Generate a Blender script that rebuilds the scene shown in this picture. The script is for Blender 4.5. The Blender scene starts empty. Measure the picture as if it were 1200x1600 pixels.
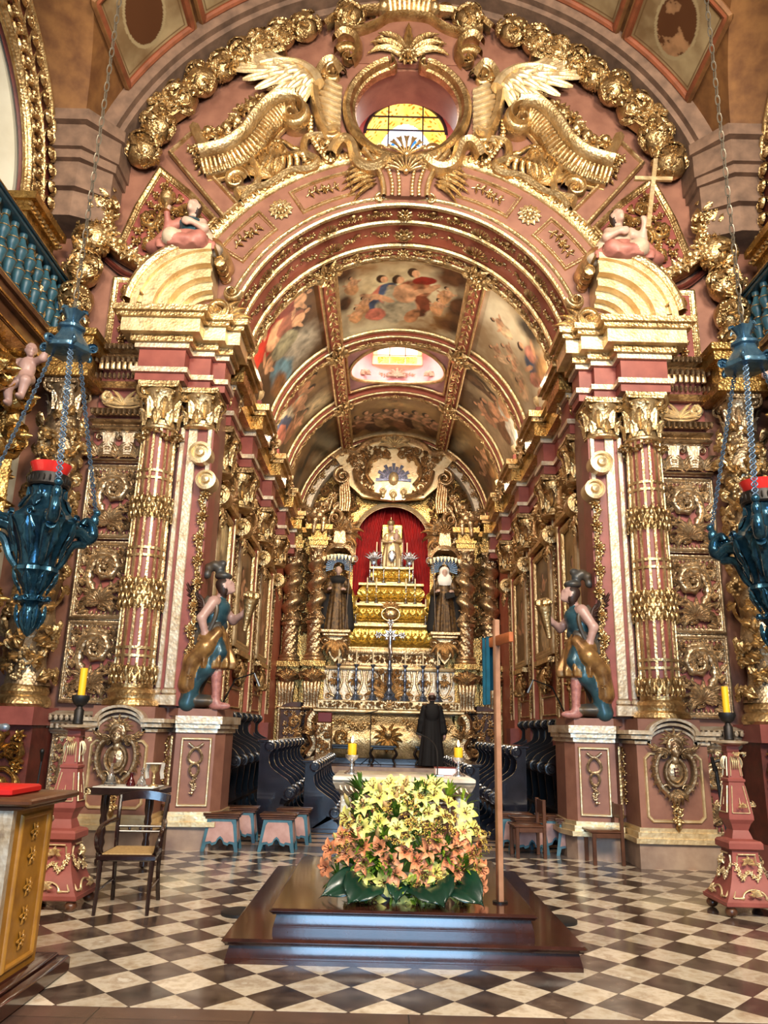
import bpy, math, random
import numpy as np
from mathutils import Matrix, Vector
PI = math.pi; TAU = 2*math.pi
SC = bpy.context.scene; COL = SC.collection
RND = np.random.RandomState(7)
def A(*a): return np.array(a, float)
def unit(v):
    v = np.asarray(v, float); return v/(np.linalg.norm(v)+1e-12)
# ---------------------------------------------------------------- frames
class Fr:
    """local (u,v,w) -> world"""
    def __init__(s, o=(0,0,0), u=(1,0,0), v=(0,0,1), w=(0,-1,0)):
        s.o = np.array(o, float); s.M = np.array([u, v, w], float)
    def __call__(s, P): return np.asarray(P, float) @ s.M + s.o
    def at(s, u, v, w=0, rot=0, sc=1, flip=1):
        c, q = math.cos(rot), math.sin(rot); U, V, W = s.M
        f = Fr(); f.o = s.o + u*U + v*V + w*W
        f.M = np.array([flip*sc*(c*U+q*V), sc*(-q*U+c*V), sc*W]); return f
IDF = Fr((0,0,0), (1,0,0), (0,1,0), (0,0,1))
def front(x=0, z=0, y=0): return Fr((x, y, z))
def leftw(y=0, z=0, x=0): return Fr((x, y, z), (0,1,0), (0,0,1), (1,0,0))     # wall on -x facing +x; u = +y
def flat(x=0, y=0, z=0, rot=0):
    c, q = math.cos(rot), math.sin(rot); return Fr((x, y, z), (c,q,0), (-q,c,0), (0,0,1))
# ---------------------------------------------------------------- mesh builder
def gridf(n, m, cu=False, cv=False, flip=False):
    i = np.arange(n if cu else n-1)[:,None]; j = np.arange(m if cv else m-1)[None,:]
    i2 = (i+1) % n; j2 = (j+1) % m
    q = np.stack([i*m+j+0*i2, i2*m+j, i2*m+j2, i*m+j2], -1).reshape(-1, 4)
    return q[:, ::-1] if flip else q
class MB:
    def __init__(s, fr=None): s.V = []; s.Q = []; s.T = []; s.N = []; s.n = 0; s.fr = fr or IDF; s.C = []
    def add(s, V, Q=None, T=None, N=None, fr=None):
        V = np.asarray(V, float).reshape(-1, 3); f = fr or s.fr
        V = f(V)
        neg = np.linalg.det(f.M) < 0
        if Q is not None and len(Q):
            Q = np.asarray(Q, int); Q = Q[:, ::-1] if neg else Q; s.Q.append(Q + s.n)
        if T is not None and len(T):
            T = np.asarray(T, int); T = T[:, ::-1] if neg else T; s.T.append(T + s.n)
        if N is not None:
            for p in N: p = list(p)[::-1] if neg else list(p); s.N.append([i+s.n for i in p])
        s.V.append(V); s.n += len(V); return s
    def merge(s, o, fr=None):
        V = np.concatenate(o.V) if o.V else np.zeros((0,3))
        return s.add(V, np.concatenate(o.Q) if o.Q else None, np.concatenate(o.T) if o.T else None, o.N, fr or IDF)
    def grid(s, P, cu=False, cv=False, flip=False, fr=None):
        P = np.asarray(P, float); n, m = P.shape[:2]
        return s.add(P.reshape(-1, 3), gridf(n, m, cu, cv, flip), fr=fr)
    def box(s, u0, u1, v0, v1, w0, w1, b=0.0, fr=None):
        if b <= 0:
            V = [(u0,v0,w0),(u1,v0,w0),(u1,v1,w0),(u0,v1,w0),(u0,v0,w1),(u1,v0,w1),(u1,v1,w1),(u0,v1,w1)]
            return s.add(V, [(0,3,2,1),(4,5,6,7),(0,1,5,4),(1,2,6,5),(2,3,7,6),(3,0,4,7)], fr=fr)
        b = min(b, (u1-u0)/2.01, (v1-v0)/2.01, (w1-w0)/2.01)
        return s.prism([(u0+b,v0),(u1-b,v0),(u1,v0+b),(u1,v1-b),(u1-b,v1),(u0+b,v1),(u0,v1-b),(u0,v0+b)], w0, w1, b, fr=fr)
    def prism(s, poly, w0, w1, b=0.0, fr=None, taper=1.0):
        P = np.asarray(poly, float); n = len(P)
        if b > 0:
            c = P.mean(0); d = P-c; ext = np.abs(d).max(0)+1e-9; k = 1-b/ext
            I = c + d*k
            L = [(I, w0), (P, w0+b), (P, w1-b), (I, w1)]
        else:
            c = P.mean(0); L = [(P, w0), (c+(P-c)*taper, w1)]
        G = np.array([np.c_[p, np.full(n, w)] for p, w in L])
        m = len(L)
        s.add(G.reshape(-1, 3), gridf(m, n, False, True, flip=True), N=[list(range(n))[::-1], [(m-1)*n+i for i in range(n)]], fr=fr)
        return s
    def lathe(s, prof, n=24, c=(0,0,0), fr=None, a0=0, sq=None, fl=0, fn=0):
        """prof rows (r, h); axis = third local axis. sq: superellipse squareness"""
        P = np.asarray(prof, float); t = np.arange(n)/n*TAU + a0
        rr = np.ones(n)
        if sq: rr = 1/(np.abs(np.cos(t-a0))**sq + np.abs(np.sin(t-a0))**sq)**(1/sq)
        if fl: rr = rr*(1+fl*np.cos(fn*t))
        G = np.stack([P[:,0:1]*np.cos(t)*rr + c[0], P[:,0:1]*np.sin(t)*rr + c[1], P[:,1:2]+0*t + c[2]], -1)
        s.grid(G, False, True, flip=True, fr=fr)
        k = len(P); base = s.n - k*n
        if P[0,0] > 1e-4: s.N.append([base+i for i in range(n)][::-1])
        if P[-1,0] > 1e-4: s.N.append([base+(k-1)*n+i for i in range(n)])
        return s
    def tube(s, path, r, n=8, closed=False, flatw=1.0, fr=None, caps=True):
        P = np.asarray(path, float); m = len(P); r = np.broadcast_to(np.asarray(r, float), (m,))
        T = np.roll(P,-1,0)-np.roll(P,1,0) if closed else np.gradient(P, axis=0)
        T = T/(np.linalg.norm(T, axis=1, keepdims=True)+1e-12)
        N = np.zeros_like(P); a = np.eye(3)[np.argmin(np.abs(T[0]))]
        N[0] = unit(np.cross(T[0], np.cross(a, T[0])))
        for i in range(1, m):
            v = N[i-1] - T[i]*(N[i-1]@T[i]); N[i] = v/(np.linalg.norm(v)+1e-9)
        B = np.cross(T, N); t = np.arange(n)/n*TAU
        G = P[:,None] + r[:,None,None]*(np.cos(t)[None,:,None]*N[:,None] + flatw*np.sin(t)[None,:,None]*B[:,None])
        s.grid(G, closed, True, flip=True, fr=fr)
        if caps and not closed:
            b = s.n - m*n; s.N.append([b+i for i in range(n)][::-1]); s.N.append([b+(m-1)*n+i for i in range(n)])
        return s
    def sweep(s, path, prof, closed=False, sc=None, fr=None, pclosed=False, caps=True, miter=True):
        """planar path (N,2 or 3: u,v[,w]); prof rows (a,b): a to the left of the path in plane, b along w"""
        P = np.asarray(path, float); m = len(P)
        if P.shape[1] == 2: P = np.c_[P, np.zeros(m)]
        sc = np.ones(m) if sc is None else np.broadcast_to(np.asarray(sc, float), (m,))
        D = P[:, :2]
        if closed: d0 = D-np.roll(D,1,0); d1 = np.roll(D,-1,0)-D
        else:
            d = np.diff(D, axis=0); d0 = np.r_[d[:1], d]; d1 = np.r_[d, d[-1:]]
        d0 = d0/(np.linalg.norm(d0,axis=1,keepdims=True)+1e-12); d1 = d1/(np.linalg.norm(d1,axis=1,keepdims=True)+1e-12)
        n0 = np.c_[-d0[:,1], d0[:,0]]; n1 = np.c_[-d1[:,1], d1[:,0]]
        nn = n0+n1; k = 2/np.maximum((nn*nn).sum(1), .5); nn = nn*k[:,None]
        F = np.asarray(prof, float); q = len(F)
        G = np.zeros((m, q, 3))
        G[:,:,:2] = D[:,None] + nn[:,None]*(F[None,:,0:1]*sc[:,None,None])
        G[:,:,2] = P[:,None,2] + F[None,:,1]*sc[:,None]
        s.grid(G, closed, pclosed, fr=fr)
        if caps and not closed and pclosed:
            b = s.n-m*q; s.N.append([b+i for i in range(q)]); s.N.append([b+(m-1)*q+i for i in range(q)][::-1])
        return s
    def ell(s, c, r, n=10, fr=None, m=None):
        r = np.broadcast_to(np.asarray(r, float), (3,)); m = m or max(4, n//2+1)
        ph = np.linspace(-PI/2, PI/2, m); P = np.c_[np.cos(ph), np.sin(ph)]
        t = np.arange(n)/n*TAU
        G = np.stack([c[0]+r[0]*P[:,0:1]*np.cos(t), c[1]+r[1]*P[:,0:1]*np.sin(t), c[2]+r[2]*P[:,1:2]+0*t], -1)
        return s.grid(G, False, True, flip=True, fr=fr)
    # ---- carved ornament -------------------------------------------------
    def leaf(s, path, w, h=0.03, lobes=5, M=9, fr=None, lift=0.0, curl=0.0, wf=None, sweepf=0.55, side=0):
        """acanthus leaf along a planar path (u,v[,w])"""
        P = np.asarray(path, float); n = len(P)
        if P.shape[1] == 2: P = np.c_[P, np.zeros(n)]
        u = np.linspace(0, 1, n); D = P[:,:2]; T = np.gradient(D, axis=0); L = np.linalg.norm(np.diff(D,axis=0),axis=1).sum()
        T /= np.linalg.norm(T, axis=1, keepdims=True)+1e-12; N = np.c_[-T[:,1], T[:,0]]
        W = w*(wf(u) if wf else np.sin(PI*np.clip(u,0,1)**0.75)**0.7*(1-.25*u)+.06)
        v = np.linspace(-1, 1, M); av = np.abs(v)
        ph = lobes*u[:,None]
        lob = 1-0.42*av[None]**1.5*(0.5-0.5*np.cos(TAU*ph))**.8
        off = W[:,None]*v[None]*lob
        if side: off = off*np.where(np.sign(v)==side, 1, .35)[None]
        fwd = sweepf*W[:,None]*av[None]**1.4*np.minimum(1, 3*u[:,None])*np.ones_like(off)
        G = np.zeros((n, M, 3)); G[:,:,:2] = D[:,None] + N[:,None]*off[...,None] + T[:,None]*fwd[...,None]*.6
        env = np.sin(PI*np.clip(u*.92+.04,0,1))**.5
        Z = h*env[:,None]*((1-av[None]**2)*.75 + .45*(0.5+0.5*np.cos(TAU*ph))*av[None]*(1-av[None]*.5) - .55*np.exp(-(v[None]/.13)**2)*.6)
        G[:,:,2] = P[:,None,2] + Z + (lift*u**1.5)[:,None] + (curl*np.clip(u-.7,0,1)**2*10)[:,None]
        s.grid(G, fr=fr)
        return s
    def volute(s, c, r0, turns=1.75, a0=0.0, ccw=1, w=0.05, prof=None, lead=None, fr=None, ball=True, h=0.06, N=64, r1=.12, tape=.45, leadsc=None):
        """scroll moulding that winds in to an eye; lead = points (u,v) before the spiral start"""
        t = np.linspace(0, 1, N); a = a0 + ccw*t*turns*TAU; r = r0*(r1+(1-r1)*(1-t)**1.15)
        P = np.c_[c[0]+r*np.cos(a), c[1]+r*np.sin(a)]
        sc = 1-(1-tape)*t
        if lead is not None:
            Ld = np.asarray(lead, float); P = np.r_[Ld, P[1:]]
            sc = np.r_[np.linspace(leadsc if leadsc else 1, 1, len(Ld)), sc[1:]]
        pr = prof or [(-w,0),(-w*.95,h*.55),(-w*.6,h*.95),(-w*.25,h),(0,h*.75),(w*.35,h*.72),(w*.75,h*.6),(w,h*.3),(w,0)]
        s.sweep(P, pr, sc=sc, fr=fr)
        if ball: s.ell((c[0],c[1],h*.45), (r0*r1*1.5, r0*r1*1.5, h*.6), 10, fr=fr)
        return s
    def rosette(s, c, r, n=8, h=0.04, fr=None, rings=2):
        f = (fr or s.fr).at(c[0], c[1], c[2] if len(c) > 2 else 0)
        for k in range(rings):
            R = r*(1-.38*k); a0 = k*PI/n
            for i in range(n):
                a = a0+i*TAU/n; t = np.linspace(.12, 1, 6)
                p = np.c_[R*t*math.cos(a), R*t*math.sin(a), h*.5*k + h*.55*np.sin(t*PI*.8)]
                s.leaf(p, R*.42, h*.5, 1, 5, fr=f, sweepf=.2)
        s.ell((0,0,h*.8), (r*.22, r*.22, h*.8), 8, fr=f); return s
    def bunch(s, c, r, n=14, rs=None, fr=None, seed=0, squash=.7, nb=6):
        R = np.random.RandomState(seed)
        for i in range(n):
            d = R.normal(size=3); d[2] = abs(d[2]); d = unit(d)*A(r[0], r[1], r[2])
            q = (rs or min(r)*.38)*R.uniform(.75, 1.2)
            s.ell((c[0]+d[0], c[1]+d[1], (c[2] if len(c) > 2 else 0)+d[2]*squash), (q,q,q), nb, fr=fr)
        return s
    def rays(s, *a): return s
    # ---- finish ----------------------------------------------------------
    def build(s, name, mat=None, parent=None, smooth=40, kind=None, group=None, label=None, cat=None, loc=None, mi=None):
        V = np.concatenate(s.V) if s.V else np.zeros((0,3))
        if parent is not None:
            off = np.array(wloc(parent))
        elif loc is not None: off = np.array(loc, float)
        elif len(V): off = A((V[:,0].min()+V[:,0].max())/2, (V[:,1].min()+V[:,1].max())/2, V[:,2].min())
        else: off = np.zeros(3)
        V = V-off
        me = bpy.data.meshes.new(name)
        Q = np.concatenate(s.Q) if s.Q else np.zeros((0,4), int); T = np.concatenate(s.T) if s.T else np.zeros((0,3), int)
        nl = Q.size + T.size + sum(len(p) for p in s.N)
        loops = np.concatenate([Q.ravel(), T.ravel()] + [np.array(p, int) for p in s.N]) if nl else np.zeros(0, int)
        tot = np.concatenate([np.full(len(Q),4), np.full(len(T),3), np.array([len(p) for p in s.N], int)]).astype(int)
        me.vertices.add(len(V)); me.vertices.foreach_set('co', V.ravel().astype(np.float32))
        me.loops.add(nl); me.loops.foreach_set('vertex_index', loops.astype(np.int32))
        me.polygons.add(len(tot)); st = np.r_[0, np.cumsum(tot)[:-1]] if len(tot) else np.zeros(0)
        me.polygons.foreach_set('loop_start', st.astype(np.int32)); me.polygons.foreach_set('loop_total', tot.astype(np.int32))
        me.update(calc_edges=True); me.validate()
        me.polygons.foreach_set('use_smooth', np.full(len(me.polygons), bool(smooth)))
        if smooth:
            pass
            if smooth < 180: me.set_sharp_from_angle(angle=math.radians(smooth))
        mats = mat if isinstance(mat, (list, tuple)) else [mat]
        for m in mats:
            if m is not None: me.materials.append(M[m] if isinstance(m, str) else m)
        if mi is not None and len(mi) == len(me.polygons): me.polygons.foreach_set('material_index', np.asarray(mi, np.int32))
        o = bpy.data.objects.new(name, me); COL.objects.link(o)
        if parent is not None: o.parent = parent
        else: o.location = off
        if kind: o['kind'] = kind
        if group: o['group'] = group
        if label: o['label'] = label
        if cat: o['category'] = cat
        return o
def wloc(o):
    v = Vector((0,0,0))
    while o is not None: v = v + o.location; o = o.parent
    return v
def thing(name, label, cat, loc=(0,0,0), group=None):
    o = bpy.data.objects.new(name, None); COL.objects.link(o); o.location = loc; o.empty_display_size = .1
    o['label'] = label; o['category'] = cat
    if group: o['group'] = group
    return o
def kids(o): return [c for c in bpy.data.objects if c.parent == o]
_ch = {}
def copytree(o, parent=None):
    c = o.copy(); COL.objects.link(c)
    if parent is not None: c.parent = parent
    for ch in list(o.children): copytree(ch, c)
    return c
def dup(o, loc=None, label=None, rz=None, sc=None, group=None):
    c = copytree(o)
    if loc is not None: c.location = loc
    if rz is not None: c.rotation_euler = (0,0,rz)
    if sc is not None: c.scale = sc if hasattr(sc, '__len__') else (sc,)*3
    if label: c['label'] = label
    if group: c['group'] = group
    return c
def mirror(o, label=None, group=None):
    c = dup(o, label=label, group=group); c.location.x = -o.location.x; c.scale.x = -o.scale.x
    c.rotation_euler.z = -o.rotation_euler.z
    return c
def struct(mb, name, mat, **k): return mb.build(name, mat, kind='structure', **k)
# ---------------------------------------------------------------- curves
def arc(c, r, a0, a1, n=24, ry=None):
    t = np.radians(np.linspace(a0, a1, n)); return np.c_[c[0]+r*np.cos(t), c[1]+(ry or r)*np.sin(t)]
def bez(p0, p1, p2, p3, n=16):
    t = np.linspace(0,1,n)[:,None]; p0,p1,p2,p3 = [np.asarray(p, float) for p in (p0,p1,p2,p3)]
    return (1-t)**3*p0+3*(1-t)**2*t*p1+3*(1-t)*t*t*p2+t**3*p3
def spline(pts, n=8, closed=False):
    P = np.asarray(pts, float); out = []; m = len(P)
    for i in range(m if closed else m-1):
        g = lambda j: P[j % m] if closed else P[min(max(j,0),m-1)]
        a,b,c,d = g(i-1),g(i),g(i+1),g(i+2); t = np.linspace(0,1,n,endpoint=False)[:,None]
        out.append(.5*((2*b)+(-a+c)*t+(2*a-5*b+4*c-d)*t*t+(-a+3*b-3*c+d)*t**3))
    if not closed: out.append(P[-1:])
    return np.concatenate(out)
def spiral(c, r0, r1, a0, a1, n=40):
    t = np.linspace(0,1,n); a = np.radians(a0+(a1-a0)*t); r = r0+(r1-r0)*t
    return np.c_[c[0]+r*np.cos(a), c[1]+r*np.sin(a)]
def rectp(u0,u1,v0,v1): return [(u0,v0),(u1,v0),(u1,v1),(u0,v1)]
def resamp(P, n):
    P = np.asarray(P, float); d = np.r_[0, np.cumsum(np.linalg.norm(np.diff(P,axis=0),axis=1))]
    t = np.linspace(0, d[-1], n); return np.stack([np.interp(t, d, P[:,k]) for k in range(P.shape[1])], 1)
# ---------------------------------------------------------------- signed distance bodies
def _nets(f, lo, hi, res):
    lo = np.asarray(lo,float); hi = np.asarray(hi,float)
    n = np.maximum(((hi-lo)/res).astype(int)+2, 4)
    ax = [lo[i]+res*np.arange(n[i]) for i in range(3)]
    X = np.stack(np.meshgrid(*ax, indexing='ij'), -1)
    D = f(X.reshape(-1,3)).reshape(n)
    S = D < 0
    c = S[:-1,:-1,:-1].astype(np.int8); cnt = np.zeros_like(c)
    for dx in (0,1):
        for dy in (0,1):
            for dz in (0,1): cnt = cnt + S[dx:n[0]-1+dx, dy:n[1]-1+dy, dz:n[2]-1+dz]
    act = (cnt > 0) & (cnt < 8)
    idx = -np.ones(act.shape, int); I = np.argwhere(act); idx[act] = np.arange(len(I))
    acc = np.zeros((len(I),3)); num = np.zeros(len(I))
    corners = [(a,b,c_) for a in (0,1) for b in (0,1) for c_ in (0,1)]
    for i,a in enumerate(corners):
        for b in corners[i+1:]:
            if sum(abs(x-y) for x,y in zip(a,b)) != 1: continue
            da = D[I[:,0]+a[0], I[:,1]+a[1], I[:,2]+a[2]]; db = D[I[:,0]+b[0], I[:,1]+b[1], I[:,2]+b[2]]
            m = (da<0) != (db<0); t = da/(da-db+1e-20)
            p = np.array(a)[None] + t[:,None]*(np.array(b)-np.array(a))[None]
            acc[m] += p[m]; num[m] += 1
    V = lo + res*(I + acc/np.maximum(num,1)[:,None])
    Q = []
    for k in range(3):
        e = [0,0,0]; e[k] = 1
        s0 = S[:n[0]-e[0], :n[1]-e[1], :n[2]-e[2]]; s1 = S[e[0]:, e[1]:, e[2]:]
        E = np.argwhere(s0 != s1); i, j = [(1,2),(2,0),(0,1)][k]
        ok = (E[:,i] > 0) & (E[:,j] > 0) & (E[:,i] < n[i]-1) & (E[:,j] < n[j]-1); E = E[ok]
        di = np.zeros(3,int); di[i] = 1; dj = np.zeros(3,int); dj[j] = 1
        q = np.stack([idx[tuple((E-a).T)] for a in (0*di, di, di+dj, dj)], 1)
        sg = s0[tuple(E.T)]
        q[~sg] = q[~sg][:, ::-1]
        Q.append(q)
    Q = np.concatenate(Q); Q = Q[(Q >= 0).all(1)]
    return V, Q
def cap(a, b, ra, rb=None, m=0): return ('c', A(*a), A(*b), ra, ra if rb is None else rb, m)
def elp(c, r, m=0, rot=None): return ('e', A(*c), A(*r), rot, 0, m)
def fun(fn, lo, hi, m=0): return ('f', A(*lo), A(*hi), fn, 0, m)
def _pd(p, X):
    if p[0] == 'c':
        ab = p[2]-p[1]; t = np.clip(((X-p[1])@ab)/(ab@ab+1e-12), 0, 1)
        return np.linalg.norm(X-p[1]-t[:,None]*ab, axis=1) - (p[3]+t*(p[4]-p[3]))
    if p[0] == 'e':
        Y = X-p[1]
        if p[3] is not None: Y = Y @ np.asarray(p[3])
        k0 = np.linalg.norm(Y/p[2],axis=1); k1 = np.linalg.norm(Y/p[2]**2,axis=1)
        return np.where(k0 < 1e-6, -p[2].min(), k0*(k0-1)/np.maximum(k1,1e-9))
    return p[3](X)
def body(mb, prims, k=.03, res=.02, fr=None, sub=(), post=None):
    """one continuous surface round prims; returns material index per face"""
    lo = np.min([np.minimum(p[1]-np.max(p[3] if p[0]=='c' else p[2]), p[2]-p[4]) if p[0]=='c' else (p[1]-p[2].max() if p[0]=='e' else p[1]) for p in prims], axis=0)-2*res-k*.3
    hi = np.max([np.maximum(p[1]+p[3], p[2]+p[4]) if p[0]=='c' else (p[1]+p[2].max() if p[0]=='e' else p[2]) for p in prims], axis=0)+2*res+k*.3
    def F(X):
        d = None
        for p in prims:
            q = _pd(p, X)
            if d is None: d = q
            else:
                h = np.clip(.5+.5*(d-q)/k, 0, 1); d = d*(1-h)+q*h - k*h*(1-h)
        for p in sub: d = np.maximum(d, -_pd(p, X))
        if post is not None: d = post(X, d)
        return d
    V, Q = _nets(F, lo, hi, res)
    C = V[Q].mean(1); best = np.full(len(C), 1e9); mi = np.zeros(len(C), int)
    for p in prims:
        q = _pd(p, C); b = q < best; best[b] = q[b]; mi[b] = p[5]
    mb.add(V, Q, fr=fr)
    return mi
def skirt(prof, folds=9, amp=.06, ph=0., c=(0,0), sx=1., sy=1., m=0, tw=0.):
    """draped gown: radius profile rows (z, r)"""
    Z = np.array([p[0] for p in prof]); Rr = np.array([p[1] for p in prof]); z0, z1 = Z.min(), Z.max()
    zi = np.argsort(Z); Z = Z[zi]; Rr = Rr[zi]
    def f(X):
        x = (X[:,0]-c[0])/sx; y = (X[:,1]-c[1])/sy; th = np.arctan2(y, x); r = np.hypot(x, y)
        R0 = np.interp(X[:,2], Z, Rr); t = (z1-X[:,2])/(z1-z0)
        R0 = R0*(1+amp*np.clip(t*1.4,0,1)*(np.sin(folds*th+ph+tw*t)+.5*np.sin((folds*2-3)*th+1.7+ph)))
        d = (r-R0)*.75*min(sx,sy); dz = np.maximum(X[:,2]-z1, z0-X[:,2])
        return np.maximum(d, dz)
    rm = Rr.max()*1.2
    return fun(f, (c[0]-rm*sx, c[1]-rm*sy, z0), (c[0]+rm*sx, c[1]+rm*sy, z1), m)
M = {}
def srgb(r, g, b):
    f = lambda c: ((c/255+.055)/1.055)**2.4 if c > 10 else c/255/12.92
    return (f(r), f(g), f(b), 1)
def _new(name):
    m = bpy.data.materials.new(name); m.use_nodes = True; M[name] = m
    nt = m.node_tree; b = nt.nodes['Principled BSDF']; return m, nt, b
def _tc(nt, scale=1.0, vec=None):
    tc = nt.nodes.new('ShaderNodeTexCoord'); mp = nt.nodes.new('ShaderNodeMapping')
    mp.inputs['Scale'].default_value = vec or (scale,)*3
    nt.links.new(tc.outputs['Object'], mp.inputs[0]); return mp.outputs[0]
def _noise(nt, co, sc, det=4, rough=.55):
    n = nt.nodes.new('ShaderNodeTexNoise'); n.inputs['Scale'].default_value = sc; n.inputs['Detail'].default_value = det
    n.inputs['Roughness'].default_value = rough; nt.links.new(co, n.inputs['Vector']); return n.outputs['Fac']
def _ramp(nt, fac, stops):
    r = nt.nodes.new('ShaderNodeValToRGB'); e = r.color_ramp.elements
    while len(e) < len(stops): e.new(.5)
    for i, (p, c) in enumerate(stops): e[i].position = p; e[i].color = c
    nt.links.new(fac, r.inputs[0]); return r.outputs[0]
def _bump(nt, b, fac, st, dist=.01):
    n = nt.nodes.new('ShaderNodeBump'); n.inputs['Strength'].default_value = st; n.inputs['Distance'].default_value = dist
    nt.links.new(fac, n.inputs['Height']); nt.links.new(n.outputs[0], b.inputs['Normal']); return n
def simple(name, col, rough=.5, metal=0., col2=None, nsc=6, bump=0, bsc=40, bdist=.006, stops=(.35,.7), coat=0, spec=.5, trans=0, det=4):
    m, nt, b = _new(name); b.inputs['Roughness'].default_value = rough; b.inputs['Metallic'].default_value = metal
    b.inputs['Specular IOR Level'].default_value = spec
    co = _tc(nt)
    if col2 is not None:
        f = _noise(nt, co, nsc, det); nt.links.new(_ramp(nt, f, [(stops[0], col), (stops[1], col2)]), b.inputs['Base Color'])
    else: b.inputs['Base Color'].default_value = col
    if bump: _bump(nt, b, _noise(nt, co, bsc, 3), bump, bdist)
    if coat: b.inputs['Coat Weight'].default_value = coat; b.inputs['Coat Roughness'].default_value = .08
    if trans: b.inputs['Transmission Weight'].default_value = trans
    return m
def gold(name, c1, c2, rough=.34, metal=.85, nsc=5, bump=.35, bsc=28, wear=None):
    """gilding over dark bole: two gilding tones and rubbed patches of bole"""
    m, nt, b = _new(name); b.inputs['Metallic'].default_value = metal
    co = _tc(nt); f = _noise(nt, co, nsc, 5)
    stops = [(.3, c2), (.62, c1)] if wear is None else [(.22, wear), (.36, c2), (.66, c1)]
    nt.links.new(_ramp(nt, f, stops), b.inputs['Base Color'])
    g = _noise(nt, co, nsc*3.1, 3)
    nt.links.new(_ramp(nt, g, [(.3, (rough*.75,)*3+(1,)), (.7, (rough*1.3,)*3+(1,))]), b.inputs['Roughness'])
    vo = nt.nodes.new('ShaderNodeTexVoronoi'); vo.inputs['Scale'].default_value = bsc*.9; nt.links.new(co, vo.inputs['Vector'])
    mm = nt.nodes.new('ShaderNodeMath'); mm.operation = 'ADD'; nt.links.new(vo.outputs['Distance'], mm.inputs[0]); nt.links.new(_noise(nt, co, bsc*.6, 4), mm.inputs[1])
    _bump(nt, b, mm.outputs[0], bump, .018)
    return m
gold('gold_bright', (.80,.60,.33,1), (.52,.35,.16,1), .38, .87, wear=(.40,.22,.09,1))
gold('gold_leaf', (.70,.50,.25,1), (.36,.22,.09,1), .36, .92, wear=(.28,.13,.06,1))
gold('gold_old', (.62,.48,.31,1), (.36,.25,.15,1), .36, .88, wear=(.24,.13,.09,1))
gold('gold_dark', (.62,.40,.14,1), (.36,.20,.06,1), .30, .9, wear=(.12,.06,.03,1))
gold('gold_retable', (.74,.54,.31,1), (.50,.33,.17,1), .33, .88, wear=(.22,.12,.07,1), nsc=8)
gold('gold_yellow', (.88,.66,.18,1), (.56,.38,.09,1), .32, .85, nsc=9)
gold('gold_pale', (.86,.69,.42,1), (.66,.46,.22,1), .42, .7, nsc=4, bump=.15)
gold('white_gilt', (.80,.70,.55,1), (.58,.43,.27,1), .42, .6, nsc=7, bump=.2, wear=(.30,.20,.13,1))
simple('rose', srgb(154,106,86), .5, 0, srgb(128,84,68), 3, .12, 30)
simple('rose_deep', srgb(160,86,76), .45, 0, srgb(128,64,56), 3, .12, 30)
simple('red_soffit', srgb(192,108,82), .5, 0, srgb(172,86,64), 3, .12, 30)
simple('frieze_red', srgb(160,82,68), .45, 0, srgb(132,60,50), 3, .12, 30)
simple('bole', srgb(110,48,36), .55, 0, srgb(78,34,26), 6, .2, 30)
simple('rose_tunnel', srgb(226,170,170), .55, 0, srgb(212,146,150), 3)
simple('stone_brown', srgb(138,108,88), .75, 0, srgb(98,76,62), 4, .4, 18)
simple('stone_base', srgb(176,150,128), .35, 0, srgb(140,112,96), 3.5, .1, 20)
simple('plaster', srgb(226,218,196), .7, 0, srgb(210,200,176), 2)
simple('wood_dark', srgb(42,24,20), .22, 0, srgb(30,15,14), 8, .15, 30, coat=.5)
simple('wood_black', srgb(24,16,16), .3, 0, srgb(14,9,10), 8, .1, 30, coat=.3)
simple('wood_brown', srgb(96,58,36), .35, 0, srgb(70,40,26), 7, .15, 30, coat=.2)
simple('wood_step', srgb(66,34,25), .16, 0, srgb(42,21,17), 5, .06, 20, coat=.6)
simple('wood_blue', srgb(30,28,38), .2, 0, srgb(16,15,22), 6, .08, 24, coat=1.)
simple('wood_ochre', srgb(176,122,42), .4, 0, srgb(140,92,28), 6, .2, 20, coat=.2)
simple('wood_cross', srgb(178,130,98), .45, 0, srgb(140,92,66), 5, .2, 30)
simple('wood_crossbar', srgb(186,104,56), .45, 0, srgb(160,84,44), 5, .2, 30)
simple('teal_wood', srgb(36,78,94), .35, 0, srgb(24,56,70), 5, .1, 30, coat=.3)
simple('teal_light', srgb(62,108,122), .4, 0, srgb(42,82,96), 6, .1, 30)
simple('pink_panel', srgb(190,150,140), .5, 0, srgb(166,122,112), 6)
simple('lamp_metal', srgb(52,96,118), .2, .7, srgb(22,46,62), 7, .35, 22)
simple('lamp_light', srgb(92,128,150), .25, .7, srgb(52,88,116), 7, .3, 22)
simple('chain_blue', srgb(92,116,140), .4, .6)
simple('iron', srgb(52,48,46), .45, .7, srgb(34,32,32), 9)
simple('chain_grey', srgb(120,112,100), .45, .7)
simple('silver', (.72,.72,.74,1), .24, .95, (.5,.5,.54,1), 8, .3, 30)
simple('silver_blue', srgb(150,165,190), .25, .85, srgb(92,106,134), 9, .4, 30)
simple('red_glass', srgb(226,52,48), .12, 0, None, coat=.6)
simple('curtain_red', srgb(176,22,20), .55, 0, srgb(140,12,14), 3, .2, 60)
simple('skin', srgb(196,158,146), .36, 0, srgb(172,134,124), 6)
simple('skin_pale', srgb(206,174,156), .45, 0, srgb(184,148,132), 6)
simple('hair', srgb(52,36,30), .45)
simple('robe_black', srgb(14,11,12), .8, 0, srgb(20,16,17), 6, .2, 60)
simple('habit', srgb(58,44,34), .5, .35, srgb(120,90,50), 14, .3, 30)
simple('cloth_cream', srgb(206,186,162), .6, 0, srgb(176,150,126), 6)
simple('cloth_pink', srgb(186,122,108), .55, 0, srgb(152,90,80), 5)
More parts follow.
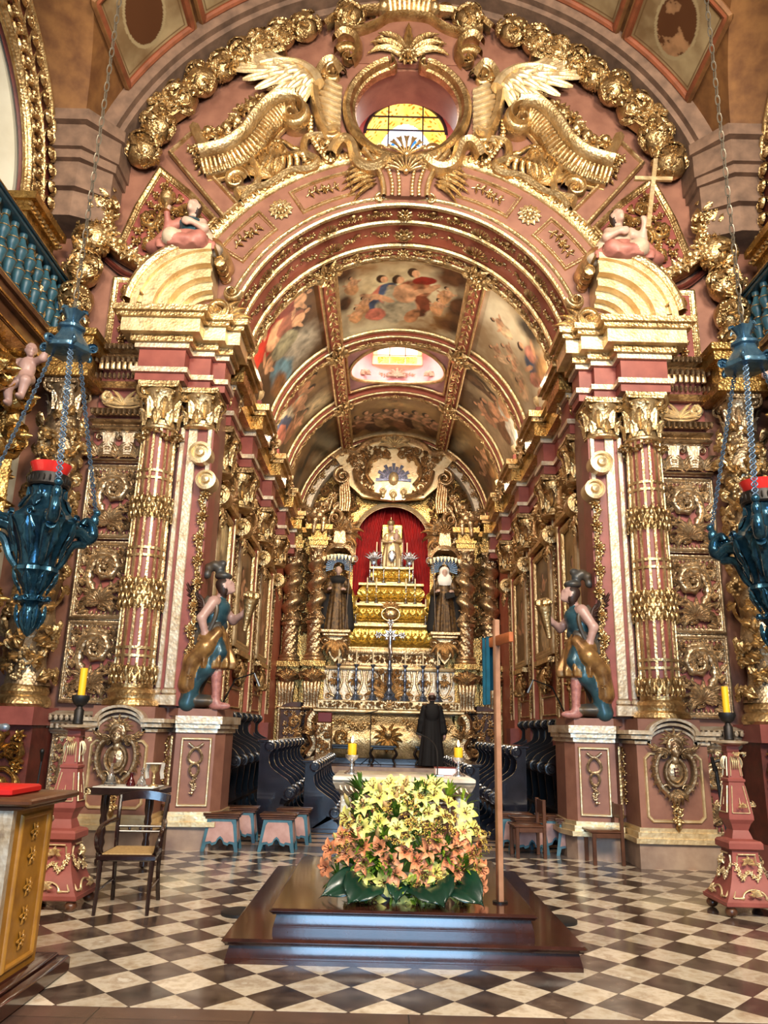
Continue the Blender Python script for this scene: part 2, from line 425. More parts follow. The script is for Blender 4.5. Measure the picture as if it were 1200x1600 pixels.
simple('armour_teal', srgb(58,98,110), .35, .3, srgb(36,62,74), 5, .25, 14, coat=.1)
simple('skirt_gold', srgb(176,134,80), .3, .5, srgb(110,76,50), 7, .3, 20)
simple('drape_dark', srgb(62,66,68), .4, .2, srgb(90,72,50), 4, .2, 12)
simple('boot', srgb(150,96,92), .4, 0, srgb(190,130,120), 22, .3, 30)
simple('wing_dark', srgb(70,38,24), .5, 0, srgb(30,24,28), 6, .3, 30)
simple('linen', srgb(244,240,230), .6)
simple('wax_yellow', srgb(250,196,40), .45, 0, srgb(246,180,30), 3)
simple('wax_white', srgb(240,222,180), .45)
simple('marble_white', srgb(238,228,208), .2, 0, srgb(206,188,162), 5)
simple('black_matte', srgb(16,16,18), .5)
simple('red_cloth', srgb(196,26,22), .5)
simple('red_leather', srgb(120,22,26), .45)
simple('paper', srgb(246,226,222), .7)
simple('clear_glass', (.95,.97,.97,1), .03, 0, None, trans=.95)
simple('wine', srgb(70,10,14), .08)
simple('teal_cloth', srgb(24,104,126), .75, 0, srgb(16,78,98), 8)
simple('cane', srgb(196,160,104), .6, 0, srgb(160,124,76), 60)
simple('leaf_dark', srgb(22,58,40), .28, 0, srgb(12,38,28), 4, .2, 12, spec=.6)
simple('leaf_green', srgb(86,120,34), .45, 0, srgb(46,84,26), 6)
simple('leaf_lime', srgb(160,184,52), .5, 0, srgb(112,148,36), 6)
simple('lily_yellow', srgb(252,244,150), .45, 0, srgb(244,228,96), 3)
simple('lily_orange', srgb(244,164,116), .45, 0, srgb(232,132,84), 8)
simple('stamen', srgb(90,40,20), .5)
simple('orchid', srgb(226,190,84), .5, 0, srgb(70,14,16), 70, stops=(.46,.54))
simple('bud', srgb(214,160,110), .5, 0, srgb(170,170,90), 9)
simple('steel', (.6,.6,.6,1), .3, 1)
simple('microphone_grey', srgb(120,130,140), .4, .6)
simple('painted_ceiling', srgb(168,142,106), .6, 0, srgb(120,92,62), 2.2)
simple('ceiling_field', srgb(176,160,130), .6, 0, srgb(132,110,82), 3)
simple('ceiling_red', srgb(150,82,52), .6, 0, srgb(116,66,40), 4)
simple('ceiling_wood', srgb(142,98,56), .6, 0, srgb(104,66,38), 4)
simple('lead', srgb(40,50,70), .5)
simple('sole', srgb(30,26,24), .7)
def emit(name, col, st):
    m, nt, b = _new(name); b.inputs['Base Color'].default_value = col
    b.inputs['Emission Color'].default_value = col; b.inputs['Emission Strength'].default_value = st
emit('flame', (1,.62,.2,1), 14); emit('lamp_bulb', (1,.86,.62,1), 14)
def vcol(name, rough=.55, emis=0, spec=.3):
    m, nt, b = _new(name); a = nt.nodes.new('ShaderNodeAttribute'); a.attribute_name = 'Col'
    nt.links.new(a.outputs['Color'], b.inputs['Base Color']); b.inputs['Roughness'].default_value = rough
    b.inputs['Specular IOR Level'].default_value = spec
    if emis: nt.links.new(a.outputs['Color'], b.inputs['Emission Color']); b.inputs['Emission Strength'].default_value = emis
vcol('painting', .38); vcol('ceiling_painting', .5); vcol('stained_glass', .2, 2.2)
# ---- nave marble: lozenge tiles
def tiles():
    m, nt, b = _new('marble_lozenges'); L = nt.links.new; N = nt.nodes.new
    g = N('ShaderNodeNewGeometry'); sp = N('ShaderNodeSeparateXYZ'); L(g.outputs['Position'], sp.inputs[0])
    def mth(op, a, c=None, **k):
        n = N('ShaderNodeMath'); n.operation = op
        for i, x in enumerate((a, c)):
            if x is None: continue
            if isinstance(x, (int, float)): n.inputs[i].default_value = x
            else: L(x, n.inputs[i])
        return n.outputs[0]
    a = mth('DIVIDE', mth('ADD', sp.outputs[0], .781), .43); c = mth('DIVIDE', mth('SUBTRACT', sp.outputs[1], 5.89), .46)
    p = mth('ADD', mth('ADD', a, c), 100.5); q = mth('ADD', mth('SUBTRACT', a, c), 100.5)
    fp = mth('FLOOR', p); fq = mth('FLOOR', q)
    par = mth('MODULO', mth('ADD', fp, fq), 2)
    cb = N('ShaderNodeCombineXYZ'); L(fp, cb.inputs[0]); L(fq, cb.inputs[1])
    wn = N('ShaderNodeTexWhiteNoise'); L(cb.outputs[0], wn.inputs['Vector'])
    ad = N('ShaderNodeVectorMath'); ad.operation = 'MULTIPLY_ADD'; L(wn.outputs['Color'], ad.inputs[0]); ad.inputs[1].default_value = (40,40,40); L(g.outputs['Position'], ad.inputs[2])
    n1 = _noise(nt, ad.outputs[0], 5.5, 6, .6)
    lt = _ramp(nt, n1, [(.30, srgb(176,150,122)), (.40, srgb(206,186,158)), (.5, srgb(226,210,186)), (.62, srgb(190,168,142)), (.72, srgb(238,226,206))])
    dk = _ramp(nt, n1, [(.3, srgb(44,36,32)), (.5, srgb(74,60,53)), (.72, srgb(104,88,77))])
    def vary(col, lo, hi):
        hs = N('ShaderNodeHueSaturation'); mr = N('ShaderNodeMapRange'); mr.inputs[3].default_value = lo; mr.inputs[4].default_value = hi
        L(wn.outputs['Value'], mr.inputs[0]); L(mr.outputs[0], hs.inputs['Value']); L(col, hs.inputs['Color']); return hs.outputs[0]
    mx = N('ShaderNodeMix'); mx.data_type = 'RGBA'; L(par, mx.inputs[0]); L(vary(dk,.55,1.5), mx.inputs[6]); L(vary(lt,.72,1.08), mx.inputs[7])
    # joints
    ed = mth('MINIMUM', mth('MINIMUM', mth('FRACT', p), mth('SUBTRACT', 1, mth('FRACT', p))), mth('MINIMUM', mth('FRACT', q), mth('SUBTRACT', 1, mth('FRACT', q))))
    j = mth('LESS_THAN', ed, .008)
    m2 = N('ShaderNodeMix'); m2.data_type = 'RGBA'; L(j, m2.inputs[0]); L(mx.outputs[2], m2.inputs[6]); m2.inputs[7].default_value = srgb(60,50,44)
    L(m2.outputs[2], b.inputs['Base Color']); b.inputs['Roughness'].default_value = .16
    n3 = _noise(nt, g.outputs['Position'], 3, 3); L(_ramp(nt, n3, [(.35,(.12,)*3+(1,)),(.7,(.24,)*3+(1,))]), b.inputs['Roughness'])
tiles()
def slabs(name, c1, c2, sx, rough=.25):
    m, nt, b = _new(name); N = nt.nodes.new; L = nt.links.new
    g = N('ShaderNodeNewGeometry'); br = N('ShaderNodeTexBrick'); br.offset = 0
    L(g.outputs['Position'], br.inputs['Vector']); br.inputs['Scale'].default_value = 1
    br.inputs['Brick Width'].default_value = sx; br.inputs['Row Height'].default_value = 2.5; br.inputs['Mortar Size'].default_value = .004
    br.inputs['Color1'].default_value = c1; br.inputs['Color2'].default_value = c2; br.inputs['Mortar'].default_value = (.02,.018,.016,1)
    f = _noise(nt, g.outputs['Position'], 5, 5)
    mx = N('ShaderNodeMix'); mx.data_type = 'RGBA'; mx.blend_type = 'MULTIPLY'; mx.inputs[0].default_value = .7
    L(br.outputs['Color'], mx.inputs[6]); L(_ramp(nt, f, [(.3,(.6,.6,.6,1)),(.7,(1.15,1.1,1.05,1))]), mx.inputs[7]); L(mx.outputs[2], b.inputs['Base Color'])
    b.inputs['Roughness'].default_value = rough
slabs('slab_dark', srgb(100,76,64), srgb(84,64,56), .9); slabs('slab_grey', srgb(120,108,104), srgb(104,94,92), .8, .2)
def stripes():
    m, nt, b = _new('chapel_floor'); N = nt.nodes.new; L = nt.links.new
    g = N('ShaderNodeNewGeometry'); sp = N('ShaderNodeSeparateXYZ'); L(g.outputs['Position'], sp.inputs[0])
    w = N('ShaderNodeMath'); w.operation = 'MULTIPLY'; L(sp.outputs[1], w.inputs[0]); w.inputs[1].default_value = 2.2
    f = N('ShaderNodeMath'); f.operation = 'FRACT'; L(w.outputs[0], f.inputs[0])
    nz = _noise(nt, g.outputs['Position'], 4, 5)
    lt = _ramp(nt, nz, [(.3, srgb(176,140,112)), (.7, srgb(214,186,156))]); dk = _ramp(nt, nz, [(.3, srgb(40,34,38)), (.7, srgb(66,54,54))])
    c = N('ShaderNodeMath'); c.operation = 'GREATER_THAN'; L(f.outputs[0], c.inputs[0]); c.inputs[1].default_value = .68
    mx = N('ShaderNodeMix'); mx.data_type = 'RGBA'; L(c.outputs[0], mx.inputs[0]); L(lt, mx.inputs[6]); L(dk, mx.inputs[7])
    L(mx.outputs[2], b.inputs['Base Color']); b.inputs['Roughness'].default_value = .18
stripes()
# ---- painted canvases / boards from a drawn array of colours
def fbm(n, m, base=4, octs=5, seed=0, pers=.55):
    R = np.random.RandomState(seed); out = np.zeros((n, m)); amp = 1; tot = 0
    for o in range(octs):
        k = base*2**o; gA = R.rand(k+2, k+2); x = np.linspace(0, k, n, endpoint=False); y = np.linspace(0, k, m, endpoint=False)
        xi = x.astype(int); yi = y.astype(int); fx = (x-xi)[:,None]; fy = (y-yi)[None]; fx = fx*fx*(3-2*fx); fy = fy*fy*(3-2*fy)
        a = gA[np.ix_(xi,yi)]; b = gA[np.ix_(xi+1,yi)]; c = gA[np.ix_(xi,yi+1)]; d = gA[np.ix_(xi+1,yi+1)]
        out += amp*((a*(1-fx)+b*fx)*(1-fy)+(c*(1-fx)+d*fx)*fy); tot += amp; amp *= pers
    return out/tot
def lin(c): return np.array(srgb(*c)[:3])
class Pic:
    """n columns (u) x m rows (v), v upwards"""
    def __init__(s, n, m, lo, hi, seed=0, base=3, gamma=1.):
        f = np.clip((fbm(n, m, base, 5, seed)-.28)/.44, 0, 1)**gamma; s.n, s.m = n, m
        s.I = lin(lo)+(lin(hi)-lin(lo))*f[...,None]; s.u = np.linspace(0,1,n)[:,None]; s.v = np.linspace(0,1,m)[None]
        s.asp = n/m; s.nz = fbm(n, m, 8, 4, seed+5)-.5; s.wu = (fbm(n,m,5,4,seed+6)-.5)*.16; s.wv = (fbm(n,m,5,4,seed+7)-.5)*.16; s.st = fbm(n,m,14,3,seed+8)-.5
    def blob(s, u, v, ru, rv, col, rot=0, soft=.15, k=1., shade=.35, wob=.5):
        k_ = min(1, 2.2*max(ru,rv)+.1); du = (s.u-u+s.wu*k_)*s.asp; dv = s.v-v+s.wv*k_; c, q = math.cos(rot), math.sin(rot)
        x = (c*du+q*dv)/(ru*s.asp); y = (-q*du+c*dv)/rv
        d = np.sqrt(x*x+y*y)+wob*s.nz; a = np.clip((1-d)/soft, 0, 1)*k
        sh = 1+.3*(np.sin(x*5+s.nz*14)*.5)+1.5*s.st+.5*s.nz
        s.I = s.I*(1-a[...,None]) + a[...,None]*lin(col)*sh[...,None]; return s
    def figure(s, u, v, h, robe, skin=(214,160,120), lean=0, hair=(60,36,24), robe2=None):
        h = h*1.2; w = h/s.asp
        s.blob(u+lean*.1*w, v-.15*h, .24*w, .42*h, robe, lean, wob=.35)
        s.blob(u-.12*w, v-.3*h, .16*w, .3*h, robe2 or robe, lean+.5, wob=.4)
        s.blob(u+.1*w, v+.1*h, .17*w, .2*h, skin if not robe2 else robe2, lean, wob=.3)
        s.blob(u+.26*w, v+.12*h, .18*w, .055*h, skin, .5+lean, wob=.2); s.blob(u-.2*w, v+.02*h, .2*w, .055*h, skin, -.5, wob=.2)
        s.blob(u-.02*w, v+.38*h, .085*w, .10*h, hair, wob=.3); s.blob(u+.02*w, v+.36*h, .06*w, .08*h, skin, wob=.2); return s
def picture_mesh(P, pic):
    """P (n,m,3) points, pic.I colours -> mesh object data with colour attribute"""
    mb = MB(); mb.grid(P); return mb
def set_cols(o, cols):
    at = o.data.color_attributes.new('Col', 'FLOAT_COLOR', 'POINT')
    c = np.c_[np.clip(cols.reshape(-1,3),0,1), np.ones(cols.shape[0]*cols.shape[1])]
    at.data.foreach_set('color', c.ravel().astype(np.float32))
# ---------------------------------------------------------------- ornament builders
from mathutils.geometry import tessellate_polygon
def plate(mb, outer, holes=(), w0=0., w1=.1, fr=None, back=False):
    loops = [list(map(tuple, outer))]+[list(map(tuple, h)) for h in holes]
    T = tessellate_polygon([[Vector((a,b,0)) for a,b in l] for l in loops])
    P = np.array([p for l in loops for p in l], float); n = len(P)
    mb.add(np.c_[P, np.full(n, w1)], T=np.array(T), fr=fr)
    if back: mb.add(np.c_[P, np.full(n, w0)], T=np.array(T)[:, ::-1], fr=fr)
    for l in loops:
        l = np.array(l, float); k = len(l)
        G = np.array([np.c_[l, np.full(k, w0)], np.c_[l, np.full(k, w1)]]); mb.grid(G, False, True, flip=True, fr=fr)
    return mb
def halfround(w, h): return [(-w,0),(-w*.8,h*.6),(-w*.35,h*.95),(w*.35,h*.95),(w*.8,h*.6),(w,0)]
def ogee(w, h): return [(-w,0),(-w,h*.45),(-w*.7,h*.5),(-w*.55,h*.85),(-w*.15,h),(w*.15,h*.9),(w*.4,h*.6),(w*.6,h*.55),(w*.75,h*.3),(w,h*.25),(w,0)]
def frame(mb, pts, prof, fr=None, w=0): 
    P = np.c_[np.asarray(pts, float), np.full(len(pts), w)]; mb.sweep(P, prof, closed=True, fr=fr); return mb
def leafborder(mb, pts, step, size, h, fr=None, closed=True, w=0, out=1):
    P = np.asarray(pts, float)
    if closed: P = np.r_[P, P[:1]]
    d = np.r_[0, np.cumsum(np.linalg.norm(np.diff(P,axis=0),axis=1))]; n = max(2, int(d[-1]/step))
    for i in range(n):
        t = (i+.5)*d[-1]/n; k = min(np.searchsorted(d, t)-1, len(P)-2); T = unit(P[k+1]-P[k]); p = P[k]+T*(t-d[k]); N = A(-T[1], T[0])*out
        q = np.array([p-N*size*.5+T*size*.1*0, p, p+N*size*.5]); q = resamp(q, 4)
        mb.leaf(np.c_[q, w+h*.2*np.sin(np.linspace(0,PI,4))], step*.52, h, 1, 5, fr=fr, sweepf=.1)
    return mb
def beads(mb, pts, step, r, fr=None, w=0, closed=False, n=6):
    P = np.asarray(pts, float)
    if closed: P = np.r_[P, P[:1]]
    L = np.linalg.norm(np.diff(P,axis=0),axis=1).sum(); k = max(2, int(L/step))
    for p in resamp(P, k): mb.ell((p[0],p[1],w), (r,r,r), n, fr=fr)
    return mb
def fan(mb, c, R, a0, a1, n, fr=None, w=.05, h=.03, curl=.3, lobes=3):
    for a in np.radians(np.linspace(a0, a1, n)):
        t = np.linspace(0.05, 1, 10); s = math.copysign(1, math.cos(a)) if abs(math.cos(a)) > .05 else 0
        aa = a - s*curl*t**2
        p = np.c_[c[0]+R*t*np.cos(aa), c[1]+R*t*np.sin(aa), .02+.03*np.sin(t*PI)+.04*t]
        mb.leaf(p, w, h, lobes, 7, fr=fr)
    return mb
def scrollleaf(mb, c, r, a0, ccw, turns, w, h, fr=None, lead=None, lobes=9, M_=9):
    """acanthus that winds into an eye, leafy on its outer side"""
    t = np.linspace(0,1,44); a = a0+ccw*t*turns*TAU; rr = r*(.2+.8*(1-t)**1.1)
    P = np.c_[c[0]+rr*np.cos(a), c[1]+rr*np.sin(a), .02+h*.8*t]
    if lead is not None: P = np.r_[np.c_[np.asarray(lead,float), np.linspace(0,.02,len(lead))], P[1:]]
    mb.leaf(P, w, h, lobes, M_, fr=fr, wf=lambda u: (.35+.65*np.sin(PI*np.clip(u*1.02,0,1))**.8)*(1-.35*u))
    mb.ell((c[0],c[1],h*.9), (r*.2,r*.2,h*.8), 10, fr=fr)
    # inner tongues
    for k in range(3):
        b = a0+ccw*(turns*TAU*.8+k*1.4); q = np.linspace(.2,.75,6)
        mb.leaf(np.c_[c[0]+r*q*np.cos(b+q*ccw), c[1]+r*q*np.sin(b+q*ccw), h*.8+0*q], w*.45, h*.7, 2, 5, fr=fr)
    return mb
def rinceau(mb, w, h, fr):
    """one tall acanthus scroll filling w x h, its origin at the foot centre"""
    R = .36*w; c = (.06*w, .67*h)
    lead = bez((-.02*w,.16*h),(-.10*w,.32*h),(-.36*w,.42*h),(c[0]-R*.98,c[1]-R*.2), 18)
    a0 = math.atan2(-R*.2, -R*.98)
    scrollleaf(mb, c, R*.92, a0, -1, 1.35, .19*w, .15*w, fr, lead[:-1], 13, 11)
    mb.leaf(np.c_[spiral((c[0],c[1]), R*1.02, R*1.0, 205, -10, 26), np.full(26,.01)], .15*w, .09*w, 11, 9, fr=fr, side=1)
    for k in range(5):
        b = -.4+k*1.15; q = np.linspace(.15,.72,8)
        mb.leaf(np.c_[c[0]+R*q*np.cos(b-q*1.1), c[1]+R*q*np.sin(b-q*1.1), .08*w+.06*w*np.sin(q*4)], .10*w, .08*w, 4, 7, fr=fr)
    scrollleaf(mb, (.07*w,.11*h), .12*w, PI*.75, -1, 1.2, .075*w, .08*w, fr, lobes=5)
    for a, L, cu in ((14,.42,.6),(32,.46,.5),(50,.48,.4),(68,.44,.25),(88,.40,-.1),(110,.34,-.35),(132,.40,-.5),(152,.44,-.5),(172,.42,-.4),(195,.36,.2),(-10,.40,.5)):
        t = np.linspace(0,1,14); aa = math.radians(a)-cu*t*t
        p = np.c_[.02*w+L*w*t*np.cos(aa), .15*h+L*w*1.12*t*np.sin(aa), .02+.10*w*np.sin(t*PI*.85)]
        mb.leaf(p, .085*w, .07*w, 5, 7, fr=fr)
    for (x,y,r,a,s) in ((.36,.91,.11,PI,1),(-.36,.90,.11,0,-1),(.37,.40,.12,PI*.6,-1),(-.38,.46,.085,0,1),(-.37,.10,.10,PI*.4,1),(.38,.12,.09,PI*.7,-1),(.43,.68,.06,PI,1)):
        scrollleaf(mb, (x*w,y*h), r*w, a, s, 1.15, .085*w, .10*w, fr, lobes=5, M_=7)
    for (x,y,a,L) in ((-.42,.56,110,.22),(-.42,.70,80,.24),(-.22,.93,20,.24),(.1,.96,170,.24),(.40,.52,100,.2),(-.42,.26,95,.22),(.42,.25,80,.2),(.2,.03,10,.24),(-.2,.03,170,.24),(-.28,.82,60,.24),(.45,.78,95,.18),(-.05,.94,160,.2),(-.25,.30,140,.24),(.2,.34,60,.2)):
        t = np.linspace(0,1,8); b = math.radians(a)+.5*t
        mb.leaf(np.c_[x*w+L*w*t*np.cos(b), y*h+L*w*t*np.sin(b), .02*w+.05*w*t], .075*w, .06*w, 3, 7, fr=fr)
    return mb
def scrollfill(mb, poly, fr, size, seed=0, n=200, h=.05):
    """fill a polygon with packed leafy scrolls and sprigs"""
    R = np.random.RandomState(seed); P = np.asarray(poly, float)
    def inside(p):
        c = False; j = len(P)-1
        for i in range(len(P)):
            if (P[i,1] > p[1]) != (P[j,1] > p[1]) and p[0] < (P[j,0]-P[i,0])*(p[1]-P[i,1])/(P[j,1]-P[i,1])+P[i,0]: c = not c
            j = i
        return c
    def dist(p):
        d = 9
        for i in range(len(P)):
            a, b = P[i-1], P[i]; t = np.clip((p-a)@(b-a)/((b-a)@(b-a)+1e-9),0,1); d = min(d, np.linalg.norm(p-a-t*(b-a)))
        return d
    lo, hi = P.min(0), P.max(0); got = []
    for k in range(n*6):
        p = R.uniform(lo, hi)
        if not inside(p): continue
        r = size*R.uniform(.75,1.1) if k < n*3 else size*R.uniform(.35,.55)
        r = min(r, dist(p)*.95)
        if r < size*.3: continue
        if all(np.hypot(*(p-q)) > (r+s)*.92 for q, s in got): got.append((p, r))
    for i, (p, r) in enumerate(got):
        s = 1 if i % 2 else -1; a = R.uniform(0, TAU)
        if r > size*.55:
            lead = np.array([p+r*1.15*A(math.cos(a-s*.9), math.sin(a-s*.9)), p+r*1.08*A(math.cos(a-s*.45), math.sin(a-s*.45))])
            scrollleaf(mb, p, r*.95, a, s, 1.3, r*.56, h*1.3, fr, lead, 8, 9)
        else:
            mb.rosette((p[0],p[1],.01), r*1.1, 6, h*.8, fr, 1)
    for i in range(len(got)):
        p, r = got[i]
        for q in range(2):
            a = R.uniform(0, TAU); t = np.linspace(0,1,7); b = a+.8*t
            mb.leaf(np.c_[p[0]+r*(.85+.6*t)*np.cos(b), p[1]+r*(.85+.6*t)*np.sin(b), .01+.04*t], r*.42, h*.8, 3, 7, fr=fr)
    return mb
def shell(mb, c, R, fr, a0=20, a1=160, n=9, h=.05):
    for a in np.radians(np.linspace(a0, a1, n)):
        t = np.linspace(.08,1,9); p = np.c_[c[0]+R*t*math.cos(a), c[1]+R*t*math.sin(a), h*.4+h*np.sin(t*PI*.75)]
        mb.leaf(p, R*.15, h*.8, 1, 5, fr=fr, wf=lambda u: .2+.8*u)
    mb.ell((c[0],c[1],h), (R*.16,R*.13,h), 8, fr=fr); return mb
def garland_line(mb, pts, r, fr=None, seed=0, per=.55, leafy=True, nb=6):
    """string of fruit and flower clumps along a path (u,v,w)"""
    P = np.asarray(pts, float)
    if P.shape[1] == 2: P = np.c_[P, np.zeros(len(P))]
    R = np.random.RandomState(seed); L = np.linalg.norm(np.diff(P,axis=0),axis=1).sum(); n = max(3, int(L/(r*per)))
    Q = resamp(P, n); rr = np.broadcast_to(np.asarray(r), (n,)) if np.ndim(r) else np.full(n, r)
    for i, p in enumerate(Q):
        q = rr[i]; k = i % 3
        o = R.normal(size=3)*q*.25; o[2] = abs(o[2])
        if k == 0: mb.rosette((p[0]+o[0],p[1]+o[1],p[2]+o[2]), q*.95, 6, q*.5, fr, 1)
        elif k == 1: mb.bunch((p+o), (q*.55,q*.55,q*.5), 7, q*.3, fr, seed+i, nb=nb)
        else:
            mb.ell(p+o, (q*.6,q*.6,q*.6), 8, fr=fr)
        if leafy:
            a = R.uniform(0,TAU); t = np.linspace(0,1,5)
            mb.leaf(np.c_[p[0]+q*1.3*t*math.cos(a), p[1]+q*1.3*t*math.sin(a), p[2]+q*.2*t], q*.45, q*.3, 2, 5, fr=fr)
    return mb
def spray(mb, c, L, ang, fr, h=.03, n=5):
    """flowering sprig: stem with paired leaves and a blossom"""
    a = math.radians(ang); D = A(math.cos(a), math.sin(a)); N = A(-D[1], D[0])
    t = np.linspace(0,1,12); P = c+np.outer(L*t, D)+np.outer(.07*L*np.sin(t*TAU), N)
    mb.tube(np.c_[P, np.full(12,h*.5)], np.linspace(.012,.005,12)*L/.5, 6, fr=fr)
    for i in range(n):
        p = P[1+i*2 if 1+i*2 < 12 else 11]
        for s in (1,-1):
            tt = np.linspace(0,1,6); b = a+s*(.5+.6*tt)
            mb.leaf(np.c_[p[0]+L*.2*tt*np.cos(b), p[1]+L*.2*tt*np.sin(b), h*.4+h*.6*np.sin(tt*PI)], L*.055, h, 3, 5, fr=fr)
    mb.rosette((*P[6], h*.4), L*.13, 6, h*1.3, fr, 1); return mb
def capital(mb, r, h, fr, n=8, volutes=4, sq=False):
    """composite capital, axis w of fr; r = neck radius"""
    mb.lathe([(r,0),(r*1.08,h*.02),(r*1.1,h*.06),(r*1.02,h*.09),(r*.98,h*.1),(r*1.0,h*.45),(r*1.1,h*.7),(r*1.25,h*.8),(r*1.2,h*.86)], 28, fr=fr)
    for row,(z0,z1,m,off) in enumerate(((.08,.42,n,0),(.2,.66,n,.5))):
        for i in range(m):
            a = (i+off)*TAU/m; U = A(-math.sin(a), math.cos(a), 0); O = A(math.cos(a), math.sin(a), 0)
            t = np.linspace(0,1,9); rad = r*(1.06+.34*t**3+.04*row); z = h*(z0+(z1-z0)*np.minimum(t*1.12,1)-.05*np.clip(t-.85,0,1)*4)
            P = np.outer(rad, O); P[:,2] = z
            w = r*.36*np.sin(PI*np.clip(t,0.05,1)**.8*.93+.1)[:,None]*np.linspace(-1,1,7)[None]
            lob = 1-.3*np.abs(np.linspace(-1,1,7))[None]*(.5-.5*np.cos(TAU*3*t))[:,None]
            G = P[:,None]+U*(w*lob)[...,None]+O*((.13*r*(1-np.linspace(-1,1,7)**2)[None]-.1*r*np.exp(-(np.linspace(-1,1,7)/.2)**2)[None]+0*w)[...,None])
            mb.grid(G, fr=fr, flip=True)
    for i in range(volutes):
        a = PI/4+i*TAU/volutes; O = A(math.cos(a), math.sin(a), 0); U = A(-math.sin(a), math.cos(a), 0)
        f0 = fr or mb.fr
        W = (A(*O)@f0.M); Uu = U@f0.M; Z = A(0,0,1)@f0.M
        g = Fr(f0(A(0,0,0)), W/np.linalg.norm(W), Z/np.linalg.norm(Z), Uu/np.linalg.norm(Uu))
        k = np.linalg.norm(W)
        for s in (1,-1):
            sp = spiral((r*1.30*k, h*.80*k), .19*h*k, .03*h*k, 150, -480, 30)
            mb.sweep(np.c_[sp, np.full(30, -.07*r*k)], [(-.035*h*k,0),(-.035*h*k,.14*r*k),(.035*h*k,.14*r*k),(.035*h*k,0)], fr=g, sc=np.linspace(1,.5,30))
        mb.ell((r*1.30*k,h*.80*k,0),(.05*h*k,.05*h*k,.11*r*k),8,fr=g)
    for i in range(n): 
        a = i*TAU/n; mb.ell((r*1.24*math.cos(a), r*1.24*math.sin(a), h*.77), (r*.14,r*.14,h*.055), 6, fr=fr)
    q = r*1.45; ab = []
    for i in range(4):
        a = PI/4+i*PI/2; b = a+PI/2; p0 = A(math.cos(a), math.sin(a))*q*1.16; p1 = A(math.cos(b), math.sin(b))*q*1.16; mid = (p0+p1)/2*.86
        ab += list(bez(p0, p0*.6+mid*.4, p1*.6+mid*.4, p1, 7)[:-1])
    mb.prism(ab, h*.88, h*.93, 0, fr=fr); mb.prism([(x*1.05,y*1.05) for x,y in ab], h*.93, h, 0, fr=fr)
    return mb
def fruitball(mb, r, seed=0):
    R = np.random.RandomState(seed); mb.ell((0,0,0),(r,r*1.1,r*.85),14)
    for i in range(26):
        d = R.normal(size=3); d[2] = abs(d[2])*.9+.1; d = unit(d); up = unit(np.cross(d, R.normal(size=3))); sd = np.cross(up, d)
        o, m_ = mb.fr.o+(d*A(r,r*1.1,r*.85))@mb.fr.M, mb.fr.M
        g = Fr(o, sd@m_, up@m_, d@m_)
        if i % 3 == 2: mb.bunch((0,0,-.01),(r*.3,r*.34,r*.14),12,r*.085,fr=g,seed=i,nb=5)
        else: t = np.linspace(-.5,.5,9); mb.leaf(np.c_[.1*r*np.sin(t*5), r*.85*t, r*.12-.5*r*t*t], r*.24, r*.16, 4, 7, fr=g)
    return mb
def cherub(mb, c, s, fr, face_only=True):
    """winged child's head; s = head height"""
    f = (fr or mb.fr).at(*c)
    pr = [elp((0,0,.12*s),(.36*s,.46*s,.36*s)), elp((0,-.2*s,.3*s),(.26*s,.24*s,.22*s)), elp((.17*s,-.1*s,.38*s),(.13*s,.12*s,.1*s)), elp((-.17*s,-.1*s,.38*s),(.13*s,.12*s,.1*s)),
          elp((0,-.04*s,.5*s),(.06*s,.09*s,.07*s)), elp((0,-.26*s,.5*s),(.1*s,.03*s,.04*s)), elp((0,-.38*s,.42*s),(.1*s,.08*s,.08*s)), cap((0,-.3*s,0),(0,-.62*s,0),.2*s,.24*s),
          elp((.15*s,.1*s,.42*s),(.12*s,.035*s,.05*s)), elp((-.15*s,.1*s,.42*s),(.12*s,.035*s,.05*s))]
    for i in range(11):
        a = math.radians(-10+i*20); pr.append(elp((.36*s*math.cos(a), .1*s+.4*s*math.sin(a), .16*s),(.12*s,.12*s,.14*s)))
    body(mb, pr, .05*s, s/26, f, sub=[elp((.15*s,.03*s,.52*s),(.07*s,.035*s,.07*s)), elp((-.15*s,.03*s,.52*s),(.07*s,.035*s,.07*s))])
    return mb
def wing(mb, L, fr, rows=3, n=7, h=.05, droop=-.3):
    """feathered wing: root at origin, spreading along +u"""
    for k in range(rows):
        m = n-k
        for i in range(m):
            x0 = L*(.05+.42*i/(n-1)); a = droop-1.15*(1-i/(m-1)*1.02)+.15*k; Lf = L*(.62-.16*k)*(.62+.38*i/(m-1))
            t = np.linspace(0,1,9); aa = a+.35*t*(i/(m-1))
            p = np.c_[x0+Lf*t*np.cos(aa), .1*L*math.sin(i/(m-1)*2.2)+Lf*t*np.sin(aa), h*(.3+k*.5)+h*.6*np.sin(t*PI)]
            mb.leaf(p, L*.085, h*.8, 1, 7, fr=fr, wf=lambda u: .75+.25*np.sin(PI*np.clip(u,0,1)**.6)-.55*u**5, sweepf=.3)
    q = bez((0,-.1*L),(.1*L,.12*L),(.35*L,.2*L),(.62*L,.06*L),12)
    mb.tube(np.c_[q, np.full(12,h*1.6)], np.linspace(.07,.03,12)*L, 8, flatw=.8, fr=fr); return mb
ZC, RA = 7.25, 2.86      # chancel arch centre height, radius
YF = 11.25               # facade plane
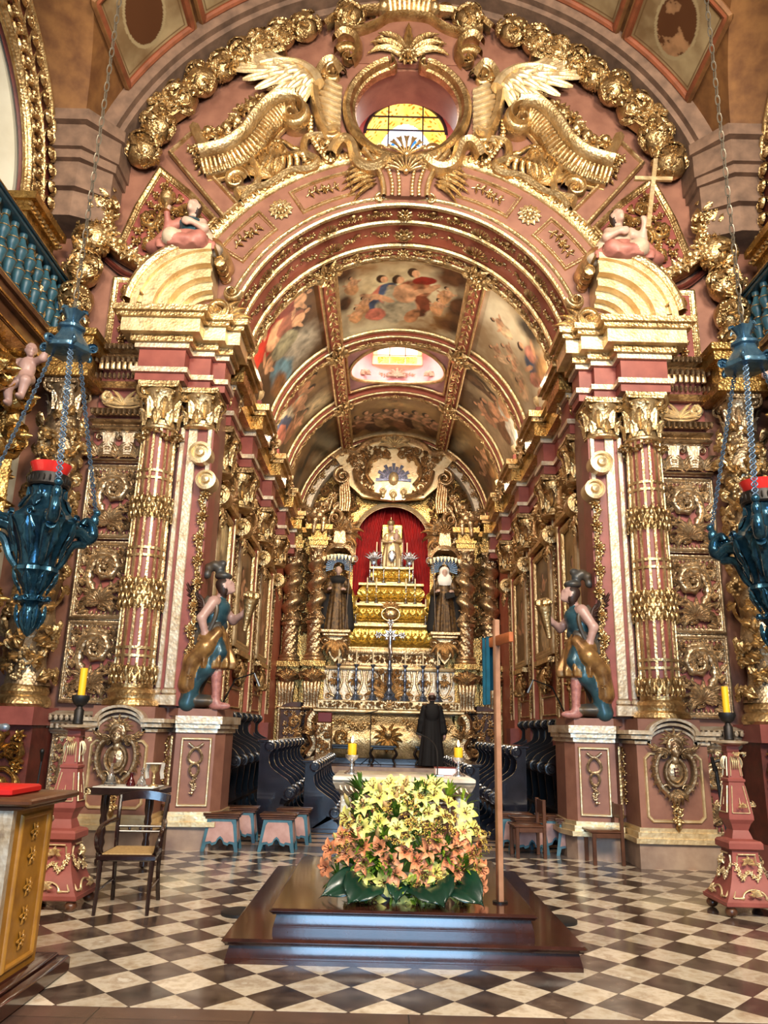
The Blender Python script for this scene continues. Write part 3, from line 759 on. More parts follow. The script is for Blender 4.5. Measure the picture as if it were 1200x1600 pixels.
# ---- floors
def floor_quad(name, mat, x0, x1, y0, y1, z, t=.2):
    mb = MB(); mb.box(x0, x1, y0, y1, z-t, z); return struct(mb, name, mat, smooth=0)
floor_quad('floor', 'marble_lozenges', -6.2, 6.2, 5.19, 11.22, 0)
floor_quad('trim_1', 'slab_dark', -6.2, 6.2, 1.5, 5.185, 0)
floor_quad('trim_2', 'slab_grey', -6.2, 6.2, 11.225, 11.8, 0)
floor_quad('floor_chapel', 'chapel_floor', -3.3, 3.3, 11.805, 18.3, 0)
mb = MB()
for i in range(5): mb.box(-3.2, 3.2, 18.3+i*.27, 19.7, i*.148+.001, (i+1)*.148, .012)
struct(mb, 'stairs', 'stone_base', smooth=0)
floor_quad('floor_sanctuary', 'wood_brown', -3.3, 3.3, 19.4, 23.6, .745, .7)
mb = MB(); mb.box(-2.1, 2.1, 20.75, 22.2, .745, .9, .015); struct(mb, 'trim_3', 'wood_blue', smooth=0)
# ---- chancel wall, with the arch and the oculus
def arcpts(r, c=(0,ZC), a0=0, a1=180, n=48): return [tuple(p) for p in arc(c, r, a0, a1, n)]
OC, OR = (0, 11.92), .95
mb = MB(front(0, 0, YF))
hole = [(RA,-.5)]+arcpts(RA)+[(-RA,-.5)]
outer = [(6.0,-.5),(6.0,15.5),(-6.0,15.5),(-6.0,-.5)]
plate(mb, outer+hole[::-1], [arcpts(OR, OC, 0, 350, 36)], -.75, 0)
struct(mb, 'wall_front', 'rose', smooth=30)
# ---- chapel walls and vault
for s, n in ((-1,'wall_left'),(1,'wall_right')):
    mb = MB(); mb.box(min(s*3.12,s*3.6), max(s*3.12,s*3.6), 12.0, 23.6, 0, 7.7); struct(mb, n, 'red_soffit', smooth=0)
mb = MB(); mb.box(-3.6, 3.6, 23.2, 23.6, 0, 11); struct(mb, 'wall_back', 'bole', smooth=0)
RV = 2.78
def vaultpt(a, y, r=RV): a = np.radians(a); return np.stack([r*np.cos(a)+0*y, y+0*a, ZC+r*np.sin(a)], -1)
def vault_shell(y0, y1, a0, a1, r, n=24, m=12, thick=None):
    aa = np.linspace(a0, a1, n); yy = np.linspace(y0, y1, m)
    return vaultpt(aa[:,None]+0*yy[None], yy[None]+0*aa[:,None], r)
SKX, SKY, SKC = 1.15, 1.0, (0, 17.25)     # oval skylight half sizes (x, y) and centre
# vault shell in pieces round the skylight
mb = MB(); 
mb.grid(vault_shell(12.0, 23.4, 0, 62, RV+.14, 24, 30)); mb.grid(vault_shell(12.0, 23.4, 118, 180, RV+.14, 24, 30))
mb.grid(vault_shell(12.0, 16.05, 62, 118, RV+.14, 20, 12)); mb.grid(vault_shell(18.45, 23.4, 62, 118, RV+.14, 20, 12))
for s in (1,-1): mb.box(s*2.9 if s>0 else -3.4, 3.4 if s>0 else -2.9, 12.0, 23.4, 7.2, 7.5)
struct(mb, 'ceiling', 'red_soffit', smooth=60)
# skylight field: vault surface with an oval opening and a rising pink shaft
n = 72; th = np.arange(n)/n*TAU
ov = np.c_[SKX*np.cos(th), SKC[1]+SKY*np.sin(th)]
k = 1/np.maximum(np.abs(np.cos(th))/1.38, np.abs(np.sin(th))/1.2); rc = np.c_[k*np.cos(th), SKC[1]+k*np.sin(th)]
rows = []
for t in np.linspace(0,1,6):
    q = rc*(1-t)+ov*t; rows.append(np.c_[q, ZC+np.sqrt((RV+.10)**2-q[:,0]**2)])
mb = MB(); mb.grid(np.array(rows), False, True)
sh = [rows[-1]]
for dz in (.45,.8,1.35): sh.append(np.c_[ov*[1,1]+0*ov, np.full(n, 10.0+dz)])
mb.grid(np.array(sh), False, True)
struct(mb, 'ceiling_lantern', 'rose_tunnel', smooth=50)
# ---- oculus tunnel behind the facade, window at its end
mb = MB(front(*OC, YF))
a = np.linspace(0, TAU, 60, endpoint=False)
rows = [np.c_[OR*np.cos(a), OR*np.sin(a), np.full(60,-.05)], np.c_[1.0*np.cos(a), 1.0*np.sin(a)+.4, np.full(60,-.7)], np.c_[1.12*np.cos(a), 1.12*np.sin(a)+1.5, np.full(60,-2.3)]]
mb.grid(np.array(rows), False, True)
plate(mb, [(1.25*np.cos(x),1.25*np.sin(x)+1.5) for x in a], [arcpts(.85, (.02,1.62), 0, 180, 24)+[(-.83,.95),(.87,.95)]], -2.4, -2.3)
struct(mb, 'wall_oculus', 'rose_tunnel', smooth=50)
# ---- nave side walls, upper order
for s, n in ((-1,'wall_west'),(1,'wall_east')):
    f = Fr((s*5.8,0,0), (0,1,0), (0,0,1), (-s,0,0))
    mb = MB(f)
    op = arcpts(2.1, (7.7,9.0), 0, 180, 30)+[(5.6,8.2),(9.8,8.2)]
    plate(mb, [(4.0,0),(11.3,0),(11.3,14),(4.0,14)], [op], -.5, 0)
    struct(mb, n, 'plaster', smooth=30)
    mb = MB(f); mb.box(4.2, 11.2, 6.5, 13.5, -1.4, -1.3); mb.box(4.2,11.2,6.4,6.5,-1.4,-.5); struct(mb, n+'_recess', 'plaster', smooth=0)
# ---- nave vault: barrel with painted coffers, behind it the stone arch against the gable
VZ, VR = 9.25, 5.38
yy = np.linspace(4.5, 10.8, 40); za = 9.0+np.sqrt(np.maximum(3.2**2-(yy-7.7)**2, .05)); am = np.arcsin((za-VZ)/VR)
mb = MB(); t = np.linspace(0,1,70)[:,None]; aa = am[None]+(PI-2*am[None])*t
mb.grid(np.stack([VR*np.cos(aa), yy[None]+0*aa, VZ+VR*np.sin(aa)], -1))
for s in (1,-1): mb.grid(np.array([np.c_[s*VR*np.cos(am), yy, za], np.c_[np.full(40,s*5.85), yy, za]]))
struct(mb, 'ceiling_nave', 'ceiling_wood', smooth=60)
mb = MB(front(0,0,YF)); P = arc((0,VZ), 4.93, 6, 174, 70)
mb.sweep(P[::-1], [(0,0),(0,.12),(.12,.14),(.12,.42),(.2,.44),(.2,.55),(.5,.6),(.6,.6)], fr=front(0,0,YF))
struct(mb, 'trim_4', 'stone_brown', smooth=30)
FA = front(0, 0, YF); FC = front(0, ZC, YF)          # facade frame; frame centred on the arch
LSIDE = "on the armchair's side"; RSIDE = "on the tall cross's side"
def pol(r, a): a = math.radians(a); return A(r*math.cos(a), r*math.sin(a))
def polfr(r, a, y=YF): 
    p = pol(r, a); t = math.radians(a-90); return Fr((p[0], y, ZC+p[1]), (math.cos(t),0,math.sin(t)), (-math.sin(t),0,math.cos(t)), (0,-1,0))
# ---- front band of the arch: rose, with gilt panels, rosettes and sprays
T_ = thing('archivolt', 'broad pink arch band with gilt rosettes and framed sprays around the chancel opening', 'arch', (0, YF, ZC))
mb = MB(FC); mb.sweep(arc((0,0), 3.31, 0, 180, 90), [(.46,0),(.46,.06),(-.42,.06),(-.42,0)]); mb.build('band', 'rose', T_)
mb = MB(FC)
for r, w, h in ((2.93,.07,.10),(3.72,.05,.1)): mb.sweep(arc((0,0), r, 0, 180, 90), ogee(w, h))
mb.build('edge_moulding', 'gold_bright', T_)
for a in (52, 128):
    mb = MB(polfr(3.36, a, YF-.06)); mb.rosette((0,0,0), .2, 12, .06, rings=2); o = mb.build('rosette', 'gold_bright', T_); mb = MB(polfr(3.36, a, YF-.06).at(0,0,.125,math.radians(90-a))); mb.tube([(-.05,-.04,0),(-.035,.04,0),(0,-.01,0),(.035,.04,0),(.05,-.04,0)], .007, 5); mb.build('monogram', 'bole', o) if 0 else mb.build('monogram', 'bole', T_)
for a0, a1 in ((32,47),(57,74),(106,123),(133,148)):
    pts = np.r_[arc((0,0),3.10,a0,a1,14), arc((0,0),3.56,a1,a0,14)]
    mb = MB(FC); frame(mb, pts, halfround(.022,.035), w=.06); frame(mb, np.r_[arc((0,0),3.14,a0+.8,a1-.8,14), arc((0,0),3.52,a1-.8,a0+.8,14)], halfround(.008,.02), w=.06); mb.build('panel_frame', 'gold_bright', T_)
    mb = MB(polfr(3.33, (a0+a1)/2, YF-.06)); spray(mb, A(-.3,0), .6, 3, mb.fr, .04); mb.build('spray', 'gold_leaf', T_)
for s in (1,-1):
    a = 90-s*13
    mb = MB(polfr(3.34, a, YF-.06))
    for i in range(7):
        t = np.linspace(0,1,10); b = (-.55+.2*i)*1.0; L = .62-.04*abs(i-2)
        p = np.c_[s*(-.25+L*t*np.cos(b)), -.12+.07*i+L*.55*t*np.sin(b)-.12*t*t, .02+.07*np.sin(t*PI)]; mb.leaf(p, .06, .06, 5, 7)
    mb.build('leaf_spray', 'gold_leaf', T_)
# ---- egg and dart moulding outside it
mb = MB(FC); mb.sweep(arc((0,0), 3.86, 8, 172, 100), [(.11,0),(.11,.05),(.06,.09),(-.06,.09),(-.11,.04),(-.11,0)])
for a in np.arange(9, 172, 1.75):
    p = pol(3.86, a); t = math.radians(a); f = FC.at(p[0], p[1], .09, t)
    mb.ell((0,0,0), (.085,.045,.06), 7, fr=f)
mb.build('egg_moulding', 'gold_leaf', label='gilt rope-like egg moulding curving over the pink arch band', cat='moulding', loc=(0,YF,ZC))
# ---- soffit of the arch: three red orders stepping back
for k, (r0, r1, y0, y1, lab) in enumerate(((2.87,2.80,11.25,11.62,'outermost red soffit band of the arch, edged in gold, at the front'),(2.80,2.74,11.62,12.2,'wide middle red soffit band of the arch with big gilt scallops'),(2.74,2.68,12.2,12.5,'innermost narrow red soffit band of the arch beside the ceiling paintings'))):
    S = thing('arch_soffit', lab, 'arch', (0, y0, ZC), 'stepped red soffit bands')
    aa = np.linspace(0, 180, 90)
    mb = MB(); mb.grid(np.array([vaultpt(aa, np.full(90,y0), r0-.02), vaultpt(aa, np.full(90,y1), r1)])); mb.build('band', 'red_soffit', S)
    mb = MB()
    for yy, rr, q in ((y0, r0-.02, .055), (y1, r1, .04)):
        t = np.linspace(0, TAU, 9)[:-1]; rad = rr+q*np.cos(t)*.9; yv = yy+q*np.sin(t)
        a2 = np.radians(aa)
        G = np.stack([rad[None]*np.cos(a2)[:,None], yv[None]+0*a2[:,None], ZC+rad[None]*np.sin(a2)[:,None]], -1); mb.grid(G, False, True)
    mb.build('gilt_edge', 'gold_bright', S)
    ym, rm = (y0+y1)/2, (r0+r1)/2-.02; wd = (y1-y0)
    def sofr(a, r=rm, y=ym):
        q = math.radians(a); return Fr((r*math.cos(q), y, ZC+r*math.sin(q)), (-math.sin(q),0,math.cos(q)), (0,-1,0), (-math.cos(q),0,-math.sin(q)))
    for a in (90, 62, 118, 34, 146, 8, 172):
        mb = MB(sofr(a)); q = wd*.42 if k != 1 else .2
        if a == 90: mb.rosette((0,0,0), q*.95, 10, .07)
        else: shell(mb, (0,-q*.4), q*1.25, mb.fr, 10, 170, 9, .05)
        for s in (1,-1):
            for j in range(5):
                x = s*(q+.12+.13*j); mb.rosette((x,0,0), .075*(1-.12*j), 6, .05, rings=1)
                t = np.linspace(0,1,6); mb.leaf(np.c_[x+s*.16*t, .05*np.sin(t*3)+(.04 if j%2 else -.04), .02+.03*np.sin(t*PI)], .05*(1-.1*j), .04, 3, 5)
        mb.build('ornament', 'gold_leaf', S)
    if k != 1:
        for a in (48, 76, 104, 132, 20, 160):
            mb = MB(sofr(a)); 
            for s in (1,-1): spray(mb, A(s*.02,0), .3, 0 if s>0 else 180, mb.fr, .03, 4)
            mb.build('sprig', 'gold_leaf', S)
# ---- keystone cartouche
K = thing('keystone', 'gilt shell-topped keystone between leafy sprays at the crown of the arch', 'keystone', (0, YF-.06, 10.15))
f = front(0, 10.15, YF-.06)
mb = MB(f); mb.prism([(-.34,0),(.34,0),(.5,.55),(.62,.95),(-.62,.95),(-.5,.55)], 0, .1); mb.build('body', 'rose', K)
mb = MB(f)
for s in (1,-1):
    q = bez((s*.36,-.02),(s*.34,.3),(s*.46,.55),(s*.72,.9), 16); mb.sweep(np.c_[q, np.full(16,.08)], halfround(.05,.09))
    mb.volute((s*.42,-.0), .09, 1.2, PI/2 if s<0 else PI/2, -s, .03, h=.08)
    for x in (.12,.25):
        q = bez((s*x*.9,.0),(s*x*.8,.25),(s*x*1.1,.45),(s*x*1.45,.72), 14); mb.sweep(np.c_[q, np.full(14,.1)], halfround(.035,.05)); beads(mb, q, .06, .03, w=.15)
    mb.volute((s*.3,.62), .13, 1.4, 0 if s<0 else PI, -s, .035, h=.09); mb.volute((s*.42,.9), .12, 1.4, 0 if s<0 else PI, -s, .035, h=.09)
mb.build('ribbons', 'gold_bright', K)
mb = MB(f); shell(mb, (0,.42), .34, f.at(0,0,.12), 15, 165, 9, .06); shell(mb, (0,.72), .36, f.at(0,0,.16), 25, 155, 7, .06); mb.build('shell', 'gold_bright', K)
# ---- oculus frame
O = thing('oculus_frame', 'round gilt frame with scroll ends around the pink oculus', 'frame', (OC[0], YF, OC[1]-1.1))
f = front(OC[0], OC[1], YF)
mb = MB(f); mb.sweep(arc((0,0), 1.02, 110, 430, 80), [(-.09,0),(-.09,.2),(-.03,.27),(.04,.24),(.08,.14),(.12,.12),(.14,0)])
mb.volute((-.30,.93), .1, 1.2, PI/2, -1, .04, h=.3); mb.volute((.30,.93), .1, 1.2, PI/2, 1, .04, h=.3); mb.build('ring', 'gold_leaf', O)
mb = MB(f); mb.sweep(arc((0,0), 1.13, 0, 360, 72), [(0,0),(0,.1),(-.22,.1),(-.22,0)]); mb.build('border', 'rose', O)
mb = MB(f)
for s in (1,-1):   # cresting scrolls under the ring
    lead = bez((s*1.62,-1.30),(s*1.2,-.75),(s*.95,-.55),(s*.9,-.9), 16)
    q = np.r_[bez((s*1.28,-1.02),(s*1.18,-.55),(s*.92,-.62),(s*.88,-.95),14), bez((s*.88,-.95),(s*.8,-1.35),(s*.45,-1.3),(s*.33,-1.05),14)[1:]]
    mb.sweep(np.c_[q, np.full(len(q),.06)], [(-.1,0),(-.1,.18),(-.03,.26),(.05,.22),(.1,.1),(.1,0)][::1 if s<0 else 1])
    mb.volute((s*.42,-.88), .17, 1.5, -PI/2, s, .06, h=.26); mb.volute((s*1.28,-.98), .14, 1.4, PI/2, -s, .05, h=.2)
mb.build('scroll', 'gold_bright', O)
# side ribbed ears of the oculus
for s, wh in ((-1, LSIDE), (1, RSIDE)):
    E_ = thing('ribbed_scroll', f'fluted gilt shell scroll hugging the oculus {wh}', 'scroll', (s*1.5, YF-.05, 11.2), 'fluted scrolls beside the oculus')
    g = front(OC[0], OC[1], YF-.05).at(0,0,0,0,1,s)
    mb = MB(g); out = spline([(1.12,.62),(1.3,.92),(1.52,.8),(1.62,.3),(1.54,-.15),(1.38,-.55),(1.18,-.5)], 8)
    mb.sweep(np.c_[out, np.full(len(out),.05)], [(-.09,0),(-.08,.18),(0,.24),(.06,.14),(.08,0)])
    mb.volute((1.3,.68), .19, 1.6, PI*.9, -1, .06, h=.26); mb.volute((1.27,-.5), .15, 1.5, -PI*.2, -1, .05, h=.22)
    mb.build('scroll_rim', 'gold_bright', E_)
    mb = MB(g)
    for i in range(8):
        y = .48-.125*i; q = bez((1.14,y-.06),(1.28,y-.1),(1.42,y-.02),(1.55-.04*abs(i-3),y+.09),10); mb.sweep(np.c_[q, .06+.08*np.sin(np.linspace(0,PI,10))], halfround(.055,.07))
    mb.build('flutes', 'gold_pale', E_)
    mb = MB(g); beads(mb, spline([(1.66,-.2),(1.62,-.6),(1.45,-.92),(1.28,-1.08)],8), .07, .06, w=.08); mb.build('bead_string', 'gold_leaf', E_)
    mb = MB(g); mb.volute((1.05,1.12), .22, 1.4, PI*.1, 1, .07, lead=bez((1.5,.95),(1.6,1.3),(1.45,1.6),(1.05,1.42),12)[:-1] if 0 else None, h=.2)
    q = spline([(1.0,.92),(.88,1.12),(.92,1.42),(1.15,1.55),(1.3,1.4)],8); mb.sweep(np.c_[q, np.full(len(q),.05)], [(-.07,0),(-.06,.16),(.02,.22),(.07,.1),(.07,0)]); mb.build('upper_curl', 'gold_leaf', E_)
# crest over the oculus
Cr = thing('gable_crest', 'gilt shell crest with ribbed scroll crown above the oculus, touching the vault', 'crest', (0, YF-.02, 12.9))
f = front(0, 12.9, YF-.02)
mb = MB(f); mb.prism([(-1.0,.0),(1.0,.0),(1.25,.55),(1.05,.8),(.6,1.0),(.45,1.35),(-.45,1.35),(-.6,1.0),(-1.05,.8),(-1.25,.55)], 0, .1); mb.build('back_board', 'rose', Cr)
mb = MB(f)
for s in (1,-1):
    for pts, w in (([(0,1.0),(.35,.95),(.62,.75),(.95,.62),(1.3,.7)],.05),([(.42,1.45),(.5,1.15),(.75,1.1),(1.0,1.02),(1.3,.92),(1.5,.72)],.075)):
        q = spline([(s*x,y) for x,y in pts], 8); mb.sweep(np.c_[q, np.full(len(q),.1)], [(-w,0),(-w*.9,.14),(0,.2),(w*.9,.12),(w,0)])
    mb.volute((s*.62,1.18), .13, 1.3, 0, s, .045, h=.22)
mb.build('cornice_scroll', 'gold_leaf', Cr)
mb = MB(f)
for x in np.linspace(-.4,.4,9):
    q = bez((x*.8,1.02),(x*.85,1.2),(x*1.0,1.3),(x*1.25,1.5),8); mb.sweep(np.c_[q, .14+.14*np.sin(np.linspace(0,PI,8))], halfround(.055,.08))
for s in (1,-1): mb.ell((s*.45,1.1,.2),(.12,.12,.16),10)
mb.build('ribbed_crown', 'gold_bright', Cr)
mb = MB(f); fan(mb, (0,.12), .72, 30, 150, 7, f.at(0,0,.1), .11, .08, .5, 5); mb.rosette((0,.12,.12), .2, 10, .1)
for s in (1,-1):
    scrollleaf(mb, (s*.45,.42), .16, PI/2, -s, 1.2, .06, .06, f.at(0,0,.1), lobes=5)
mb.build('leaf_fan', 'gold_leaf', Cr)
# ---- one half of the gable, then mirrored
def half(fn, name, lab, cat, loc, group=None):
    L = thing(name, lab+' '+LSIDE, cat, loc, group); fn(L); return L, mirror(L, lab+' '+RSIDE, group)
def p_scroll(L):
    f = FA
    q = spline([(-3.42,10.72),(-3.0,10.86),(-2.68,11.16),(-2.45,11.58),(-2.18,11.86),(-1.9,11.88)], 10)
    mb = MB(f); n = len(q)
    mb.sweep(np.c_[q, np.full(n,.08)], [(-.07,0),(-.07,.24),(-.03,.34),(.02,.4),(.08,.42),(.13,.38),(.17,.28),(.18,0)]); mb.build('rim', 'gold_bright', L)
    mb = MB(f); mb.volute((-1.93,11.66), .25, 1.7, PI/2, -1, .085, h=.5); mb.build('volute', 'gold_bright', L)
    mb = MB(f)
    mb.sweep(np.c_[q-np.c_[0*q[:,0], np.full(n,.0)], np.full(n,.06)], [(-.30,0),(-.30,.1),(-.26,.15),(-.06,.2),(-.06,0)]); mb.build('cove', 'gold_leaf', L)
    mb = MB(f); d = np.gradient(q, axis=0); d /= np.linalg.norm(d,axis=1,keepdims=True); nn = np.c_[-d[:,1], d[:,0]]
    qq = resamp(q, 30); d = np.gradient(qq, axis=0); d /= np.linalg.norm(d,axis=1,keepdims=True); n2 = np.c_[-d[:,1], d[:,0]]
    for i in range(0, 27):
        c0 = qq[i]-n2[i]*.07; c1 = qq[i]-n2[i]*.28; mb.sweep(np.c_[np.array([c0*(1-t)+c1*t for t in np.linspace(0,1,6)]), .27-.12*np.linspace(0,1,6)**2], halfround(.038,.08))
    mb.build('gadroons', 'gold_bright', L)
    mb = MB(f); q2 = q-nn*.33; mb.sweep(np.c_[q2, np.full(n,.05)], halfround(.03,.06)); mb.build('lower_fillet', 'gold_bright', L)
half(p_scroll, 'scroll_pediment', 'big S-curved gadrooned gilt scroll flanking the oculus', 'pediment', (-2.6, YF, 10.6), 'S-shaped scrolls of the gable')
def p_cart(L):
    f = FA
    mb = MB(f)
    scrollleaf(mb, (-2.18,11.05), .22, PI*.2, 1, 1.5, .09, .1, f.at(0,0,.03), bez((-1.75,10.75),(-1.7,11.0),(-1.8,11.2),(-1.98,11.1),10)[:-1], 8)
    for i in range(7):
        q = bez((-2.5+.13*i,10.42+.07*i),(-2.42+.12*i,10.75+.04*i),(-2.3+.08*i,10.95),(-2.2+.02*i,11.0),10); mb.sweep(np.c_[q, .04+.09*np.sin(np.linspace(0,PI,10))], halfround(.05,.06))
    fan(mb, (-2.2,10.5), .75, 70, 175, 6, f.at(0,0,.05), .1, .08, -.5, 5)
    mb.build('acanthus', 'gold_leaf', L)
    mb = MB(f)
    for pts, w in (([(-1.35,11.35),(-1.7,11.3),(-1.72,11.0),(-1.5,10.85),(-1.62,10.68),(-1.95,10.62),(-2.3,10.35),(-2.55,10.25),(-2.75,10.02)],.06),([(-2.62,10.85),(-2.48,10.5),(-2.55,10.28),(-2.8,10.2),(-2.72,10.0)],.06)):
        q = spline(pts, 8); mb.sweep(np.c_[q, np.full(len(q),.05)], [(-w,0),(-w,.1),(0,.17),(w,.1),(w,0)])
    mb.volute((-1.42,11.18), .15, 1.5, PI/2, 1, .05, h=.2); mb.volute((-1.62,10.72), .12, 1.4, 0, 1, .04, h=.18); mb.volute((-2.85,10.42), .19, 1.6, 0, 1, .07, h=.24); mb.volute((-2.62,10.12),.1,1.3,0,1,.04,h=.16)
    mb.volute((-1.28,11.62), .1, 1.3, 0, 1, .04, h=.16); beads(mb, [(-1.35,11.6),(-1.4,11.35),(-1.3,11.1)], .1, .055, w=.1)
    mb.build('strapwork', 'gold_bright', L)
half(p_cart, 'acanthus_cartouche', 'curling gilt acanthus with strapwork in the pink gable', 'carving', (-2.2, YF, 10.0), 'acanthus carvings of the gable field')
def p_corner(L):
    f = FA
    pts = [(-3.68,11.4),(-2.98,9.78),(-2.8,9.98),(-3.25,10.55),(-3.1,10.75),(-3.42,11.2)]
    pts = [(-3.62,11.42),(-4.0,10.95),(-3.0,9.72),(-2.78,9.95),(-3.3,10.55),(-3.1,10.78)]
    mb = MB(f); mb.prism(pts, 0, .1); mb.build('backing', 'rose', L)
    mb = MB(f); frame(mb, pts, halfround(.04,.08), w=.08); mb.build('frame', 'gold_bright', L)
    mb = MB(f.at(0,0,.1)); spray(mb, A(-3.72,11.1), .7, -55, mb.fr, .05, 5); mb.rosette((-3.55,10.98,.02), .14, 7, .07); mb.build('spray', 'gold_leaf', L)
    q = spline([(-3.62,11.42),(-3.4,11.0),(-3.15,10.75),(-2.9,10.8)], 8); mb = MB(f); mb.sweep(np.c_[q, np.full(len(q),.1)], [(-.09,0),(-.08,.14),(0,.2),(.08,.12),(.09,0)]); mb.build('bracket', 'gold_bright', L)
    mb = MB(f); mb.prism([(-3.05,10.95),(-2.42,11.72),(-2.62,11.9),(-3.5,11.25)], 0, .12); mb.build('ledge', 'rose', L)
    mb = MB(f.at(0,0,.13)); garland_line(mb, spline([(-3.5,11.2),(-3.0,11.5),(-2.7,11.85),(-2.3,12.12),(-1.85,12.1)],6), .17, seed=3); mb.build('flower_string', 'gold_leaf', L)
    mb = MB(f.at(0,0,.12)); beads(mb, [(-3.5,11.22),(-2.6,11.98)], .09, .04); mb.build('beading', 'gold_leaf', L)
half(p_corner, 'gable_corner', 'framed gilt corner piece with flower string below the fruit swag', 'carving', (-3.3, YF, 9.7), 'corner pieces of the gable')
def p_swag(L):
    f = FA
    for i, a in enumerate((20,26.5,35,41)):
        p = A(0,VZ)+A(-4.72*math.cos(math.radians(a)), 4.72*math.sin(math.radians(a))); mb = MB(f.at(p[0],p[1],.22))
        fruitball(mb, .28, i)
        mb.build('fruit', 'gold_leaf', L)
    for i, a in enumerate((22,52,58,64,72,78,84) if 0 else (16,46.5,51.5,56.5,61.5,67,77)):
        if i in (0,): continue
        p = A(0,VZ)+A(-4.70*math.cos(math.radians(a)), 4.70*math.sin(math.radians(a))); mb = MB(f.at(p[0],p[1],.2))
        fruitball(mb, .25, i+9)
        mb.build('fruit', 'gold_leaf', L)
    for (x,z,r) in ((-4.1,11.78,.75),(-2.5,13.12,.35)):
        mb = MB(f.at(x,z,.05,r)); mb.box(-.32,.32,-.26,.26,0,.28,.04); mb.build('clasp', 'gold_leaf', L)
        mb = MB(f.at(x,z,.33,r)); scrollfill(mb, rectp(-.3,.3,-.24,.24), mb.fr, .13, 4, 60, .05); mb.build('clasp_carving', 'gold_bright', L)
half(p_swag, 'fruit_swag', 'gilt pomegranate swag following the vault edge', 'swag', (-3.4, YF, 11.0), 'fruit swags under the vault')
def p_low_swag(L):
    f = FA
    for i, (x,z,r) in enumerate(((-5.0,9.75,.3),(-5.02,9.15,.3),(-5.12,8.55,.28),(-5.16,8.0,.27),(-5.15,7.5,.24))):
        mb = MB(f.at(x,z,.25)); fruitball(mb, r, i+30)
        mb.build('fruit', 'gold_leaf', L)
half(p_low_swag, 'fruit_drop', 'hanging gilt drop of fruit and leaves above the grapevine column', 'swag', (-4.85, YF, 7.4), 'fruit drops at the ends of the facade')
def p_wing(L):
    mb = MB(FA.at(-1.5,12.42,.18,PI*.0,1,-1)); wing(mb, 1.75, mb.fr.at(0,0,0,.12), 3, 8, .08, -.1); mb.build('feathers', 'gold_pale', L)
    mb = MB(FA.at(-1.72,12.1,.14)); garland_line(mb, [(-.35,-.15),(-.1,.05),(.15,.25),(.3,.45)], .14, seed=5); mb.build('flowers', 'gold_leaf', L)
half(p_wing, 'gilt_wing', 'spread gilt wing with feathers beside the oculus', 'wing', (-1.9, YF-.1, 12.0), 'gilt wings of the gable')
# ---- fan shaped spandrel panel with packed scrolls
def p_span(L):
    f = FA
    tip = pol(3.99,142.5)+A(0,ZC); pts = [(-4.15,10.62)]+[tuple(p) for p in [(-3.6,10.15)]]+[tuple(tip)]+[tuple(pol(3.99,a)+A(0,ZC)) for a in (146,150,154,157.5)]+[(-4.32,8.85),(-4.66,9.15),(-4.45,9.9)]
    mb = MB(f); mb.prism(pts[::-1], 0, .05); mb.build('backing', 'rose_deep', L)
    mb = MB(f.at(0,0,.05)); frame(mb, pts[::-1], ogee(.06,.07)); leafborder(mb, pts[::-1], .09, .1, .05, out=1); mb.build('frame', 'gold_leaf', L)
    c = np.mean(pts, 0); inn = [tuple(c+(np.array(p)-c)*.84) for p in pts]
    mb = MB(f.at(0,0,.05)); scrollfill(mb, inn, mb.fr, .17, 11, 420, .08); mb.build('scrollwork', 'gold_leaf', L)
half(p_span, 'spandrel_relief', 'fan-shaped panel of packed gilt scrolls', 'panel', (-3.9, YF, 8.8), 'fan-shaped scroll panels')
def p_low(L):
    f = FA; pts = rectp(-4.66,-3.95,7.28,8.52)
    mb = MB(f); mb.prism(pts, 0, .05); mb.build('backing', 'rose_deep', L)
    mb = MB(f.at(0,0,.05)); frame(mb, pts, ogee(.05,.06)); leafborder(mb, pts, .09, .1, .05); mb.build('frame', 'gold_leaf', L)
    mb = MB(f.at(0,0,.05)); scrollfill(mb, rectp(-4.54,-4.0,7.36,8.42), mb.fr, .2, 5, 200, .09); mb.build('scrollwork', 'gold_leaf', L)
half(p_low, 'attic_relief', 'small upright panel of gilt scrolls behind the curved pediment', 'panel', (-4.3, YF, 7.25), 'attic scroll panels')
def p_rail(L):
    q = spline([(-4.95,9.25),(-4.6,8.95),(-4.2,8.72),(-3.9,8.62)],8)
    mb = MB(FA); mb.sweep(np.c_[q, np.full(len(q),.06)], [(-.12,0),(-.12,.2),(-.04,.3),(.08,.26),(.12,0)]); mb.build('rail', 'gold_leaf', L)
    mb = MB(FA.at(0,0,.32)); garland_line(mb, np.c_[q, 0*q[:,0]], .13, seed=9, per=.5); mb.build('leaves', 'gold_bright', L)
    q2 = spline([(-4.98,9.0),(-4.55,8.62),(-4.2,8.55),(-3.9,8.58)],8); mb = MB(FA); mb.sweep(np.c_[q2, np.full(len(q2),.06)], ogee(.05,.12)); mb.build('lower_fillet', 'bole', L)
half(p_rail, 'swag_bracket', 'leaf-covered gilt bracket sloping between the two scroll panels', 'bracket', (-4.4, YF, 8.5), 'leafy sloping brackets')
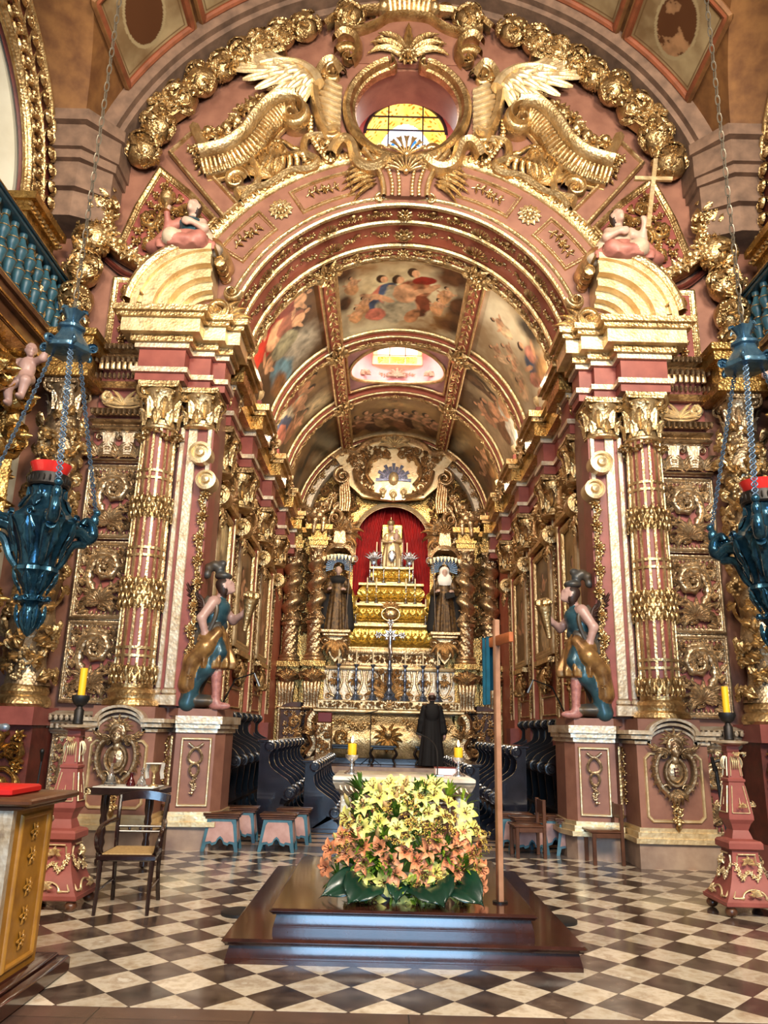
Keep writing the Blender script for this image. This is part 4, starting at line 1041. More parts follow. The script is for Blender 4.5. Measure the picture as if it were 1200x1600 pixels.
# ---- segmental half pediments
PX = 3.0
def p_ped(L):
    c = (-PX, 7.64); Y0 = 10.55
    f = front(0,0,YF-.02); D = YF-.02-Y0
    def ring(r0, r1, d): 
        m_ = MB(f); o = np.r_[arc(c, r1, 90, 180, 28), arc(c, r0, 180, 90, 28)]; m_.prism(o[::-1] if 0 else o, 0, d); return m_
    m1 = MB(f)
    for r0,r1,d in ((1.06,1.16,D),(1.0,1.06,D*.9),(.84,1.0,D*.94),(.78,.84,D*.72),(.66,.78,D*.8),(.58,.66,D*.56),(.5,.58,D*.62),(.42,.5,D*.42)): m1.merge(ring(r0,r1,d))
    m1.build('arched_moulding', 'gold_pale', L)
    ring(.02,.42,D*.3).build('tympanum', 'rose', L)
    mb = MB(f); q = arc(c, 1.22, 93, 172, 34)
    mb.sweep(np.c_[q, np.full(34,D*.55)], [(-.07,0),(-.06,D*.5),(0,D*.56),(.06,D*.5),(.07,0)]); mb.volute((c[0]-1.0,c[1]+.28), .17, 1.6, PI*.9, 1, .05, h=D*1.06); mb.volute((c[0]+.06,c[1]+1.08), .17, 1.6, PI*.6, -1, .05, h=D*1.06)
    mb.build('scroll_rim', 'gold_bright', L)
    mb = MB(f)
    for a in np.linspace(100,166,17):
        p = pol(1.12,a)+A(*c); mb.leaf(np.c_[np.array([pol(1.08+.12*t,a)+A(*c) for t in np.linspace(0,1,5)]), np.full(5,D*.97)], .035, .04, 1, 5)
    mb.build('leaf_cove', 'gold_leaf', L)
    mb = MB(Fr((c[0]+.1, Y0, c[1]+.98),(0,1,0),(0,0,1),(1,0,0)))
    for i in range(4): mb.lathe([(.0,i*.16),(.085,i*.16+.02),(.1,i*.16+.08),(.085,i*.16+.14),(.05,i*.16+.16)], 14, (0,0,0), fr=Fr((c[0]+.12,Y0+.1,c[1]+.92-.0),(1,0,0),(0,0,1),(0,1,0)))
    mb.build('scroll_roll', 'gold_leaf', L)
half(p_ped, 'curved_pediment', 'broken curved gilt pediment carrying a seated figure', 'pediment', (-3.55, 10.9, 7.64), 'broken curved pediments')
# ---- entablature over the column, stepped back to the arch
def p_ent(L):
    def stack(x0, x1, y0, tag_, back=YF+.3):
        f = IDF
        def bx(nm, z0, z1, e, mat, y_=None):
            mb = MB(); mb.box(x0-e, x1+e, y0-e, back, z0, z1); return (nm, mat, mb)
        return [bx('architrave',6.54,6.66,.02,'frieze_red'), bx('architrave_fillet',6.66,6.74,.07,'white_gilt'), bx('frieze',6.74,7.06,0,'frieze_red'), bx('frieze_fillet',7.06,7.14,.06,'white_gilt'),
                bx('corona_soffit',7.14,7.24,.12,'gold_leaf'), bx('corona',7.24,7.46,.24,'gold_pale'), bx('cymatium',7.46,7.53,.30,'gold_leaf'), bx('cornice_top',7.53,7.62,.36,'gold_bright')]
    acc = {}
    for args in ((-3.98,-3.28,10.72,'a'),(-3.28,-2.95,10.98,'b'),(-2.95,-2.75,11.12,'c')):
        for nm, mat, mb in stack(*args): acc.setdefault(nm, (mat, MB()))[1].merge(mb)
    for nm, (mat, mb) in acc.items(): mb.build(nm, mat, L, smooth=0)
    mb = MB(); mb.box(-3.2,-2.72,11.1,YF+.2,7.62,7.95); mb.build('impost_block', 'rose_deep', L, smooth=0)
    mb = MB(front(-2.95,7.62,11.08)); mb.volute((0.02,.28), .22, 1.7, PI*1.2, 1, .06, h=.2); fan(mb, (.1,.0), .5, 40, 130, 5, mb.fr, .1, .08, .4, 3); mb.volute((.22,.62), .14, 1.5, 0, -1, .05, h=.16); mb.build('spring_volute', 'gold_bright', L)
half(p_ent, 'entablature_block', 'stepped pink and gilt entablature block over the fluted column', 'entablature', (-3.6, 11.0, 6.54), 'entablature blocks')
# ---- fluted banded column
CX, CY, CR = 3.63, 11.0, .265
def p_col(L):
    f = Fr((-CX, CY, 0), (1,0,0), (0,1,0), (0,0,1))
    mb = MB(f); mb.lathe([(.36,1.80),(.38,1.84),(.36,1.90),(.31,1.93),(.31,1.96),(.33,2.0),(.31,2.05),(.28,2.07),(.28,2.12)], 36); mb.build('base', 'gold_leaf', L)
    t = np.linspace(0,1,30); r = CR*(1-.10*t**2)
    mb = MB(f); mb.lathe(np.c_[r*.93, 2.1+t*3.75], 48); mb.build('shaft', 'rose_deep', L)
    mb = MB(f); mb2 = MB(f)
    n = 16
    for i in range(n):
        a = i*TAU/n; P = np.c_[r*.96*np.cos(a), r*.96*np.sin(a), 2.1+t*3.75]
        g = np.zeros((30,4,3))
        for j,(da,dr) in enumerate(((-.095,-.01),(-.065,.02),(.065,.02),(.095,-.01))): g[:,j] = np.c_[(r*.95+dr)*np.cos(a+da), (r*.95+dr)*np.sin(a+da), 2.1+t*3.75]
        mb.grid(g)
    mb.build('fillets', 'gold_bright', L)
    mb = MB(f)
    for z in (2.55, 3.95, 5.1):
        rr = np.interp(z, 2.1+t*3.75, r)
        for dz in (-.055,.055): mb.lathe([(rr*.94,z+dz-.022),(rr*1.04,z+dz-.018),(rr*1.04,z+dz+.018),(rr*.94,z+dz+.022)], 40)
    mb.build('pierced_bands', 'gold_bright', L)
    for z0, rows in ((2.14,2),(3.15,4),(4.45,3)):
        mb = MB(f)
        rr = np.interp(z0+.1, 2.1+t*3.75, r)
        mb.lathe([(rr*.98,z0),(rr*1.05,z0+.02),(rr*1.03,z0+.1*rows),(rr*.98,z0+.1*rows+.02)], 40)
        if rows == 4: mb.lathe([(rr,z0+.17),(rr*1.14,z0+.18),(rr*1.16,z0+.2),(rr*1.14,z0+.225),(rr,z0+.235)], 40)
        for k in range(rows):
            for i in range(18):
                a = (i+.5*(k%2))*TAU/18; q = rr*1.07
                g = Fr(f(A(q*math.cos(a), q*math.sin(a), z0+.06+.1*k)), (-math.sin(a),math.cos(a),0), (0,0,1), (math.cos(a),math.sin(a),0))
                tt = np.linspace(-.5,.5,6); s = 1 if k >= rows/2 else -1
                mb.leaf(np.c_[0*tt, s*tt*.13, .012+.012*np.cos(tt*2)], .042, .035, 2, 5, fr=g); mb.ell((0,s*.07,.02),(.018,.018,.018),5,fr=g)
        mb.build('leaf_band', 'gold_leaf', L)
    mb = MB(f); garland_line(mb, [((.30)*math.cos(a), (.30)*math.sin(a), 5.68+.06*math.cos(a*4)) for a in np.linspace(0,TAU,40)], .06, seed=2, per=.6, nb=5); mb.build('flower_wreath', 'gold_leaf', L)
    mb = MB(Fr((-CX,CY,5.8),(1,0,0),(0,1,0),(0,0,1))); capital(mb, .245, .74, mb.fr); mb.build('capital', 'gold_bright', L)
half(p_col, 'fluted_column', 'banded pink column with gilt fillets and composite capital', 'column', (-CX, CY, 1.8), 'fluted columns of the arch')
# ---- flat pilaster between column and opening
def p_pil(L):
    mb = MB(); mb.box(-3.36,-2.84,11.12,YF+.3,1.85,5.95); mb.build('shaft', 'rose_deep', L, smooth=0)
    mb = MB()
    for x0,x1 in ((-3.34,-3.27),(-3.22,-3.08),(-2.93,-2.86)): mb.box(x0,x1,11.085,11.13,2.08,5.95,.01)
    for x0,x1 in ((-3.36,-3.27),(-3.24,-3.06)): mb.box(x0-.02,x1+.02,11.05,11.15,1.85,2.0,.01); mb.box(x0-.01,x1+.01,11.07,11.15,2.0,2.08,.02)
    mb.build('gilt_strips', 'white_gilt', L)
    mb = MB(Fr((-3.08,11.22,5.92),(1,0,0),(0,1,0),(0,0,1))); capital(mb, .24, .62, mb.fr); mb.build('capital', 'gold_bright', L)
    # big console volutes under the capital
    for x,z,r in ((-2.98,5.5,.17),(-2.86,5.08,.15)):
        mb = MB(front(x,z,11.08)); mb.lathe([(0,.22),(r*.35,.2),(r*.4,.13),(r*.7,.12),(r*.75,.17),(r,.16),(r,-.1)][::-1], 24); mb.build('console_roll', 'gold_pale', L)
    mb = MB(front(-2.9,2.0,11.1)); 
    for z in np.arange(.25,3.2,.33): mb.rosette((.02*math.sin(z*5),z,0), .1, 7, .07); garland_line(mb, [(.02,z+.1,.02),(-.02,z+.25,.02)], .06, seed=int(z*10))
    mb.build('flower_drop', 'gold_leaf', L)
half(p_pil, 'corner_pilaster', 'flat pink pilaster with whitish gilt strips behind the armoured angel', 'pilaster', (-3.1, 11.2, 1.85), 'corner pilasters')
# ---- carved wall panels outside the columns
PZ = ((1.86,2.98),(3.02,4.14),(4.2,5.36))
names = ('lowest of three carved scroll panels', 'middle of three carved scroll panels', 'topmost of three carved scroll panels')
proto = None
for i, (z0, z1) in enumerate(PZ):
    if proto is None:
        L = thing('acanthus_relief', '', 'panel', (-4.28, YF-.05, z0), 'big acanthus panels beside the columns'); f = front(-4.28, z0, YF-.05)
        mb = MB(f); mb.box(-.41,.39,0,1.14,-.02,.03); mb.build('backing', 'rose_deep', L)
        pts = rectp(-.37,.36,.035,1.10); mb = MB(f); frame(mb, pts, ogee(.04,.07), w=.03); leafborder(mb, rectp(-.32,.31,.09,1.05), .065, .08, .05, w=.03); mb.build('leafy_frame', 'gold_old', L)
        mb = MB(f.at(0,.09,.03)); rinceau(mb, .66, .97, mb.fr); mb.build('acanthus_scroll', 'gold_old', L); proto = L
    else: L = dup(proto, (-4.28, YF-.05, z0))
    L['label'] = f'{names[i]} beside the fluted column {LSIDE}'
    mirror(L, f'{names[i]} beside the fluted column {RSIDE}')
def p_fri(L):
    f = FA
    mb = MB(f); mb.box(-4.68,-3.9,5.4,7.2,.0,.06); mb.build('backing', 'rose_deep', L)
    for z, w, h in ((5.43,.04,.12),(5.92,.05,.2),(6.02,.06,.26),(6.18,.05,.3),(6.62,.045,.3),(7.0,.05,.4),(7.16,.08,.5)): mb = MB(f); mb.sweep([(-4.7,z,0.02),(-3.9,z,.02)], ogee(w,h)); mb.build('moulding', 'gold_old', L)
    for z, s, hh in ((6.12,.07,.3),(6.70,.06,.32),(6.94,.07,.38),(7.12,.06,.46)):
        mb = MB(f)
        for x in np.arange(-4.66,-3.92,s*1.15): mb.ell((x,z,hh),(s*.42,.055,.06),6)
        mb.build('egg_and_dart', 'gold_old', L)
    for x in (-4.42,-4.12):
        mb = MB(f.at(x,5.62,.06)); mb.prism([(-.05,-.12),(.05,-.12),(.1,.22),(-.1,.22)], 0, .1); mb.volute((-.1,.2),.05,1.2,0,1,.02,h=.12); mb.volute((.1,.2),.05,1.2,PI,-1,.02,h=.12); mb.build('console', 'white_gilt', L)
    mb = MB(f.at(0,0,.06))
    for x in (-4.58,-4.27,-3.97): fan(mb, (x,5.48), .3, 20, 160, 6, mb.fr, .06, .05, .5, 3); mb.volute((x,5.78),.07,1.2,0,1,.02,h=.1)
    mb.build('leaves', 'gold_old', L)
    mb = MB(f.at(-4.27,6.26,.1)); 
    for s in (1,-1):
        scrollleaf(mb, (s*.24,.17), .1, PI/2, -s, 1.3, .06, .05, mb.fr, bez((0,.02),(s*.1,.0),(s*.3,.02),(s*.335,.13),8)[:-1], 7)
        for a in (75,50,25): t = np.linspace(0,1,8); b = math.radians(a)-.4*t; mb.leaf(np.c_[s*.3*t*np.cos(b), .04+.3*t*np.sin(b), .02+.03*t], .05, .04, 4, 7)
    mb.build('palmette', 'gold_pale', L)
    for i, x in enumerate(np.linspace(-4.6,-3.98,8)):
        mb = MB(f.at(x,6.8,.3)); mb.box(-.028,.028,0,.13,0,.06,.008); mb.build('dentil', 'gold_pale', L)
half(p_fri, 'carved_frieze', 'carved gilt frieze with consoles over the scroll panels', 'frieze', (-4.28, YF, 5.4), 'friezes above the panels')
# ---- grapevine column at the edge of the wall
def p_grape(L):
    X, Y = -5.02, 10.82; f = Fr((X,Y,0),(1,0,0),(0,1,0),(0,0,1))
    mb = MB(f); mb.lathe([(.34,1.78),(.36,1.82),(.34,1.9),(.3,1.93),(.32,1.98),(.3,2.04),(.26,2.08)],32); mb.build('base', 'gold_leaf', L)
    z = np.linspace(2.06,5.9,60); ph = z*3.6
    cx = .03*np.cos(ph); cy = .03*np.sin(ph); rr = .27+.035*np.sin(z*7.2)
    mb = MB(f); th = np.arange(24)/24*TAU
    mb.grid(np.stack([cx[:,None]+rr[:,None]*np.cos(th), cy[:,None]+rr[:,None]*np.sin(th), z[:,None]+0*th], -1), False, True, flip=True); mb.build('shaft', 'gold_old', L)
    mb = MB(f); R = np.random.RandomState(4)
    a = ph+1; P = np.c_[cx+.3*np.cos(a), cy+.3*np.sin(a), z]; mb.tube(P, .025, 6)
    for i in range(1,60):
        for k in range(3):
            b = -PI/2+R.uniform(-1.9,1.9); O = A(math.cos(b),math.sin(b),0); g = Fr(f(A(cx[i],cy[i],z[i])+O*rr[i]), (-O[1],O[0],0), (0,0,1), O).at(0,0,0,R.uniform(-2,2))
            t = np.linspace(0,1,7); mb.leaf(np.c_[0*t,.2*t,.02+.05*np.sin(t*2.4)], .085, .06, 3, 7, fr=g)
    mb.build('vine', 'gold_leaf', L)
    mb = MB(f)
    for i in range(3,58,3):
        b = -PI/2+R.uniform(-1.6,1.6); O = A(math.cos(b),math.sin(b),0); c = A(cx[i],cy[i],z[i])+O*(rr[i]+.02); g = Fr(f(c), (-O[1],O[0],0), (0,0,1), O); mb.bunch((0,0,.03),(.09,.12,.06),22,.028,fr=g,seed=i,nb=5)
    mb.build('grapes', 'gold_bright', L)
    mb = MB(Fr((X,Y,5.88),(1,0,0),(0,1,0),(0,0,1))); capital(mb, .2, .62, mb.fr); mb.build('capital', 'gold_old', L)
    mb = MB(); mb.box(X-.4,X+.4,10.5,YF+.1,6.5,6.62); mb.box(X-.33,X+.33,10.57,YF+.1,6.62,6.95); mb.box(X-.45,X+.45,10.42,YF+.1,6.95,7.1); mb.box(X-.5,X+.5,10.36,YF+.1,7.1,7.2); mb.build('abacus', 'gold_dark', L, smooth=0)
half(p_grape, 'grapevine_column', 'bulging gilt column wound with vine leaves and grapes', 'column', (-5.02, 10.82, 1.78), 'grapevine columns')
# ---- pedestals
def shield(L, f):
    mb = MB(f); mb.ell((0,0,.02),(.12,.15,.07),20,m=9); mb.build('shield_boss', 'gold_old', L)
    mb = MB(f); mb.sweep(np.c_[arc((0,0),.135,0,360,30,.165), np.full(30,.05)], halfround(.022,.05), closed=False)
    for s in (1,-1):
        q = spline([(s*.06,.26),(s*.2,.2),(s*.25,.02),(s*.2,-.16),(s*.06,-.3),(0,-.34)],7); mb.sweep(np.c_[q, np.full(len(q),.02)], halfround(.04,.07))
        for i,p in enumerate(resamp(q,9)): mb.leaf(np.c_[[p[0],p[0]+s*.05,p[0]+s*.07],[p[1],p[1]+.01,p[1]-.04],[.03,.06,.02]], .035, .04, 1, 5)
        mb.volute((s*.14,.2),.06,1.3,0 if s>0 else PI,s,.022,h=.08); mb.volute((s*.13,-.2),.055,1.3,PI if s>0 else 0,-s,.02,h=.08)
    fan(mb, (0,-.2), .2, 220, 320, 5, f.at(0,0,.03), .04, .04, .2, 2); mb.build('scroll_border', 'gold_old', L)
    mb = MB(f); cherub(mb, (0,.30,.06), .24, f); mb.build('cherub_head', 'gold_old', L)
    mb = MB(f); fan(mb, (0,.36), .2, 10, 170, 9, f.at(0,0,.02), .035, .03, .3, 2)
    for s in (1,-1): wing(mb, .27, f.at(s*.07,.26,.05,0,1,s), 2, 6, .03, .1)
    mb.build('cherub_wings', 'gold_old', L)
    mb = MB(f); garland_line(mb, [(0,-.42,.03),(0,-.52,.03),(0,-.62,.03)], .06, seed=3); t = np.linspace(0,1,6); mb.leaf(np.c_[0*t,-.6-.12*t,.03+0*t], .05, .04, 3, 5); mb.build('fruit_drop', 'gold_leaf', L)
def p_pedestal(L):
    x0, x1, y0 = -4.06, -3.14, 10.62
    def cornice(mb, e, z0, dz, yb):
        for q0,q1 in ((x0-e,-3.88),(-3.32,x1+e)): mb.box(q0,q1,y0-e,YF,z0,z0+dz)
        o = np.r_[arc((-3.6,z0),.29+dz,0,180,18), arc((-3.6,z0),.29,180,0,18)]*1.0; o[:,1] = z0+(o[:,1]-z0)*.62; mb.prism(o, 0, YF-(y0-e), fr=Fr((0,YF,0),(1,0,0),(0,0,1),(0,-1,0)))
    mb = MB(); mb.prism([(x0-.05,.0),(x1+.05,0),(x1+.05,.3),(x0-.05,.3)], 0, YF-y0+.05, fr=Fr((0,YF,0),(1,0,0),(0,0,1),(0,-1,0))); 
    mb.prism([(-3.14,11.3),(-3.0,11.1),(-2.46,11.2),(-2.36,11.4),(-2.36,12.0),(-3.14,12.0)], 0, .3, fr=IDF); mb.box(-4.72,-4.05,11.12,YF+.05,0,.3); mb.build('stone_plinth', 'stone_base', L, smooth=0)
    mb = MB()
    for e,z0_,z1_ in ((.10,.3,.36),(.06,.36,.43),(.03,.43,.48)):
        mb.box(x0-e,x1+e,y0-e,YF,z0_,z1_); mb.prism([(-3.14-e,11.3),(-3.0-e,11.12-e),(-2.48+e,11.22-e),(-2.38+e,11.42),(-2.38+e,12.0),(-3.14,12.0)], z0_, z1_, fr=IDF)
    mb.build('base_moulding', 'gold_pale', L, smooth=0)
    mb = MB(); mb.box(x0,x1,y0,YF,.48,1.5); mb.prism([(-3.14,11.3),(-3.0,11.12),(-2.48,11.22),(-2.38,11.42),(-2.38,12.0),(-3.14,12.0)], .48, 1.55, fr=IDF)
    mb.prism(np.array([(-3.6+.3*math.cos(q),1.5+.19*math.sin(q)) for q in np.linspace(0,PI,14)]), 0, YF-y0, fr=Fr((0,YF,0),(1,0,0),(0,0,1),(0,-1,0)))
    mb.box(x0+.05,x1-.05,y0+.05,YF,1.62,1.82); mb.prism([(-3.16,11.25),(-3.0,11.12),(-2.48,11.22),(-2.4,11.4),(-2.4,12.0),(-3.16,12.0)],1.72,1.82,fr=IDF); mb.build('dado', 'rose', L, smooth=0)
    mb = MB()
    for e,z0_,dz in ((.03,1.5,.04),(.09,1.56,.05),(.13,1.62,.05)): cornice(mb, e, z0_, dz, YF)
    for e,z0_,z1_ in ((.03,1.5,1.56),(.07,1.56,1.62),(.1,1.62,1.72)):
        mb.prism([(-3.14,11.3),(-3.0,11.12-e),(-2.48+e,11.22-e),(-2.38+e,11.42),(-2.38+e,12.0),(-3.14,12.0)], z0_, z1_, fr=IDF)
    mb.build('cornice', 'white_gilt', L, smooth=35)
    f = front(-3.6,0,y0); pts = [(-.36,.62),(-.3,.56),(.3,.56),(.36,.62),(.36,1.32),(.3,1.38),(-.3,1.38),(-.36,1.32)]
    mb = MB(f); frame(mb, pts, halfround(.022,.03)); mb.build('panel_frame', 'gold_pale', L)
    shield(L, f.at(0,1.16,.02))
    # garlanded panel on the inner block
    mb = MB(Fr((-2.72,11.165,0),unit((.52,.1,0)),(0,0,1),unit((.1,-.52,0)))); frame(mb, rectp(-.19,.19,.56,1.42), halfround(.018,.028)); mb.build('inner_frame', 'gold_pale', L)
    mb = MB(Fr((-2.72,11.16,0),unit((.52,.1,0)),(0,0,1),unit((.1,-.52,0)))); mb.sweep(np.c_[spline([(-.1,1.36),(0,1.3),(.1,1.36)],6), np.full(13,.02)], halfround(.02,.03))
    th = np.linspace(0,TAU,24)
    mb.tube(np.c_[.085*np.cos(th)*(1-.3*np.sin(th)), 1.2+.1*np.sin(th), .03+0*th], .022, 6, True); mb.tube(np.c_[.06*np.cos(th), 1.02+.08*np.sin(th), .03+0*th], .02, 6, True)
    garland_line(mb, [(0,.92,.02),(0,.8,.02),(0,.72,.02)], .04, seed=1); mb.build('trophy_drop', 'gold_old', L)
    for fr_, w in ((Fr((-3.07,11.15,0), unit((.14,-.32,0)), (0,0,1), unit((-.32,-.14,0))), .2),):
        mb = MB(fr_); frame(mb, rectp(-.13,.13,.55,1.44), halfround(.016,.03))
        for z in np.arange(.75,1.4,.12): mb.rosette((0,z,.02), .05, 6, .05, rings=1); mb.bunch((.02,z+.06,.02),(.04,.04,.03),5,.02,seed=int(z*100),nb=5)
        mb.build('side_drop', 'gold_leaf', L)
PL_, PR_ = half(p_pedestal, 'column_pedestal', 'pink pedestal with a winged cherub shield under the fluted column', 'pedestal', (-3.4, 11.2, 0), 'pedestals of the arch')
mb = MB(front(-3.6,1.16,10.62-.1)); mb.ell((0,.035,0),(.016,.016,.012),8); mb.prism([(-.022,-.05),(.022,-.05),(.01,.02),(-.01,.02)],0,.012); mb.build('emblem', 'bole', PL_)
mb = MB(Fr((2*3.4-3.6,10.62-.1,1.16),(-1,0,0),(0,0,1),(0,-1,0)))
for q_ in ((-.03,-.015,-.05,.05),(-.03,.03,-.05,-.035),(-.03,.02,-.008,.008),(-.03,.03,.035,.05)): mb.box(*q_, 0, .012)
mb.build('emblem', 'bole', PR_)
def p_dado(L):
    f = front(-4.38, 0, YF-.03)
    mb = MB(f); mb.box(-.33,.31,.3,1.5,-.02,.03); mb.build('backing', 'rose_deep', L)
    mb = MB(f); frame(mb, rectp(-.3,.28,.36,1.42), ogee(.03,.05), w=.03); leafborder(mb, rectp(-.26,.24,.42,1.36), .07, .07, .04, w=.03); mb.build('leafy_frame', 'gold_old', L)
    mb = MB(f.at(-.01,.42,.03)); rinceau(mb, .5, .94, mb.fr); mb.build('acanthus_scroll', 'gold_old', L)
    mb = MB(f)
    for z,w,h in ((1.5,.05,.12),(1.6,.06,.22),(1.7,.05,.3)): mb.sweep([(-1.45,z,0),(.34,z,0)], ogee(w,h))
    for x in np.arange(-1.42,.33,.075): mb.ell((x,1.66,.27),(.03,.05,.05),6); mb.box(x-.02,x+.02,1.52,1.58,.1,.2)
    mb.build('ledge_moulding', 'white_gilt', L)
    mb = MB(); mb.box(-5.82,-4.7,10.5,YF+.1,0,.3); mb.build('column_socle', 'rose_deep', L, smooth=0); mb = MB(); mb.box(-5.82,-4.7,10.45,YF+.1,1.55,1.78); mb.build('socle_cornice', 'rose_deep', L, smooth=0)
    mb = MB(); mb.box(-5.78,-4.74,10.58,YF+.1,.3,1.55); mb.build('column_dado', 'bole', L, smooth=0)
    mb = MB(front(-5.25,.3,10.58)); scrollfill(mb, rectp(-.5,.48,.05,1.2), mb.fr, .22, 21, 260, .12); mb.build('socle_scrolls', 'gold_dark', L)
half(p_dado, 'dado_relief', 'low carved acanthus panel beneath the scroll panels', 'panel', (-4.4, YF, 0), 'dado panels')
# ---------------------------------------------------------------- vault: ribs and paintings
YB = (12.5, 15.75, 18.7, 22.0); AR = 59.5
CB = 'painted on boards of the chapel vault'
def canvas(name, lab, pts, pic, mat='painting', fr_w=.05, fmat='gold_bright', cat='painting', nrm=None, group=None, inner='red_soffit'):
    """pts (n,m,3) grid of the picture surface; frame follows its border"""
    n, m = pts.shape[:2]; c = pts.reshape(-1,3).mean(0)
    L = thing(name, lab, cat, tuple(c), group)
    mb = MB(); mb.grid(pts); o = mb.build('canvas', mat, L, smooth=180); set_cols(o, pic.I)
    B = np.concatenate([pts[:-1,0], pts[-1,:-1], pts[:0:-1,-1], pts[0,:0:-1]])[::3]
    mb = MB(); C = c
    for off, r, mt in ((0,fr_w,0),):
        mb.tube(B+nrm(B)*.02, r, 8, True)
    mb.build('frame', fmat, L)
    if inner:
        mb = MB(); mb.tube(C+(B-C)*1.045+nrm(B)*.02, fr_w*.9, 6, True); mb.build('outer_fillet', inner, L)
    return L
vn = lambda B: np.c_[-B[:,0], 0*B[:,0], -(B[:,2]-ZC)]/2.7
def vpanel(name, lab, a0, a1, y0, y1, pic, up='crown'):
    n, m = pic.n, pic.m
    if up == 'near':      # u along x, v towards the door
        a = np.linspace(a1, a0, n)[:,None]+np.zeros((1,m)); y = np.linspace(y1, y0, m)[None]+np.zeros((n,1))
    elif a0 < 90:         # right side: u along y reversed
        a = np.linspace(a0, a1, m)[None]+np.zeros((n,1)); y = np.linspace(y1, y0, n)[:,None]+np.zeros((1,m))
    else:
        a = np.linspace(a1, a0, m)[None]+np.zeros((n,1)); y = np.linspace(y0, y1, n)[:,None]+np.zeros((1,m))
    return canvas(name, lab, vaultpt(a, y, RV+.06), pic, nrm=vn)
G = (150, 110, 70)
p = Pic(150,130,(150,106,62),(255,238,196),3,3,.8); 
for q in ((.06,.9,.18,.14),(.9,.85,.2,.2),(.95,.5,.12,.22),(.05,.5,.1,.16),(.93,.2,.16,.14),(.75,.95,.2,.08)): p.blob(*q,(92,56,32),soft=.6)
p.blob(.45,.6,.34,.34,(250,232,180),soft=.8,k=.7); p.figure(.36,.5,.5,(196,112,92),lean=-.3,robe2=(70,84,112)); p.figure(.6,.56,.52,(120,60,40),lean=.3,robe2=(186,120,84)); p.figure(.48,.46,.55,(178,164,136),lean=.1); p.blob(.68,.72,.1,.05,(150,40,30),.3); p.blob(.3,.24,.1,.1,(206,120,100),.3); p.blob(.6,.2,.06,.12,(190,130,90),-.3)
for q in ((.12,.72),(.2,.42),(.85,.6),(.8,.42),(.14,.3)): p.figure(*q,.2,(206,150,104))
vpanel('ceiling_painting', 'ceiling picture of three robed saints in cream clouds, next to the arch', 63.5, 116.5, 12.68, 15.45, p, 'near')
p = Pic(150,120,(70,44,24),(176,134,84),8,3)
for i in range(9): p.figure(.08+.105*i, .42+.06*math.sin(i*2.2), .42+.08*math.sin(i*3.1), [(120,80,50),(150,100,70),(96,60,44),(170,130,90)][i%4])
p.blob(.5,.85,.06,.2,(140,90,50),.5); p.blob(.5,.8,.3,.14,(206,170,110),soft=.8,k=.5)
vpanel('ceiling_painting', 'dim brown ceiling picture of a kneeling crowd, beyond the skylight', 63.5, 116.5, 19.0, 21.7, p, 'near')
p = Pic(130,150,(44,28,18),(120,84,52),12,3); p.blob(.72,.7,.3,.28,(186,172,150),.4,soft=.5); p.blob(.8,.45,.25,.16,(112,150,164),.2,soft=.3); p.blob(.9,.38,.2,.12,(170,110,60),soft=.5); p.figure(.2,.42,.6,(170,44,30)); p.figure(.32,.7,.3,(150,90,70)); p.figure(.12,.75,.3,(130,60,50)); p.figure(.45,.3,.34,(110,80,56)); p.blob(.5,.55,.12,.18,(150,140,110)); 
vpanel('ceiling_painting', 'dark ceiling picture with red-robed figures and a patch of blue sky', 121.5, 172, 12.68, 15.45, p)
p = Pic(130,150,(70,48,28),(190,150,100),13,3); p.blob(.75,.75,.25,.22,(214,190,146),soft=.7); p.figure(.35,.5,.5,(206,190,160)); p.blob(.4,.25,.22,.14,(76,84,108),.5); p.figure(.7,.45,.35,(160,110,80)); p.figure(.15,.6,.4,(150,80,60)); p.blob(.45,.2,.2,.1,(196,120,100),.2)
vpanel('ceiling_painting', "brown ceiling picture of a white-robed figure, armchair's side, beside the skylight", 121.5, 172, 16.0, 18.4, p)
p = Pic(130,150,(40,28,16),(130,96,56),14,4); p.blob(.5,.5,.08,.5,(34,24,14),.4,soft=.5); p.blob(.75,.6,.2,.2,(180,160,120),soft=.8,k=.7); p.blob(.55,.75,.25,.15,(50,40,22),soft=.5)
vpanel('ceiling_painting', "dark ceiling picture of a bare tree, armchair's side, next to the altar", 121.5, 172, 19.0, 21.7, p)
p = Pic(130,150,(170,140,104),(240,224,190),15,3); p.blob(.2,.4,.2,.2,(200,168,124),soft=.5); p.figure(.62,.36,.36,(70,84,110),lean=.5,robe2=(196,130,110)); p.blob(.85,.5,.14,.2,(70,56,36),soft=.6); p.blob(.72,.24,.22,.14,(160,120,80),soft=.6)
for q in ((.25,.7),(.4,.6),(.3,.5),(.2,.35),(.6,.75)): p.figure(*q,.2,(216,180,140))
vpanel('ceiling_painting', 'pale ceiling picture of a blue-robed woman among clouds and cherubs', 8, 58.5, 12.68, 15.45, p)
p = Pic(130,150,(104,76,48),(226,200,156),16,3); p.blob(.6,.3,.2,.3,(200,188,170),.4,soft=.4); p.figure(.5,.5,.45,(130,90,60)); p.figure(.75,.4,.5,(214,204,186)); p.figure(.3,.65,.3,(180,130,96)); p.blob(.7,.8,.06,.25,(110,80,56)); p.blob(.8,.8,.03,.25,(90,70,50))
vpanel('ceiling_painting', "cream and brown ceiling picture with columns, tall cross's side, beside the skylight", 8, 58.5, 16.0, 18.4, p)
p = Pic(130,150,(52,34,18),(150,112,66),17,3); p.figure(.4,.4,.4,(110,70,44)); p.figure(.65,.45,.35,(140,100,64)); p.blob(.5,.8,.3,.14,(170,140,90),soft=.8,k=.6)
vpanel('ceiling_painting', "dark ceiling picture of dim figures, tall cross's side, next to the altar", 8, 58.5, 19.0, 21.7, p)
